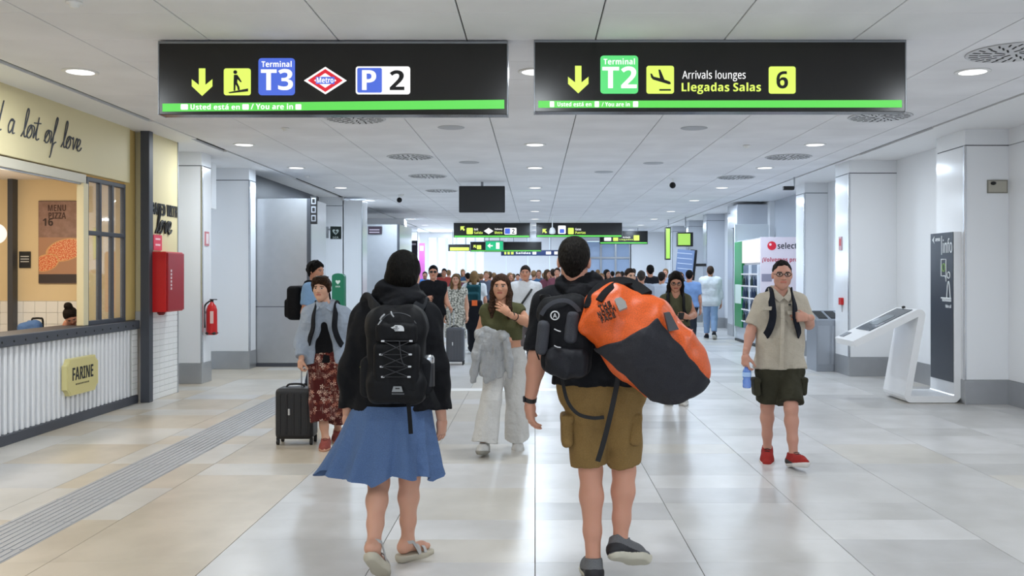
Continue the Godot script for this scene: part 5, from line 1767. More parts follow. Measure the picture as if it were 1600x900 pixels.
# ---------------------------------------------------------------- woman in a blue skirt, seen from behind
func near_woman() -> void:
	var z := 5.1
	var J := {"S": 0.98, "fat": 1.0, "fwd": Vector3(0.05, 0, -1).normalized(), "up": Vector3(0.0, 1, 0.08).normalized(), "base": Vector3(X(618, z), 0, -z)}
	J.look = Vector3(0.30, -0.05, -0.95).normalized()
	J.head = P(632, 430, z); J.neck = P(621, 470, z - 0.02)
	J.sh0 = P(571, 494, z); J.sh1 = P(667, 495, z)
	J.el0 = P(551, 570, z - 0.03); J.wr0 = P(543, 646, z + 0.04)
	J.el1 = P(681, 575, z + 0.0); J.wr1 = P(690, 654, z + 0.05)
	J.pelvis = P(616, 640, z); J.hip0 = P(592, 652, z); J.hip1 = P(641, 652, z)
	J.kn0 = P(592, 755, z - 0.03); J.an0 = P(584, 852, z - 0.24); J.ft0 = Vector3(0.22, -0.62, -0.75).normalized()
	J.kn1 = P(640, 748, z + 0.05); J.an1 = P(637, 846, z + 0.12); J.ft1 = Vector3(0.62, -0.08, -0.78).normalized()
	var n := person("person from behind in a black hooded jacket and blue skirt with a black backpack", J)
	var skin := sk("d3a189")
	var bm := body_mesh(J, skin, 0.009, {"scale": 1.0})
	hand(bm[0], J.wr0, Vector3(0.0, -1, -0.1), Vector3(0.9, 0, 0.2), Vector3(0, 0, -1), 0.5, skin, 0.95)
	hand(bm[0], J.wr1, Vector3(-0.02, -1, -0.25), Vector3(-0.8, 0, -0.5), Vector3(-0.5, 0, -1), 0.45, skin, 0.95)
	psdf(bm[0], "body", skin_mat(), n)
	var T: Transform3D = bm[1]
	# cropped dark hair down to the collar
	var h := short_hair(T, 0.006, 0.012, 0.06, -0.075)
	h.bone(T * Vector3(-0.03, -0.03, -0.05), T * Vector3(0.03, -0.03, -0.05), 0.062, 0.06, 0.03)
	wrinkle(h, 0.004, 26.0, 5, Vector3(1, 0.4, 1))
	psdf(h, "hair", hair_mat("16130f"), n)
	# jacket with a folded hood
	var blk := cloth("17181c", 0.2)
	J.fat = 1.12
	top(n, J, blk, {"name": "jacket", "cell": 0.009, "off": 0.016, "loose": 0.012, "sleeve": 2.0, "hem": Y(638, z), "wr": 0.012, "wf": 8.0, "seed": 4, "arm_loose": 0.008})
	var hd := Sdf.new()
	hd.cell = 0.008
	hd.bone(P(592, 462, z - 0.02), P(616, 482, z - 0.13), 0.038, 0.046, 0.03)
	hd.bone(P(616, 482, z - 0.13), P(650, 470, z - 0.10), 0.046, 0.040, 0.03)
	hd.bone(P(604, 450, z - 0.03), P(644, 455, z - 0.05), 0.050, 0.048, 0.04)
	hd.bone(P(650, 470, z - 0.10), P(656, 462, z + 0.06), 0.040, 0.035, 0.03)
	hd.bone(P(592, 462, z - 0.02), P(606, 462, z + 0.07), 0.036, 0.035, 0.03)
	hd.bone(P(606, 455, z - 0.05), P(640, 468, z - 0.12), 0.050, 0.046, 0.04)
	wrinkle(hd, 0.016, 9.0, 8, Vector3(0.7, 1.6, 0.7))
	psdf(hd, "hood", blk, n)
	# flared skirt swinging to the left
	var rings := []
	var M0 := 96
	for i in 25:
		var t := i / 24.0
		var ring: Array[Vector3] = []
		var y := lerpf(630, 738, t)
		var xl := lerpf(556, 499, pow(t, 0.8)) + 6.0 * sin(t * 3.0)
		var xr := lerpf(674, 681, t)
		for k in M0:
			var a := TAU * k / M0
			var c := cos(a)
			var fold := 1.0 + t * (0.085 * sin(a * 13.0 + 2.0 * t) + 0.06 * sin(a * 7.0 + 1.3) + 0.045 * sin(a * 23.0 + 3.0 * t))
			var cx := (xl + xr) / 2
			var rx := (xr - xl) / 2 * fold
			var dy := t * (5.0 * sin(a * 4.0 + 0.8) + 4.0 * sin(a * 9.0)) + t * (3.0 if c > 0 else -1.0)
			var dz := (0.155 + 0.06 * t) * fold * sin(a)
			ring.append(P(cx + rx * c, y + dy, z) + Vector3(0, 0, dz))
		rings.append(ring)
	var inner := rings.duplicate()
	inner.reverse()
	var sm := MB.new()
	sm.loft(rings)
	var r2 := []
	for r in rings.size():
		var ring: Array[Vector3] = []
		var ce := Vector3.ZERO
		for p in rings[r]: ce += p
		ce /= M0
		for p in rings[r]: ring.append(p + (ce - p).normalized() * 0.004)
		r2.append(ring)
	sm.loft([rings[-1], r2[-1]])
	part(sm, "skirt", cloth("5f79a4", 0.25), n, "mid-blue flared cotton skirt")
	# sandals
	sandal(n, J.an0, J.ft0, (J.kn0 - J.an0 + Vector3(0, 0, -0.28)).normalized(), 0.94)
	sandal(n, J.an1, J.ft1, Vector3(0.02, 1, 0), 0.94)
	pack_woman(z)
func sandal(n: Node3D, an: Vector3, d: Vector3, up: Vector3, S: float) -> void:
	d = d.normalized()
	up = (up - d * up.dot(d)).normalized()
	var l := d.cross(up)
	var so := Sdf.new()
	so.cell = 0.006
	var bt := an - up * 0.078
	so.bone(bt - d * 0.035, bt + d * 0.10, 0.040, 0.046, 0.03)
	so.bone(bt + d * 0.10, bt + d * 0.17, 0.046, 0.034, 0.03)
	so.cut(bt + up * 0.012, up)
	so.cut(bt - up * 0.030, -up)
	psdf(so, "platform_sole", mat("b9b2a0", 0.7), n)
	var sole := MB.new()
	var st := mat("b3b2b0", 0.45)
	var sb := MB.new()
	var pts := []
	var outs := []
	for k in 13:
		var a := PI * k / 12.0
		var o := l * cos(a) - d * sin(a)
		pts.append(an + o * 0.043 + up * 0.006 + d * 0.0)
		outs.append(o)
	sb.strap(pts, outs, 0.018, 0.005)
	for q in [0.055, 0.10]:
		pts = []; outs = []
		for k in 11:
			var a := PI * k / 10.0
			pts.append(bt + d * q + l * cos(a) * 0.047 + up * (0.012 + sin(a) * (0.062 - q * 0.25)))
			outs.append((l * cos(a) + up * sin(a)).normalized())
		sb.strap(pts, outs, 0.022, 0.005)
	for sgn in [-1.0, 1.0]: sb.strap([an + l * sgn * 0.043 + up * 0.006, an + l * sgn * 0.046 + d * 0.03 - up * 0.03, bt + d * 0.055 + l * sgn * 0.048 + up * 0.012], [l * sgn], 0.016, 0.005)
	part(sb, "straps", st, n)
func pack_woman(z: float) -> void:
	var zb := z - 0.27         # centre plane of the pack
	var n := thing("backpack", "black backpack with bungee cords and a small white logo on the hooded jacket", "backpack", P(620, 630, zb))
	var fab := cloth("141518", 0.12, 0.62)
	var s := Sdf.new()
	s.cell = 0.008
	var tl := Basis(Vector3(0, 0, 1), -0.02) * Basis(Vector3(1, 0, 0), 0.05)
	s.rbox(P(620, 562, zb), Vector3(0.150, 0.205, 0.085), 0.06, tl, 0.03)
	s.bone(P(598, 502, zb), P(642, 502, zb), 0.085, 0.085, 0.06)
	s.rbox(P(621, 606, zb - 0.03), Vector3(0.150, 0.075, 0.085), 0.05, tl, 0.04)
	wrinkle(s, 0.008, 9.0, 14)
	psdf(s, "main_body", fab, n)
	s = Sdf.new()
	s.cell = 0.007
	s.rbox(P(620, 520, zb - 0.085), Vector3(0.105, 0.055, 0.035), 0.03, tl, 0.02)
	wrinkle(s, 0.005, 12.0, 15)
	psdf(s, "top_pocket", fab, n)
	s = Sdf.new()
	s.cell = 0.007
	s.rbox(P(620, 575, zb - 0.085), Vector3(0.118, 0.13, 0.032), 0.028, tl, 0.02)
	wrinkle(s, 0.005, 12.0, 16)
	psdf(s, "front_pocket", fab, n)
	for q in [578, 663]:
		s = Sdf.new()
		s.cell = 0.008
		s.rbox(P(q, 588, zb + 0.01), Vector3(0.045, 0.105, 0.07), 0.035, tl, 0.02)
		psdf(s, "side_pocket", cloth("1b1c1f", 0.1, 0.8), n)
	var zf := zb - 0.125
	# bungee cords and their white loops
	var xs := [[598, 642], [595, 641], [596, 640], [598, 639]]
	var ysd := [533, 554, 573, 589]
	var cd := MB.new()
	for i in 4: cd.tube([P(xs[i][0], ysd[i], zf), P(xs[i][1], ysd[i], zf)], 0.0028, 5)
	for i in 3:
		cd.tube([P(xs[i][0], ysd[i], zf), P(xs[i + 1][1], ysd[i + 1], zf - 0.004)], 0.0028, 5)
		cd.tube([P(xs[i][1], ysd[i], zf), P(xs[i + 1][0], ysd[i + 1], zf - 0.008)], 0.0028, 5)
	cd.tube(smooth([P(624, 533, zf), P(627, 560, zf - 0.02), P(632, 572, zf - 0.02)]), 0.003, 5)
	part(cd, "bungee_cord", mat("26272b", 0.6), n)
	for i in 4:
		for k in 2: boxp(P(xs[i][k], ysd[i], zf - 0.004), Vector3(0.017, 0.009, 0.008), "cord_loop", mat("c6c8cc", 0.5), n, 0.002)
	# half-dome mark with small lines of lettering
	var wm := mat("dfe2e4", 0.5)
	var lg := PackedVector2Array([Vector2(-0.034, 0.004), Vector2(-0.018, 0.010), Vector2(-0.012, 0.016), Vector2(0.016, 0.016), Vector2(0.028, 0.010), Vector2(0.033, 0.0), Vector2(0.034, -0.014), Vector2(-0.012, -0.014), Vector2(-0.018, -0.004)])
	var lm := MB.new()
	lm.prism(lg, 0.003, Transform3D(Basis(), P(621, 513, zb - 0.122)))
	part(lm, "logo_mark", wm, n)
	for k in 3: text(["THE", "NORTH", "FACE"][k], 0.0062, 0.0, P(619, 513, zb - 0.126) + Vector3(0, 0.008 - 0.008 * k, 0) - n.position, M.ink, n, Basis(), true, 0.001)
	lm = MB.new()
	lm.prism(PackedVector2Array([Vector2(-0.028, -0.014), Vector2(0.028, -0.014), Vector2(0.020, 0.014), Vector2(-0.020, 0.014)]), 0.004, Transform3D(Basis(), P(621, 608, zb - 0.122)))
	part(lm, "rubber_badge", mat("8d9092", 0.5), n)
	boxp(P(621, 607, zb - 0.127), Vector3(0.022, 0.006, 0.003), "badge_slot", M.ink, n)
	for k in 9: boxp(P(613 + 2.2 * k, 615.5, zb - 0.121), Vector3(0.005, 0.006, 0.003), "lettering", mat("6a6c70", 0.6), n)
	# zips with pale pulls
	var zp := MB.new()
	zp.tube(smooth([P(590, 520, zb - 0.08), P(593, 506, zb - 0.09), P(603, 494, zb - 0.08), P(620, 489, zb - 0.07), P(640, 494, zb - 0.08), P(650, 506, zb - 0.09)]), 0.004, 6)
	part(zp, "zip", mat("3a3c40", 0.5), n)
	for q in [[589, 514, 596, 500], [594, 499, 601, 491], [611, 487, 615, 495]]:
		var pm := MB.new()
		pm.tube([P(q[0], q[1], zb - 0.10), P((q[0] + q[2]) / 2.0 - 1, (q[1] + q[3]) / 2.0, zb - 0.11), P(q[2], q[3], zb - 0.10)], 0.0042, 6)
		part(pm, "zip_pull", mat("aeb2b6", 0.5), n)
	# shoulder straps over the shoulders
	for q in [[591, 487, 580, 472, 574, 466, 566, 478, 1], [648, 490, 657, 474, 660, 468, 668, 482, -1]]:
		var sp := MB.new()
		sp.strap(smooth([P(q[0], q[1] + 10, zb + 0.09), P(q[0], q[1], zb + 0.06), P(q[2], q[3], zb + 0.15), P(q[4] + 1, q[5] - 2, zb + 0.26), P(q[6] + 4 * q[8], q[7], zb + 0.40), P(q[6] + 6 * q[8], q[7] + 40, zb + 0.44)]), [Vector3(0, 0.3, 1), Vector3(0, 0.5, 1), Vector3(-0.3 * q[8], 0.8, 0.6), Vector3(-0.3 * q[8], 1, 0), Vector3(0, 0.3, -1)], 0.062, 0.014)
		part(sp, "shoulder_strap", cloth("26282c", 0.1), n)
	var hs := MB.new()
	hs.strap(smooth([P(671, 600, zb - 0.02), P(676, 618, zb - 0.04), P(683, 633, zb - 0.05), P(684, 640, zb - 0.05)]), [Vector3(0.3, 0, 1)], 0.030, 0.006)
	hs.strap(smooth([P(638, 628, zb - 0.09), P(640, 650, zb - 0.10), P(642, 678, zb - 0.11)]), [Vector3(0, 0, 1)], 0.022, 0.004)
	part(hs, "hip_belt", cloth("1a1b1d", 0.1), n)
	boxp(P(567, 570, zb + 0.02), Vector3(0.022, 0.045, 0.02), "yellow_tag", mat("cddc3a", 0.5), n, 0.006, Basis(Vector3(0, 0, 1), -0.3))
	# bottle in the side pocket
	var bt := thing("drink_bottle", "steel capped bottle in the side pocket of the bungee-cord backpack", "bottle", P(671, 590, zb - 0.02))
	var bm := MB.new()
	var o := P(670, 585, zb - 0.02)
	bm.lathe([Vector2(0.001, -0.06), Vector2(0.03, -0.06), Vector2(0.03, 0.05), Vector2(0.028, 0.06), Vector2(0.001, 0.06)], 18, Transform3D(Basis(), o))
	part(bm, "flask", mat("2a2c30", 0.4), bt)
	bm = MB.new()
	bm.lathe([Vector2(0.001, 0.06), Vector2(0.029, 0.06), Vector2(0.030, 0.085), Vector2(0.022, 0.098), Vector2(0.001, 0.102)], 18, Transform3D(Basis(), o))
	part(bm, "cap", mat("c9ced2", 0.25, 0.8), bt)

# ---------------------------------------------------------------- man in brown shorts, seen from behind
func near_man() -> void:
	var z := 4.9
	var J := {"S": 1.02, "fat": 1.12, "fwd": Vector3(0.04, 0, -1).normalized(), "up": Vector3(0.02, 1, 0.04).normalized(), "base": Vector3(X(932, z), 0, -z), "limb": 1.05}
	J.look = Vector3(0.12, 0.0, -1).normalized()
	J.head = P(897, 409, z); J.neck = P(907, 450, z)
	J.sh0 = P(856, 474, z); J.sh1 = P(972, 476, z + 0.02)
	J.el0 = P(840, 556, z - 0.02); J.wr0 = P(828, 628, z + 0.06)
	J.el1 = P(1000, 556, z + 0.12); J.wr1 = P(985, 500, z + 0.30)
	J.pelvis = P(939, 592, z); J.hip0 = P(914, 606, z); J.hip1 = P(968, 606, z)
	J.kn0 = P(923, 735, z + 0.04); J.an0 = P(927, 878, z - 0.03); J.ft0 = Vector3(-0.05, -0.02, -1).normalized()
	J.kn1 = P(975, 735, z + 0.08); J.an1 = P(969, 848, z + 0.02); J.ft1 = Vector3(0.72, -0.30, -0.62).normalized()
	var n := person("person from behind in a black top and khaki brown cargo shorts carrying an orange duffel", J)
	var skin := sk("cf9880")
	var bm := body_mesh(J, skin, 0.009)
	hand(bm[0], J.wr0, Vector3(0.02, -1, -0.18), Vector3(0.9, 0, -0.3), Vector3(0.2, 0, -1), 0.55, skin, 1.08)
	hand(bm[0], J.wr1, Vector3(-0.3, 0.8, -0.3), Vector3(-0.7, 0, 0.4), Vector3(0, 0.3, 1), 1.3, skin, 1.05)
	psdf(bm[0], "body", skin_mat(), n)
	var T: Transform3D = bm[1]
	var h := short_hair(T, 0.006, 0.004, 0.058, -0.045)
	wrinkle(h, 0.003, 40.0, 6, Vector3(1, 0.6, 1))
	psdf(h, "hair", hair_mat("2b2723"), n)
	var blk := cloth("191a1e", 0.2)
	J.flat = 1.25
	top(n, J, blk, {"name": "top", "cell": 0.009, "off": 0.016, "loose": 0.010, "sleeve": [0.92, 0.9], "hem": Y(600, z), "wr": 0.010, "wf": 9.0, "seed": 9, "arm_loose": 0.012, "collar": 0.055})
	var hd := Sdf.new()
	hd.cell = 0.009
	hd.bone(P(876, 448, z - 0.01), P(905, 460, z - 0.11), 0.035, 0.045, 0.03)
	hd.bone(P(905, 460, z - 0.11), P(940, 452, z - 0.02), 0.045, 0.034, 0.03)
	hd.bone(P(884, 440, z - 0.02), P(926, 440, z - 0.02), 0.045, 0.045, 0.04)
	wrinkle(hd, 0.014, 10.0, 18, Vector3(0.8, 1.5, 0.8))
	psdf(hd, "hood", blk, n)
	# cargo shorts
	var kh := cloth("937648", 0.3)
	J.fat = 1.16
	trousers(n, J, kh, {"name": "shorts", "cell": 0.009, "off": 0.018, "len": 0.91, "w": [0.116, 0.105, 0.098], "rise": 0.09, "wr": 0.012, "wf": 7.0, "seed": 21, "k": 0.012})
	for q in [[886, 672, -0.25], [992, 670, 0.25]]:
		var s := Sdf.new()
		s.cell = 0.008
		s.rbox(P(q[0], q[1], z), Vector3(0.032, 0.082, 0.072), 0.026, Basis(Vector3(0, 0, 1), -0.05 * signf(q[2])), 0.02)
		s.rbox(P(q[0], q[1] - 20, z), Vector3(0.035, 0.022, 0.076), 0.015, Basis(), 0.006)
		wrinkle(s, 0.005, 14.0, 5)
		psdf(s, "cargo_pocket", kh, n)
	# watch
	var w := MB.new()
	var wd: Vector3 = (J.wr0 - J.el0).normalized()
	w.tube([J.wr0 - wd * 0.030, J.wr0 - wd * 0.006], 0.0345, 18)
	w.box(J.wr0 - wd * 0.018 + Vector3(-0.034, 0, 0), Vector3(0.012, 0.034, 0.034), 0.004)
	part(w, "watch", mat("15161a", 0.4), n)
	var grey := cloth("77787a", 0.05)
	shoe(n, J.an0, J.ft0, Vector3(0, 1, 0.02), 1.02, grey, mat("cfcab8", 0.6), mat("1d1d22", 0.6))
	shoe(n, J.an1, J.ft1, Vector3(-0.25, 1, -0.55), 1.02, grey, mat("cfcab8", 0.6), mat("1d1d22", 0.6))
	pack_man(z)
	duffel()
func pack_man(z: float) -> void:
	var zb := z - 0.27
	var n := thing("backpack", "black and grey school backpack with a round white emblem beside the duffel", "backpack", P(880, 592, zb))
	var fab := cloth("15161a", 0.12, 0.7)
	var gr := cloth("4a4c52", 0.1, 0.7)
	var tl := Basis(Vector3(0, 0, 1), -0.10)
	var s := Sdf.new()
	s.cell = 0.008
	s.rbox(P(888, 535, zb), Vector3(0.125, 0.17, 0.085), 0.07, tl, 0.03)
	s.bone(P(866, 490, zb), P(898, 485, zb), 0.085, 0.085, 0.05)
	wrinkle(s, 0.008, 10.0, 24)
	psdf(s, "main_body", fab, n)
	s = Sdf.new()
	s.cell = 0.007
	s.rbox(P(886, 566, zb - 0.08), Vector3(0.105, 0.072, 0.045), 0.04, tl, 0.02)
	s.bone(P(864, 562, zb - 0.10), P(884, 582, zb - 0.10), 0.03, 0.03, 0.02)
	wrinkle(s, 0.008, 12.0, 25)
	psdf(s, "lower_pocket", cloth("25262b", 0.15, 0.6), n)
	s = Sdf.new()
	s.cell = 0.007
	s.rbox(P(848, 527, zb - 0.06), Vector3(0.030, 0.085, 0.045), 0.026, tl, 0.02)
	psdf(s, "side_panel", gr, n)
	s = Sdf.new()
	s.cell = 0.007
	s.rbox(P(893, 511, zb - 0.075), Vector3(0.034, 0.080, 0.03), 0.026, tl, 0.02)
	psdf(s, "front_panel", gr, n)
	var bd := MB.new()
	bd.strap(smooth([P(846, 492, zb - 0.075), P(854, 480, zb - 0.085), P(870, 471, zb - 0.085), P(888, 471, zb - 0.085), P(902, 482, zb - 0.085), P(909, 494, zb - 0.08)]), [Vector3(0, 0.3, 1)], 0.022, 0.008)
	part(bd, "top_band", gr, n)
	# round emblem: ring and inner letter
	var em := mat("d8dadc", 0.5)
	var rp := []
	for k in 21: rp.append(P(867, 493, zb - 0.108) + Vector3(cos(TAU * k / 20), sin(TAU * k / 20), 0) * 0.020)
	var e := MB.new()
	e.tube(rp, 0.0035, 6)
	part(e, "emblem_ring", em, n)
	text("A", 0.020, 0.0, P(867, 493, zb - 0.110) - n.position, em, n, Basis(), true, 0.004)
	for q in [[866, 514, 876, 518], [866, 540, 876, 543]]:
		var c := MB.new()
		c.tube([P(q[0], q[1], zb - 0.11), P((q[0] + q[2]) / 2.0, q[1] + 2.5, zb - 0.115), P(q[2], q[3], zb - 0.11)], 0.003, 6)
		part(c, "pale_cord", em, n)
	var st := MB.new()
	st.strap(smooth([P(857, 478, zb + 0.09), P(853, 468, zb + 0.12), P(852, 462, zb + 0.24), P(853, 470, zb + 0.38)]), [Vector3(0, 0.4, 1), Vector3(0, 0.8, 0.6), Vector3(0, 1, 0), Vector3(0, 0.3, -1)], 0.06, 0.014)
	st.strap(smooth([P(846, 505, zb), P(840, 530, zb), P(838, 548, zb), P(842, 560, zb + 0.05)]), [Vector3(-1, 0, 0.4)], 0.02, 0.006)
	part(st, "shoulder_strap", fab, n)
	var hs := MB.new()
	hs.strap(smooth([P(966, 590, zb + 0.10), P(960, 620, zb + 0.085), P(951, 660, zb + 0.075), P(942, 695, zb + 0.075), P(934, 721, zb + 0.08)]), [Vector3(0, 0, 1)], 0.026, 0.005)
	hs.strap(smooth([P(878, 590, zb + 0.10), P(886, 625, zb + 0.075), P(902, 646, zb + 0.070), P(925, 653, zb + 0.070), P(944, 652, zb + 0.070)]), [Vector3(0, 0, 1)], 0.018, 0.004)
	part(hs, "loose_strap", mat("101114", 0.7), n)
func duffel() -> void:
	var z := 4.53
	var n := thing("duffel_bag", "bright orange duffel bag with a large charcoal side panel", "duffel bag", P(1010, 632, z))
	var ora := mat("ee6420", 0.42, 0.0, 0.5)
	triplanar(ora, tex_fabric, 2.0, bump_fold, 0.25, false)
	var body := func(g: float) -> Sdf:
		var s := Sdf.new()
		s.cell = 0.0085
		var k := z / F
		s.bone(P(1006, 540, z), P(1046, 568, z), 63 * k + g, 60 * k + g, 0.05)
		s.bone(P(1046, 568, z), P(1062, 578, z), 60 * k + g, 38 * k + g, 0.06)
		s.bone(P(950, 502, z), P(1006, 536, z), 40 * k + g, 60 * k + g, 0.05)
		s.bone(P(913, 513, z - 0.03), P(955, 500, z), 7 * k + g, 40 * k + g, 0.05)
		s.bone(P(960, 462, z), P(1012, 500, z), 20 * k + g, 42 * k + g, 0.05)
		s.bone(P(932, 470, z), P(960, 480, z), 14 * k + g, 30 * k + g, 0.05)
		wrinkle(s, 0.016, 5.5, 33, Vector3(1, 1, 1))
		return s
	psdf(body.call(0.0), "shell", ora, n)
	var d: Sdf = body.call(0.010)
	var a := P(933, 545, z); var b := P(1017, 497, z)
	var e := (b - a).normalized()
	d.cut(a, Vector3(-e.y, e.x, 0))
	a = P(1022, 497, z); b = P(1098, 588, z)
	e = (b - a).normalized()
	d.cut(a, Vector3(-e.y, e.x, 0))
	a = P(931, 545, z); b = P(984, 594, z)
	e = (b - a).normalized()
	d.cut(a, Vector3(e.y, -e.x, 0))
	psdf(d, "side_panel", cloth("35353a", 0.2, 0.75), n, "charcoal side panel")
	# lettering on the orange lid
	var dk := mat("4a2a1c", 0.6)
	var rot := Basis(Vector3(0, 0, 1), 0.40) * Basis(Vector3(1, 0, 0), -0.30)
	for i in 3:
		var at := P(948 + 2.5 * i - 3, 478 + 9.0 * i, z - 0.185 - 0.005 * i)
		text(["THE", "NORTH", "FACE"][i], 0.024, [0.06, 0.085, 0.07][i], at - n.position, dk, n, rot, true, 0.03)
	var mk := MB.new()
	mk.prism(PackedVector2Array([Vector2(-0.020, -0.03), Vector2(0.02, -0.03), Vector2(0.024, 0.0), Vector2(0.012, 0.026), Vector2(-0.010, 0.030), Vector2(-0.020, 0.026)]), 0.03, Transform3D(rot, P(970, 476, z - 0.178)))
	part(mk, "logo_mark", mat("9a9894", 0.4), n)
	# black harness, tabs and buckle
	var bk := cloth("1a1b1e", 0.1)
	var hs := MB.new()
	hs.strap(smooth([P(922, 482, z - 0.05), P(930, 461, z - 0.02), P(948, 446, z + 0.03), P(972, 441, z + 0.05), P(992, 447, z + 0.04), P(1010, 460, z - 0.03)]), [Vector3(-0.3, 1, 1), Vector3(0, 1, 1)], 0.065, 0.022)
	hs.strap(smooth([P(936, 470, z - 0.09), P(948, 455, z - 0.06), P(966, 443, z - 0.02), P(985, 440, z + 0.02)]), [Vector3(0, 1, 1)], 0.035, 0.012)
	part(hs, "harness", bk, n)
	var tb := MB.new()
	tb.prism(PackedVector2Array([Vector2(-0.032, 0.04), Vector2(-0.008, 0.045), Vector2(0.034, -0.035), Vector2(-0.012, -0.045)]), 0.05, Transform3D(Basis(), P(1047, 502, z - 0.155)))
	part(tb, "tab", mat("4a4b50", 0.6), n)
	tb = MB.new()
	tb.strap(smooth([P(1074, 520, z - 0.06), P(1083, 540, z - 0.08), P(1086, 560, z - 0.08)]), [Vector3(0.7, 0.4, 0.6)], 0.05, 0.02)
	part(tb, "end_handle", bk, n)
# ---------------------------------------------------------------- people further on
func strap_pair(n: Node3D, J: Dictionary, m: Material, w: float, off: float, drop := 0.30) -> void:
	var f: Vector3 = J.fwd
	var l := lat(J)
	for i in 2:
		var c: Vector3 = J["sh%d" % i].lerp(J.neck, 0.34)
		var g := -1.0 if i == 0 else 1.0
		var mb := MB.new()
		mb.strap(smooth([c - f * 0.13 + Vector3.DOWN * 0.12, c - f * 0.08 + Vector3.UP * (0.025 + off * 0.5), c + Vector3.UP * (0.046 + off * 0.5) + f * 0.02, c + f * (0.105 + off) + Vector3.DOWN * 0.05, c + f * (0.135 + off) + Vector3.DOWN * drop * 0.6, c + f * (0.125 + off) + l * g * 0.03 + Vector3.DOWN * drop, c + f * 0.03 + l * g * 0.06 + Vector3.DOWN * (drop + 0.08)]),
			[-f, -f + Vector3.UP, Vector3.UP, f + Vector3.UP * 0.3, f, f, f + l * g], w, 0.012)
		part(mb, "shoulder_strap", m, n)
func long_hair(T: Transform3D, cell: float, down: float, J: Dictionary) -> Sdf:
	var s := short_hair(T, cell, 0.008, 0.062, -0.06)
	var f: Vector3 = J.fwd
	for g in [-1.0, 1.0]:
		s.bone(T * Vector3(g * 0.068, 0.045, 0.02), T * Vector3(g * 0.082, -0.06, 0.01), 0.024, 0.026, 0.03)
		s.bone(T * Vector3(g * 0.082, -0.06, 0.01), T * Vector3(g * 0.085, -down * 0.7, 0.05), 0.027, 0.028, 0.03)
		s.bone(T * Vector3(g * 0.085, -down * 0.7, 0.05), T * Vector3(g * 0.080, -down, 0.065), 0.028, 0.014, 0.03)
	s.bone(T * Vector3(0, -0.03, -0.06), T * Vector3(0, -down, -0.09), 0.06, 0.05, 0.04)
	wrinkle(s, 0.006, 20.0, 12, Vector3(1, 0.3, 1))
	return s
func spectacles(n: Node3D, T: Transform3D, m: Material, lens: Material) -> void:
	var g := MB.new()
	for q in [-1.0, 1.0]:
		var p := []
		for k in 17:
			var a := TAU * k / 16
			p.append(T * Vector3(q * 0.034 + cos(a) * 0.025, 0.011 + sin(a) * 0.016, 0.103))
		g.tube(p, 0.0034, 5, false)
		g.tube([T * Vector3(q * 0.058, 0.014, 0.102), T * Vector3(q * 0.078, 0.012, 0.02)], 0.0022, 5)
	g.tube([T * Vector3(-0.010, 0.015, 0.106), T * Vector3(0.010, 0.015, 0.106)], 0.0024, 5)
	part(g, "spectacles", m, n)
	if lens:
		var b := MB.new()
		for q in [-1.0, 1.0]: b.box(T * Vector3(q * 0.034, 0.011, 0.103), Vector3(0.047, 0.029, 0.002), 0.0008, T.basis.orthonormalized())
		part(b, "lenses", lens, n)

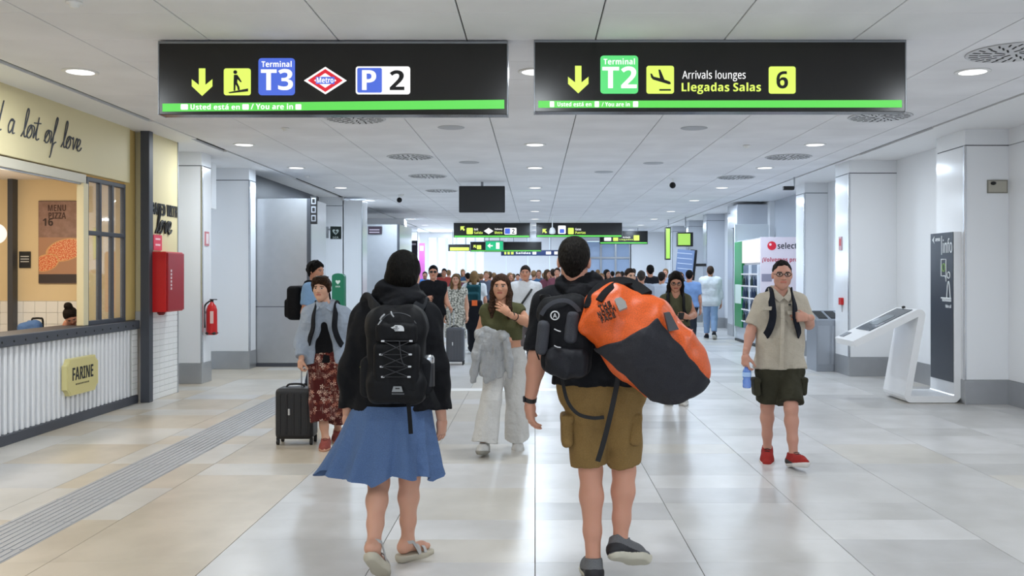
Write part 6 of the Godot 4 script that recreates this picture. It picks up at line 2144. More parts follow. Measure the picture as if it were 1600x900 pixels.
func beige_man() -> void:
	var z := 7.85
	var J := pose(X(1219, z), z, 1.73, -0.1)
	J.fat = 1.0; J.limb = 0.98
	J.head = P(1222, 430, z - 0.05); J.neck = P(1219, 458, z)
	J.sh0 = P(1194, 471, z); J.sh1 = P(1247, 472, z)
	J.el0 = P(1174, 514, z + 0.02); J.wr0 = P(1165, 553, z - 0.08)
	J.el1 = P(1264, 507, z + 0.05); J.wr1 = P(1262, 496, z - 0.16)
	J.pelvis = P(1218, 574, z); J.hip0 = P(1203, 578, z); J.hip1 = P(1233, 578, z)
	J.kn0 = P(1199, 634, z + 0.06); J.an0 = P(1199, 702, z + 0.18); J.ft0 = Vector3(-0.25, -0.25, 1).normalized()
	J.kn1 = P(1236, 638, z - 0.14); J.an1 = P(1240, 712, z - 0.16); J.ft1 = Vector3(0.25, 0.18, 1).normalized()
	J.belly = 0.03
	J.look = Vector3(-0.12, -0.05, 1).normalized()
	var n := person("person with spectacles in a beige short-sleeved shirt and dark olive cargo shorts", J)
	var skin := sk("c79480")
	var bm := body_mesh(J, skin, 0.010, {"head_cell": 0.0045, "shave": 0.12, "brow": Color(0.03, 0.025, 0.02)})
	hand(bm[0], J.wr0, Vector3(-0.05, -1, 0.05), Vector3(0.8, 0, -0.5), Vector3(0, 0, 1), 0.9, skin, 1.05, 0.005)
	hand(bm[0], J.wr1, Vector3(-0.9, 0.05, 0.1), Vector3(0, -0.2, -1), Vector3(0, 1, 0.2), 1.0, skin, 1.05, 0.005)
	psdf(bm[0], "body", skin_mat(), n)
	var T: Transform3D = bm[1]
	var h := short_hair(T, 0.006, 0.0, 0.094, -0.03)
	wrinkle(h, 0.006, 30.0, 7)
	psdf(h, "hair", hair_mat("2a2420"), n)
	spectacles(n, T, mat("1a1512", 0.6), null)
	var beige := cloth("c9bfae", 0.3)
	top(n, J, beige, {"cell": 0.010, "off": 0.012, "loose": 0.008, "sleeve": 0.86, "hem": Y(575, z), "wr": 0.012, "wf": 7.0, "seed": 41, "arm_loose": 0.014, "neck_hole": 1.1, "vee": 0.06})
	# collar wings, placket, pocket flaps
	var f: Vector3 = J.fwd
	var cm := MB.new()
	for g in [-1.0, 1.0]:
		var a: Vector3 = J.neck + Vector3(g * 0.075, 0.035, 0.0)
		var b: Vector3 = J.neck + Vector3(g * 0.018, -0.055, 0.115)
		cm.strap(smooth([J.neck + Vector3(g * 0.02, 0.05, -0.07), a, a.lerp(b, 0.5) + Vector3(g * 0.012, 0, 0.03), b]), [Vector3(g, 0.6, 0.3), Vector3(g, 0.6, 0.5), Vector3(g * 0.4, 0.4, 1)], 0.055, 0.008)
	part(cm, "collar", beige, n)
	var zf := z - 0.20
	cm = MB.new()
	cm.strap(smooth([P(1222, 475, zf + 0.055), P(1223, 500, zf + 0.01), P(1222, 535, zf - 0.025), P(1221, 572, zf + 0.0)]), [f], 0.030, 0.006)
	part(cm, "placket", beige, n)
	for q in [[1203, 482, 26, 7], [1240, 489, 24, 7]]:
		boxp(P(q[0], q[1], zf + 0.058), Vector3(q[2], q[3], 4) * 0.0045, "pocket_flap", beige, n, 0.004, Basis(Vector3(1, 0, 0), -0.15))
	boxp(P(1234, 476, zf + 0.068), Vector3(0.02, 0.012, 0.006), "shirt_badge", M.ink, n)
	var ol := cloth("3d3b2e", 0.25)
	trousers(n, J, ol, {"name": "shorts", "cell": 0.010, "off": 0.020, "len": 0.86, "w": [0.110, 0.105, 0.108], "rise": 0.06, "wr": 0.010, "seed": 43})
	for q in [[1181, 604], [1254, 603]]:
		var s := Sdf.new()
		s.cell = 0.008
		s.rbox(P(q[0], q[1], z - 0.05), Vector3(0.028, 0.075, 0.065), 0.02, Basis(Vector3(0, 0, 1), 0.08 * signf(1218 - q[0])), 0.02)
		s.rbox(P(q[0], q[1] - 10, z - 0.05), Vector3(0.032, 0.022, 0.07), 0.014, Basis(), 0.006)
		psdf(s, "cargo_pocket", ol, n)
	var rd := cloth("a3302c", 0.05)
	shoe(n, J.an0, J.ft0, Vector3(0, 1, 0.25), 1.0, rd, mat("d8d4d0", 0.6), mat("26211f", 0.6))
	shoe(n, J.an1, J.ft1, Vector3(0, 1, -0.18), 1.0, rd, mat("d8d4d0", 0.6), mat("26211f", 0.6))
	var bp := thing("backpack", "dark backpack worn by the person in the beige shirt", "backpack", P(1219, 560, z + 0.2))
	var s := Sdf.new()
	s.cell = 0.012
	s.rbox(P(1220, 505, z + 0.26), Vector3(0.14, 0.23, 0.09), 0.06)
	psdf(s, "main_body", cloth("1a1d26", 0.1), bp)
	strap_pair(bp, J, cloth("181c28", 0.1), 0.065, 0.030, 0.26)
	var bt := thing("water_bottle", "blue plastic water bottle held at the side of the beige shirt", "bottle", P(1167, 606, z - 0.08))
	var bl := MB.new()
	var o := P(1167, 606, z - 0.08)
	bl.lathe([Vector2(0.001, 0.0), Vector2(0.032, 0.0), Vector2(0.036, 0.01), Vector2(0.036, 0.06), Vector2(0.030, 0.075), Vector2(0.036, 0.09), Vector2(0.036, 0.135), Vector2(0.024, 0.165), Vector2(0.012, 0.18), Vector2(0.012, 0.19), Vector2(0.001, 0.19)], 18, Transform3D(Basis(), o))
	var bmt := glass("2f7fe8", 0.55, 0.1)
	part(bl, "bottle_body", bmt, bt)
	bl = MB.new()
	bl.lathe([Vector2(0.001, 0.19), Vector2(0.015, 0.19), Vector2(0.015, 0.21), Vector2(0.001, 0.21)], 14, Transform3D(Basis(), o))
	part(bl, "cap", mat("2a6fe0", 0.4), bt)
	bl = MB.new()
	bl.lathe([Vector2(0.0365, 0.095), Vector2(0.0368, 0.096), Vector2(0.0368, 0.13), Vector2(0.0365, 0.131)], 18, Transform3D(Basis(), o))
	part(bl, "label_band", mat("a9c9f4", 0.5), bt)

func green_woman() -> void:
	var z := 8.35
	var J := pose(X(784, z), z, 1.62, 0.0)
	J.fat = 0.92
	J.bust = true
	J.head = P(783, 449, z - 0.03); J.neck = P(785, 474, z)
	J.sh0 = P(760, 484, z); J.sh1 = P(810, 484, z)
	J.el0 = P(750, 519, z + 0.02); J.wr0 = P(780, 527, z - 0.20)
	J.el1 = P(825, 504, z - 0.05); J.wr1 = P(796, 491, z - 0.24)
	J.pelvis = P(788, 556, z); J.hip0 = P(775, 562, z); J.hip1 = P(803, 562, z)
	J.kn0 = P(767, 625, z - 0.05); J.an0 = P(757, 694, z - 0.10); J.ft0 = Vector3(-0.15, 0.12, 1).normalized()
	J.kn1 = P(806, 622, z + 0.10); J.an1 = P(808, 686, z + 0.24); J.ft1 = Vector3(0.1, -0.25, 1).normalized()
	J.look = Vector3(-0.10, 0.02, 1).normalized()
	var n := person("person in an olive crop top and wide white trousers with long brown hair", J)
	var skin := sk("c99478")
	var bm := body_mesh(J, skin, 0.010, {"head_cell": 0.0045, "brow": Color(0.06, 0.035, 0.02), "lips": sk("a85a50"), "scale": 0.98})
	hand(bm[0], J.wr0, Vector3(0.9, 0.1, 0.3), Vector3(0, -1, 0), Vector3(0, 0.3, 1), 0.9, skin, 0.92, 0.005)
	hand(bm[0], J.wr1, Vector3(-0.75, 0.6, 0.1), Vector3(-0.3, -0.3, -1), Vector3(0.5, 1, 0), 0.35, skin, 0.92, 0.005)
	psdf(bm[0], "body", skin_mat(), n)
	psdf(long_hair(bm[1], 0.007, 0.30, J), "hair", hair_mat("5a4030"), n)
	top(n, J, cloth("5a5a3c", 0.2), {"name": "crop_top", "cell": 0.010, "off": 0.008, "sleeve": 0.22, "hem": Y(531, z), "wr": 0.005, "seed": 51, "neck_hole": 1.25})
	var s := MB.new()
	var wd: Vector3 = (J.wr1 - J.el1).normalized()
	s.tube([J.wr1 - wd * 0.035, J.wr1 - wd * 0.026], 0.033, 14)
	s.tube([J.wr1 - wd * 0.085, J.wr1 - wd * 0.078], 0.037, 14)
	part(s, "bracelets", mat("201a18", 0.5), n)
	var wh := cloth("e4e2de", 0.35)
	trousers(n, J, wh, {"cell": 0.010, "off": 0.012, "len": 1.96, "w": [0.105, 0.10, 0.125], "rise": 0.09, "wr": 0.012, "wf": 7.0, "seed": 53})
	shoe(n, J.an0, J.ft0, Vector3(0, 1, -0.12), 0.90, cloth("dcdad6", 0.05), mat("8d8a80", 0.7), null)
	shoe(n, J.an1, J.ft1, Vector3(0, 1, 0.25), 0.90, cloth("dcdad6", 0.05), mat("c8c4ba", 0.7), null)
	# grey jacket over the forearm
	var jk := thing("grey_jacket", "pale grey jacket draped over the forearm of the person in the crop top", "jacket", P(768, 590, z - 0.2))
	var gj := cloth("b4b6b8", 0.4)
	var d := Sdf.new()
	d.cell = 0.009
	d.bone(P(752, 524, z - 0.10), P(786, 526, z - 0.24), 0.062, 0.055, 0.04)
	for q in [[752, 757, 584, 0.045], [761, 763, 592, 0.050], [771, 772, 574, 0.052], [780, 782, 586, 0.042], [789, 794, 578, 0.036]]:
		d.bone(P(q[0], 528, z - 0.2), P(q[1], q[2], z - 0.21), q[3], q[3] * 0.8, 0.018)
	d.bone(P(760, 518, z - 0.18), P(748, 545, z - 0.2), 0.045, 0.04, 0.02)
	wrinkle(d, 0.022, 13.0, 91, Vector3(1, 0.6, 1))
	psdf(d, "draped_body", gj, jk)
	d = Sdf.new()
	d.cell = 0.009
	d.chain([P(750, 530, z - 0.2), P(744, 556, z - 0.22), P(739, 594, z - 0.2)], [0.04, 0.042, 0.03], 0.02)
	wrinkle(d, 0.014, 12.0, 92)
	psdf(d, "sleeve", gj, jk)
	d = Sdf.new()
	d.cell = 0.009
	d.chain([P(790, 530, z - 0.25), P(796, 560, z - 0.26), P(796, 590, z - 0.25)], [0.035, 0.036, 0.022], 0.02)
	wrinkle(d, 0.014, 12.0, 93)
	psdf(d, "sleeve", gj, jk)

func suitcase_woman() -> void:
	var z := 8.55
	var J := pose(X(508, z), z, 1.60, 0.1)
	J.fat = 0.98
	J.head = P(503, 452, z - 0.03); J.neck = P(508, 478, z)
	J.sh0 = P(485, 491, z); J.sh1 = P(536, 491, z)
	J.el0 = P(474, 530, z); J.wr0 = P(471, 561, z - 0.12)
	J.el1 = P(546, 535, z + 0.05); J.wr1 = P(548, 570, z - 0.02)
	J.pelvis = P(510, 562, z); J.hip0 = P(499, 568, z); J.hip1 = P(523, 568, z)
	J.kn0 = P(501, 625, z + 0.05); J.an0 = P(509, 687, z + 0.02); J.ft0 = Vector3(0.1, -0.1, 1).normalized()
	J.kn1 = P(526, 625, z + 0.12); J.an1 = P(528, 673, z + 0.42); J.ft1 = Vector3(0.1, -0.2, 1).normalized()
	J.look = Vector3(-0.15, 0.0, 1).normalized()
	var n := person("person with short brown hair in a pale blue jacket and dark red floral culottes", J)
	var skin := sk("c99a82")
	var bm := body_mesh(J, skin, 0.011, {"head_cell": 0.0045, "brow": Color(0.08, 0.05, 0.03), "lips": sk("b06a60"), "scale": 0.98})
	hand(bm[0], J.wr0, Vector3(-0.1, -0.9, 0.2), Vector3(0.7, 0, -0.6), Vector3(0.3, 0, 1), 1.2, skin, 0.92, 0.005)
	psdf(bm[0], "body", skin_mat(), n)
	var T: Transform3D = bm[1]
	var h := short_hair(T, 0.006, 0.010, 0.050, -0.05)
	for g in [-1.0, 1.0]: h.bone(T * Vector3(g * 0.075, 0.05, 0.03), T * Vector3(g * 0.082, -0.01, 0.02), 0.022, 0.018, 0.03)
	h.bone(T * Vector3(-0.05, 0.085, 0.06), T * Vector3(0.05, 0.085, 0.06), 0.030, 0.030, 0.03)
	wrinkle(h, 0.010, 22.0, 9)
	psdf(h, "hair", hair_mat("4a3322"), n)
	var pn := MB.new()
	pn.tube(smooth([T * Vector3(-0.07, 0.11, 0.04), T * Vector3(-0.02, 0.125, 0.075), T * Vector3(0.02, 0.125, 0.075), T * Vector3(0.08, 0.12, 0.03)]), 0.010, 8)
	part(pn, "sunglasses", mat("2a2018", 0.3), n)
	top(n, J, cloth("121216", 0.1), {"name": "black_top", "cell": 0.011, "off": 0.010, "sleeve": 0.0, "hem": Y(566, z), "neck_hole": 1.2, "wr": 0.004})
	# open jacket: the shirt solid with a wedge taken out of the front
	var jk := Sdf.new()
	jk.cell = 0.0105
	torso(jk, J, 0.032, 0.06)
	for i in 2: arm(jk, J, i, 0.028, 1.9, 0.035, true)
	jk.cut(Vector3(0, Y(567, z), 0), Vector3.DOWN)
	jk.hole(P(508, 478, z - 0.11), P(506, 502, z - 0.14), 0.025, 0.035)
	jk.hole(P(506, 502, z - 0.14), P(504, 535, z - 0.15), 0.040, 0.090)
	jk.hole(P(504, 535, z - 0.15), P(505, 585, z - 0.15), 0.090, 0.115)
	jk.hole(J.neck + Vector3.UP * 0.02, J.neck + Vector3.UP * 0.14, 0.065, 0.085)
	wrinkle(jk, 0.014, 8.0, 61)
	var dn := cloth("a3aebd", 0.35)
	psdf(jk, "jacket", dn, n)
	var cm := MB.new()
	for g in [-1.0, 1.0]: cm.strap(smooth([J.neck + Vector3(g * 0.03, 0.045, -0.06), J.neck + Vector3(g * 0.078, 0.03, 0.0), J.neck + Vector3(g * 0.055, -0.035, 0.105)]), [Vector3(g, 0.6, 0.3), Vector3(g * 0.5, 0.5, 1)], 0.06, 0.008)
	part(cm, "collar", dn, n)
	# floral culottes
	var fl := cloth(Color.WHITE, 0.25)
	fl.albedo_texture = flower_print()
	fl.uv1_scale = Vector3.ONE * 3.2
	trousers(n, J, fl, {"name": "culottes", "cell": 0.010, "off": 0.016, "len": 1.52, "w": [0.108, 0.112, 0.128], "rise": 0.09, "wr": 0.012, "seed": 63})
	shoe(n, J.an0, J.ft0, Vector3(0, 1, 0.1), 0.86, cloth("9a5048", 0.05), mat("b98a70", 0.7), mat("7a3a34", 0.6))
	shoe(n, J.an1, J.ft1, Vector3(0, 1, 0.2), 0.86, cloth("9a5048", 0.05), mat("b98a70", 0.7), mat("7a3a34", 0.6))
	var bp := thing("backpack", "black backpack worn by the person in the pale blue jacket", "backpack", P(510, 540, z + 0.25))
	var s := Sdf.new()
	s.cell = 0.013
	s.rbox(P(510, 520, z + 0.27), Vector3(0.13, 0.20, 0.08), 0.05)
	psdf(s, "main_body", cloth("17181c", 0.1), bp)
	strap_pair(bp, J, cloth("14161c", 0.1), 0.055, 0.040, 0.24)
	suitcase("black cabin suitcase with a raised handle beside the floral culottes", 431, 606, 490, 703, 8.75, 0.25, [467, 478, 562], mat("1b1b1e", 0.5), true)
func flower_print() -> ImageTexture:
	var im := Image.create(256, 256, true, Image.FORMAT_RGB8)
	im.fill(Color("4c1a18"))
	var r := RandomNumberGenerator.new()
	r.seed = 12
	for k in 46:
		var c := Vector2(r.randf() * 256, r.randf() * 256)
		var col: Color = [Color("e0b8a4"), Color("c98a74"), Color("e8d0bc"), Color("8a4a38")][k % 4]
		var R := r.randf_range(10, 19)
		for y in range(-22, 23):
			for x in range(-22, 23):
				var d := Vector2(x, y)
				var a := d.angle()
				if d.length() < R * (0.62 + 0.38 * cos(a * 5.0 + k)): im.set_pixel(posmod(int(c.x) + x, 256), posmod(int(c.y) + y, 256), col if d.length() > R * 0.25 else Color("5a2420"))
	im.generate_mipmaps()
	return ImageTexture.create_from_image(im)
func suitcase(label: String, x0: float, y0: float, x1: float, y1: float, z: float, dep: float, hd: Array, m: Material, ribs: bool) -> void:
	var n := thing("suitcase", label, "suitcase", Vector3(X((x0 + x1) / 2, z), 0, -z))
	var a := P(x0, y1, z); var b := P(x1, y0, z)
	var lift := 0.055
	var s := Sdf.new()
	s.cell = 0.009 if z < 10 else 0.014
	var lo_y := lift
	var c := Vector3((a.x + b.x) / 2, (lo_y + b.y) / 2, -z - dep / 2 + 0.05)
	s.rbox(c, Vector3((b.x - a.x) / 2, (b.y - lo_y) / 2, dep / 2), 0.045)
	psdf(s, "shell", m, n)
	if ribs:
		var rb := MB.new()
		for k in 5:
			var x := lerpf(a.x + 0.05, b.x - 0.05, k / 4.0)
			rb.box(Vector3(x, c.y, c.z + dep / 2), Vector3(0.018, (b.y - lo_y) * 0.80, 0.010), 0.004)
		part(rb, "rib", m, n)
		boxp(Vector3((a.x + b.x) / 2 - 0.04, c.y + 0.02, c.z + dep / 2 + 0.004), Vector3(0.018, 0.06, 0.012), "badge", mat("c9c9c9", 0.4), n, 0.004)
	for q in [[0.06, -0.3], [0.94, -0.3], [0.06, 0.35], [0.94, 0.35]]:
		var w := MB.new()
		var p := Vector3(lerpf(a.x, b.x, q[0]), 0.026, c.z - q[1] * dep)
		w.lathe([Vector2(0.001, -0.012), Vector2(0.026, -0.012), Vector2(0.026, 0.012), Vector2(0.001, 0.012)], 14, Transform3D(Basis(Vector3(0, 0, 1), PI / 2), p))
		w.box(p + Vector3(0, 0.03, 0), Vector3(0.03, 0.035, 0.03), 0.006)
		part(w, "wheel", M.ink, n)
	var h := MB.new()
	var zt := c.z - 0.02
	var q0 := Vector3(X(hd[0], z), b.y - 0.02, zt); var q1 := Vector3(X(hd[1], z), b.y - 0.02, zt)
	var yt := Y(hd[2], z)
	h.tube([q0, Vector3(q0.x, yt, zt)], 0.008, 8)
	h.tube([q1, Vector3(q1.x, yt, zt)], 0.008, 8)
	part(h, "telescopic_handle", mat("b9bcc0", 0.3, 0.8), n)
	h = MB.new()
	h.tube([Vector3(q0.x - 0.015, yt, zt), Vector3(q1.x + 0.015, yt, zt)], 0.014, 8)
	part(h, "grip", M.ink, n)
	h = MB.new()
	h.tube(smooth([Vector3(a.x + 0.08, b.y - 0.005, zt + 0.02), Vector3(a.x + 0.11, b.y + 0.025, zt + 0.02), Vector3(b.x - 0.13, b.y + 0.025, zt + 0.02), Vector3(b.x - 0.10, b.y - 0.005, zt + 0.02)]), 0.010, 8)
	part(h, "carry_handle", M.ink, n)

func glasses_woman() -> void:
	var z := 11.5
	var J := pose(X(1056, z), z, 1.64, -0.1)
	J.fat = 0.95; J.bust = true
	J.head = P(1056, 440, z - 0.05); J.neck = P(1055, 458, z)
	J.sh0 = P(1037, 466, z); J.sh1 = P(1074, 466, z)
	J.el0 = P(1031, 492, z); J.wr0 = P(1052, 502, z - 0.25)
	J.el1 = P(1084, 492, z); J.wr1 = P(1075, 496, z - 0.25)
	J.look = Vector3(-0.1, -0.45, 1).normalized()
	J.up = Vector3(0, 1, 0.3)
	var n := person("person with long dark hair and glasses in an olive sleeveless top looking down", J)
	var skin := sk("c08a70")
	var bm := body_mesh(J, skin, 0.013, {"head_cell": 0.0055, "lips": sk("a05048"), "scale": 1.02})
	hand(bm[0], J.wr1, Vector3(-0.7, 0.2, 0.3), Vector3(0, -0.3, -1), Vector3(0, 1, 0), 0.8, skin, 0.92, 0.007)
	hand(bm[0], J.wr0, Vector3(0.7, 0.2, 0.3), Vector3(0, -0.3, -1), Vector3(0, 1, 0), 0.8, skin, 0.92, 0.007)
	psdf(bm[0], "body", skin_mat(), n)
	psdf(long_hair(bm[1], 0.009, 0.27, J), "hair", hair_mat("251c18"), n)
	spectacles(n, bm[1], mat("15110f", 0.4), null)
	top(n, J, cloth("5c5b44", 0.2), {"name": "sleeveless_top", "cell": 0.013, "off": 0.010, "sleeve": 0.0, "neck_hole": 1.2, "vee": 0.16, "hem": 0.80})
	trousers(n, J, cloth("2b2c33", 0.2), {"cell": 0.014, "len": 1.9, "w": [0.095, 0.075, 0.06]})
	for i in 2: shoe(n, J["an%d" % i], J["ft%d" % i], Vector3.UP, 0.92, cloth("d8d6d2", 0.05), mat("e2e0dc", 0.6), null, 0.01)
	var ph := thing("mobile_phone", "dark mobile phone held by the person in the sleeveless top", "phone", P(1066, 497, z - 0.3))
	boxp(P(1064, 494, z - 0.36), Vector3(0.07, 0.14, 0.009), "phone_body", M.ink, ph, 0.003, Basis(Vector3(1, 0, 0), 0.9))
	var bp := thing("backpack", "dark backpack worn by the person looking down", "backpack", P(1056, 520, z + 0.2))
	var s := Sdf.new()
	s.cell = 0.015
	s.rbox(P(1056, 485, z + 0.24), Vector3(0.13, 0.2, 0.08), 0.05)
	psdf(s, "main_body", cloth("17181c", 0.1), bp)
	strap_pair(bp, J, cloth("15161a", 0.1), 0.05, 0.012, 0.24)

# one figure of the middle distance; o gives clothes, hair and colours
func figure(label: String, J: Dictionary, o: Dictionary, group := "") -> Node3D:
	var n := person(label, J, group)
	var skin := sk(o.get("skin", "c08a70"))
	var c: float = o.get("cell", 0.016)
	J.fat = o.get("fat", 1.0)
	var bm := body_mesh(J, skin, c, {"head_cell": c * 0.5})
	for i in 2: hand(bm[0], J["wr%d" % i], (J["wr%d" % i] - J["el%d" % i]).normalized(), J.fwd * 0.3 - lat(J) * (1.0 if i else -1.0), J.fwd, 0.6, skin, 1.0, c * 0.55)
	psdf(bm[0], "body", skin_mat(), n)
	var T: Transform3D = bm[1]
	if not o.get("bald", false):
		var h := long_hair(T, c * 0.7, o.long, J) if o.has("long") else short_hair(T, c * 0.6, o.get("curly", 0.006), 0.064, -0.045)
		if not o.has("long"): wrinkle(h, 0.007 + o.get("curly", 0.0) * 0.5, 24.0, 3)
		psdf(h, "hair", hair_mat(o.get("hair", "221b17")), n)
	if o.has("shades"):
		spectacles(n, T, M.ink, M.ink)
	if o.has("dress"):
		var s := Sdf.new()
		s.cell = c
		torso(s, J, 0.014, 0.06)
		s.bone(J.pelvis, J.pelvis.lerp(Vector3(J.pelvis.x, 0.35, J.pelvis.z), 1.0), 0.16, 0.22, 0.08, J.fwd * 1.2, false, true)
		for i in 2: arm(s, J, i, 0.012, 0.35, 0.03, true)
		s.hole(J.neck + Vector3.UP * 0.02, J.neck + Vector3.UP * 0.12, 0.08, 0.1)
		wrinkle(s, 0.012, 7.0, 71)
		var m := cloth(Color.WHITE, 0.2)
		m.albedo_texture = tint_tex(noise_img(128, 77, 0.06, 2), Color("6a6a62"), Color("d8d4c8"), 0.35, 0.6)
		m.uv1_scale = Vector3.ONE * 2.5
		psdf(s, "dress", m, n)
	else:
		top(n, J, cloth(o.top, 0.2), {"cell": c, "off": 0.014, "loose": o.get("loose", 0.006), "sleeve": o.get("sleeve", 0.7), "hem": J.pelvis.y + o.get("hem", -0.02), "neck_hole": 1.1, "seed": int(J.base.x * 100), "arm_loose": 0.008})
		trousers(n, J, cloth(o.get("legs", "2c2f38"), 0.2), {"cell": c, "len": o.get("len", 1.92), "w": o.get("w", [0.098, 0.08, 0.068]), "rise": 0.10})
	for i in 2: shoe(n, J["an%d" % i], J["ft%d" % i], Vector3.UP + J.fwd * (0.4 if J["ft%d" % i].y < -0.2 else 0.0), J.S, cloth(o.get("shoes", "2a2a2e"), 0.05), mat("c9c6c0", 0.6), null, maxf(0.010, c * 0.7))
	if o.has("pack"):
		var bp := thing("backpack", o.pack_label, "backpack", J.pelvis - J.fwd * 0.25)
		var s := Sdf.new()
		s.cell = c
		var B := Basis(J.lat, Vector3.UP, J.lat.cross(Vector3.UP))
		s.rbox(J.pelvis.lerp(J.neck, 0.55) - J.fwd * 0.24, Vector3(0.15, 0.22, 0.10), 0.06, B, 0.03)
		s.rbox(J.pelvis.lerp(J.neck, 0.42) - J.fwd * 0.34, Vector3(0.12, 0.12, 0.04), 0.035, B, 0.02)
		psdf(s, "main_body", cloth(o.pack, 0.15), bp)
		strap_pair(bp, J, cloth(o.pack, 0.1), 0.055, 0.016, 0.26)
	return n
func middle_people() -> void:
	var z := 12.0
	# profile with a black backpack at the steel wall
	var J := pose(X(492, z), z, 1.76, 1.35, 0.12)
	J.look = Vector3(0.9, -0.1, 0.35).normalized()
	figure("person in profile in a light blue shirt with curly black hair by the steel enclosure", J, {"top": "8fb4dc", "legs": "3a3f4c", "hair": "14110f", "curly": 0.016, "cell": 0.017, "sleeve": 0.7, "pack": "15161a", "pack_label": "black backpack worn by the person in profile by the steel enclosure"})
	z = 16.6
	J = pose(X(677, z), z, 1.75, 0.1, 0.10)
	J.el0 = P(659, 468, z); J.wr0 = P(668, 466, z - 0.25)
	J.wr1 = P(703, 480, z - 0.1)
	figure("person in a black sleeveless shirt and dark sunglasses pulling a grey suitcase", J, {"top": "141418", "legs": "17171b", "sleeve": 0.0, "shades": true, "hair": "15110f", "cell": 0.017, "hem": -0.06})
	suitcase("tall dark grey suitcase beside the black sleeveless shirt", 697, 512, 725, 569, 16.4, 0.3, [702, 708, 484], mat("4a4c52", 0.45), true)
	z = 18.2
	J = pose(X(712, z), z, 1.60, 0.05, 0.05)
	figure("person in a pale floral dress with blonde hair", J, {"dress": true, "hair": "a07c52", "long": 0.22, "skin": "cc9a80", "cell": 0.02})
	z = 15.2
	J = pose(X(821, z), z, 1.735, -0.05, 0.12)
	J.fat = 1.15
	var n := figure("person in a white t-shirt with a dark shoulder strap across the chest", J, {"top": "e6e8ec", "legs": "6a6262", "hair": "3a2d24", "fat": 1.15, "sleeve": 0.75, "loose": 0.012, "cell": 0.017, "hem": -0.08})
	var st := MB.new()
	st.strap(smooth([P(834, 446, z - 0.05), P(829, 455, z - 0.16), P(815, 475, z - 0.19), P(806, 488, z - 0.16)]), [Vector3(0, 0.2, 1)], 0.035, 0.008)
	part(st, "chest_strap", M.ink, n)
	z = 22.9
	J = pose(X(1110, z), z, 1.79, 2.95, 0.16)
	figure("person walking away in a loose white shirt and pale jeans beside the vending machine", J, {"top": "e2e6ec", "legs": "8fa9cc", "hair": "5a4436", "sleeve": 1.55, "loose": 0.03, "cell": 0.02, "hem": -0.14, "shoes": "22242a", "len": 1.88})
	z = 14.0
	J = pose(X(984, z), z, 1.68, 0.3, 0.05)
	J.look = Vector3(0.35, -0.05, 1).normalized()
	figure("person with cropped brown hair looking out from behind the orange duffel", J, {"top": "8f97a8", "hair": "3a281c", "skin": "d0a48c", "cell": 0.017})
	z = 18.0
	J = pose(X(1002, z), z, 1.66, 3.0, 0.1)
	figure("person from behind in a pale grey shirt beside the cropped brown hair", J, {"top": "b4bccb", "hair": "5c544e", "legs": "30343f", "cell": 0.017})
	z = 21.0
	J = pose(X(1016, z), z, 1.80, 3.2, 0.1)
	figure("person from behind in a black t-shirt with printed back", J, {"top": "181920", "hair": "191512", "cell": 0.022, "loose": 0.02})
	z = 19.5
	J = pose(X(1034, z), z, 1.64, 2.6, 0.1)
	figure("person from behind in a white shirt beside the black printed t-shirt", J, {"top": "ccd4e2", "hair": "3a2d24", "cell": 0.022})
	z = 20.5
	J = pose(X(1077, z), z, 1.68, 2.9, 0.1)
	figure("person from behind in a mid-blue shirt below the tilted screen", J, {"top": "7d9ccc", "hair": "1d1816", "cell": 0.022})
	z = 19.5
	J = pose(X(741, z), z, 1.66, 3.14, 0.1)
	figure("person from behind with blonde hair and a teal backpack", J, {"top": "dcdfe2", "hair": "b08a5c", "long": 0.15, "cell": 0.022, "pack": "1c4a52", "pack_label": "teal backpack on the blonde person in the crowd"})
	# orange tag in the crowd sits on a dark trolley bag
	z = 18.8
	var tb := thing("dark_bag", "dark bag with a square orange tag among the crowd", "bag", Vector3(X(741, z), 0, -z))
	var s := Sdf.new()
	s.cell = 0.02
	s.rbox(P(741, 492, z) + Vector3(0, 0, 0.0), Vector3(0.17, 0.30, 0.12), 0.06)
	s.bone(P(741, 510, z), Vector3(X(741, z), 0.12, -z), 0.12, 0.12, 0.05)
	psdf(s, "body", cloth("1d1f26", 0.15), tb)
	boxp(P(741.5, 473.5, z - 0.13), Vector3(0.11, 0.11, 0.01), "tag", mat("ee6a28", 0.5), tb)

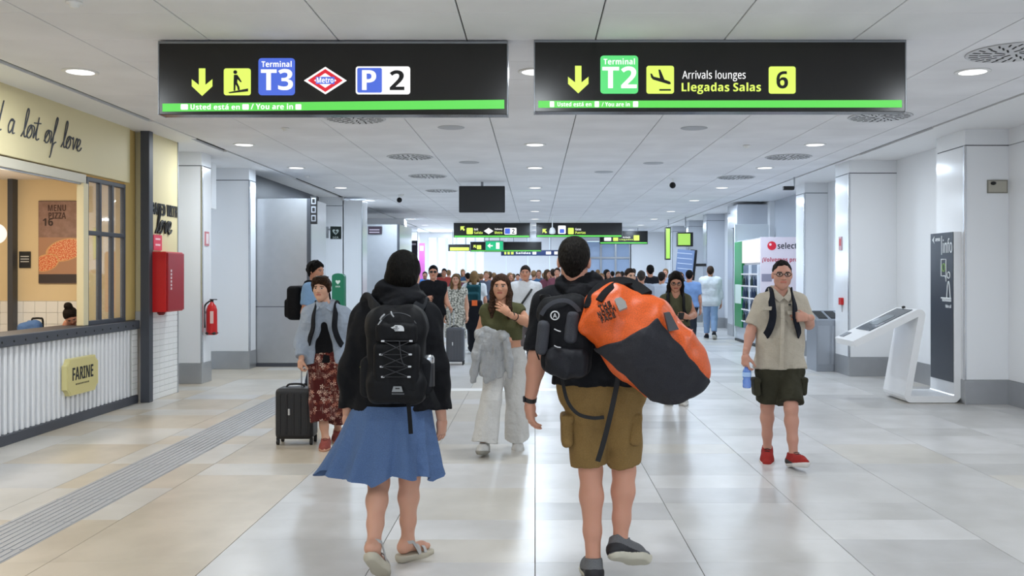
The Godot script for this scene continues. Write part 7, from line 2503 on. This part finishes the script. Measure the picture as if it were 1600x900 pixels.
func crowd() -> void:
	var r := RandomNumberGenerator.new()
	r.seed = 99
	var tops := ["2a3550", "d8dce6", "8a94a8", "20222a", "b04a44", "3f6fae", "e4e4e4", "5a5f6e", "262a36", "c8b49a", "34506e", "6d3f4a"]
	var names := ["navy", "white", "slate grey", "black", "brick red", "blue", "pale", "grey", "dark", "sand", "steel blue", "maroon"]
	var hairs := ["1b1613", "2e221b", "4a3828", "241d1a", "7a5e42"]
	var hn := ["black", "brown", "light brown", "dark", "blonde"]
	var ln := ["navy", "black", "denim", "brown", "grey"]
	var spots := []
	for x in [664, 686, 694, 701, 723, 731, 748, 752, 760, 772, 797, 802, 809, 834, 842, 850, 857, 864, 871, 880, 926, 934, 948, 957, 966, 972, 1040, 1049, 1063, 690, 715, 765, 815, 838, 855, 890, 940, 990]:
		for tries in 40:
			var z := r.randf_range(24.5, 37.5)
			var q := Vector2(X(x, z), z)
			var free := absf(q.x) < 4.2 and not (q.x < -3.2 and z < 28.0)
			for o in spots: free = free and q.distance_to(Vector2(X(o[0], o[1]), o[1])) > 0.62
			if free:
				spots.append([x, z])
				break
	var protos := []
	for k in 6:
		var J := pose(0, 0, 1.70, [0.1, 3.1, -0.3, 2.8, 0.5, 3.4][k], 0.12)
		var n := figure("crowd figure", J, {"top": "888888", "legs": "333333", "cell": 0.026, "sleeve": [0.6, 1.9, 0.7, 0.6, 1.9, 0.65][k]} if k != 4 else {"top": "888888", "legs": "333333", "cell": 0.026, "long": 0.2, "sleeve": 0.5})
		protos.append(n)
	run_jobs()
	for i in spots.size():
		var k := i % 6
		var n: Node3D = protos[k] if i < 6 else protos[k].duplicate()
		var a := r.randi() % tops.size()
		var b := r.randi() % hairs.size()
		var d := r.randi() % 5
		if i >= 6:
			n.name = numbered("person")
			add_child(n)
		n.position = Vector3(X(spots[i][0], spots[i][1]), 0, -spots[i][1])
		var sc := r.randf_range(0.94, 1.05)
		n.scale = Vector3(1, sc, 1)
		n.rotation.y = r.randf_range(-0.3, 0.3)
		n.set_meta("label", "person in %s top, %s trousers, %s hair, in the distant crowd" % [names[a], ln[d], hn[b]])
		n.set_meta("group", "distant crowd")
		for ch in n.get_children():
			if ch.name.begins_with("shirt"): ch.material_override = cm(tops[a])
			elif ch.name.begins_with("hair"): ch.material_override = cm(hairs[b])
			elif ch.name.begins_with("trousers"): ch.material_override = cm(["2a2e3a", "1c1d22", "4a5a78", "6a645c", "8a8f9a"][d])
func cm(hex: String) -> Material:
	if not M.has("c" + hex): M["c" + hex] = mat(hex, 0.85, 0.0, 0.3)
	return M["c" + hex]
func shop_worker() -> void:
	var z := 10.5
	var J := pose(X(100, z), z, 1.40, 0.3)
	J.base = Vector3(-5.75, 0, -z - 0.1)
	J.head = P(111, 495, z - 0.05); J.neck = P(100, 515, z)
	J.look = Vector3(0.45, -0.65, 0.6).normalized()
	J.up = Vector3(0.2, 0.6, 0.75).normalized()
	J.sh0 = P(80, 532, z); J.sh1 = P(110, 530, z + 0.25)
	J.pelvis = P(70, 595, z); J.hip0 = P(62, 599, z); J.hip1 = P(78, 599, z)
	J.kn0 = J.hip0 + Vector3(0, -0.3, 0); J.kn1 = J.hip1 + Vector3(0, -0.3, 0); J.an0 = Vector3(J.hip0.x, 0.09, J.hip0.z); J.an1 = Vector3(J.hip1.x, 0.09, J.hip1.z)
	J.el0 = P(76, 560, z); J.el1 = P(98, 560, z); J.wr0 = P(80, 575, z - 0.1); J.wr1 = P(96, 575, z - 0.1)
	var n := person("person with a dark hair bun bent down behind the shop counter", J)
	var bm := body_mesh(J, sk("c48a70"), 0.012, {"head_cell": 0.006})
	psdf(bm[0], "body", skin_mat(), n)
	var T: Transform3D = bm[1]
	var h := short_hair(T, 0.007, 0.016, 0.062, -0.05)
	h.ball(T * Vector3(0, 0.150, -0.065), 0.045, 0.015)
	wrinkle(h, 0.005, 20.0, 4)
	psdf(h, "hair", hair_mat("2e241e"), n)
	top(n, J, cloth("e6e6e4", 0.2), {"cell": 0.013, "sleeve": 0.8, "neck_hole": 1.0, "hem": J.pelvis.y - 0.05})
	trousers(n, J, cloth("2a2a2e", 0.2), {"cell": 0.014, "len": 1.9})
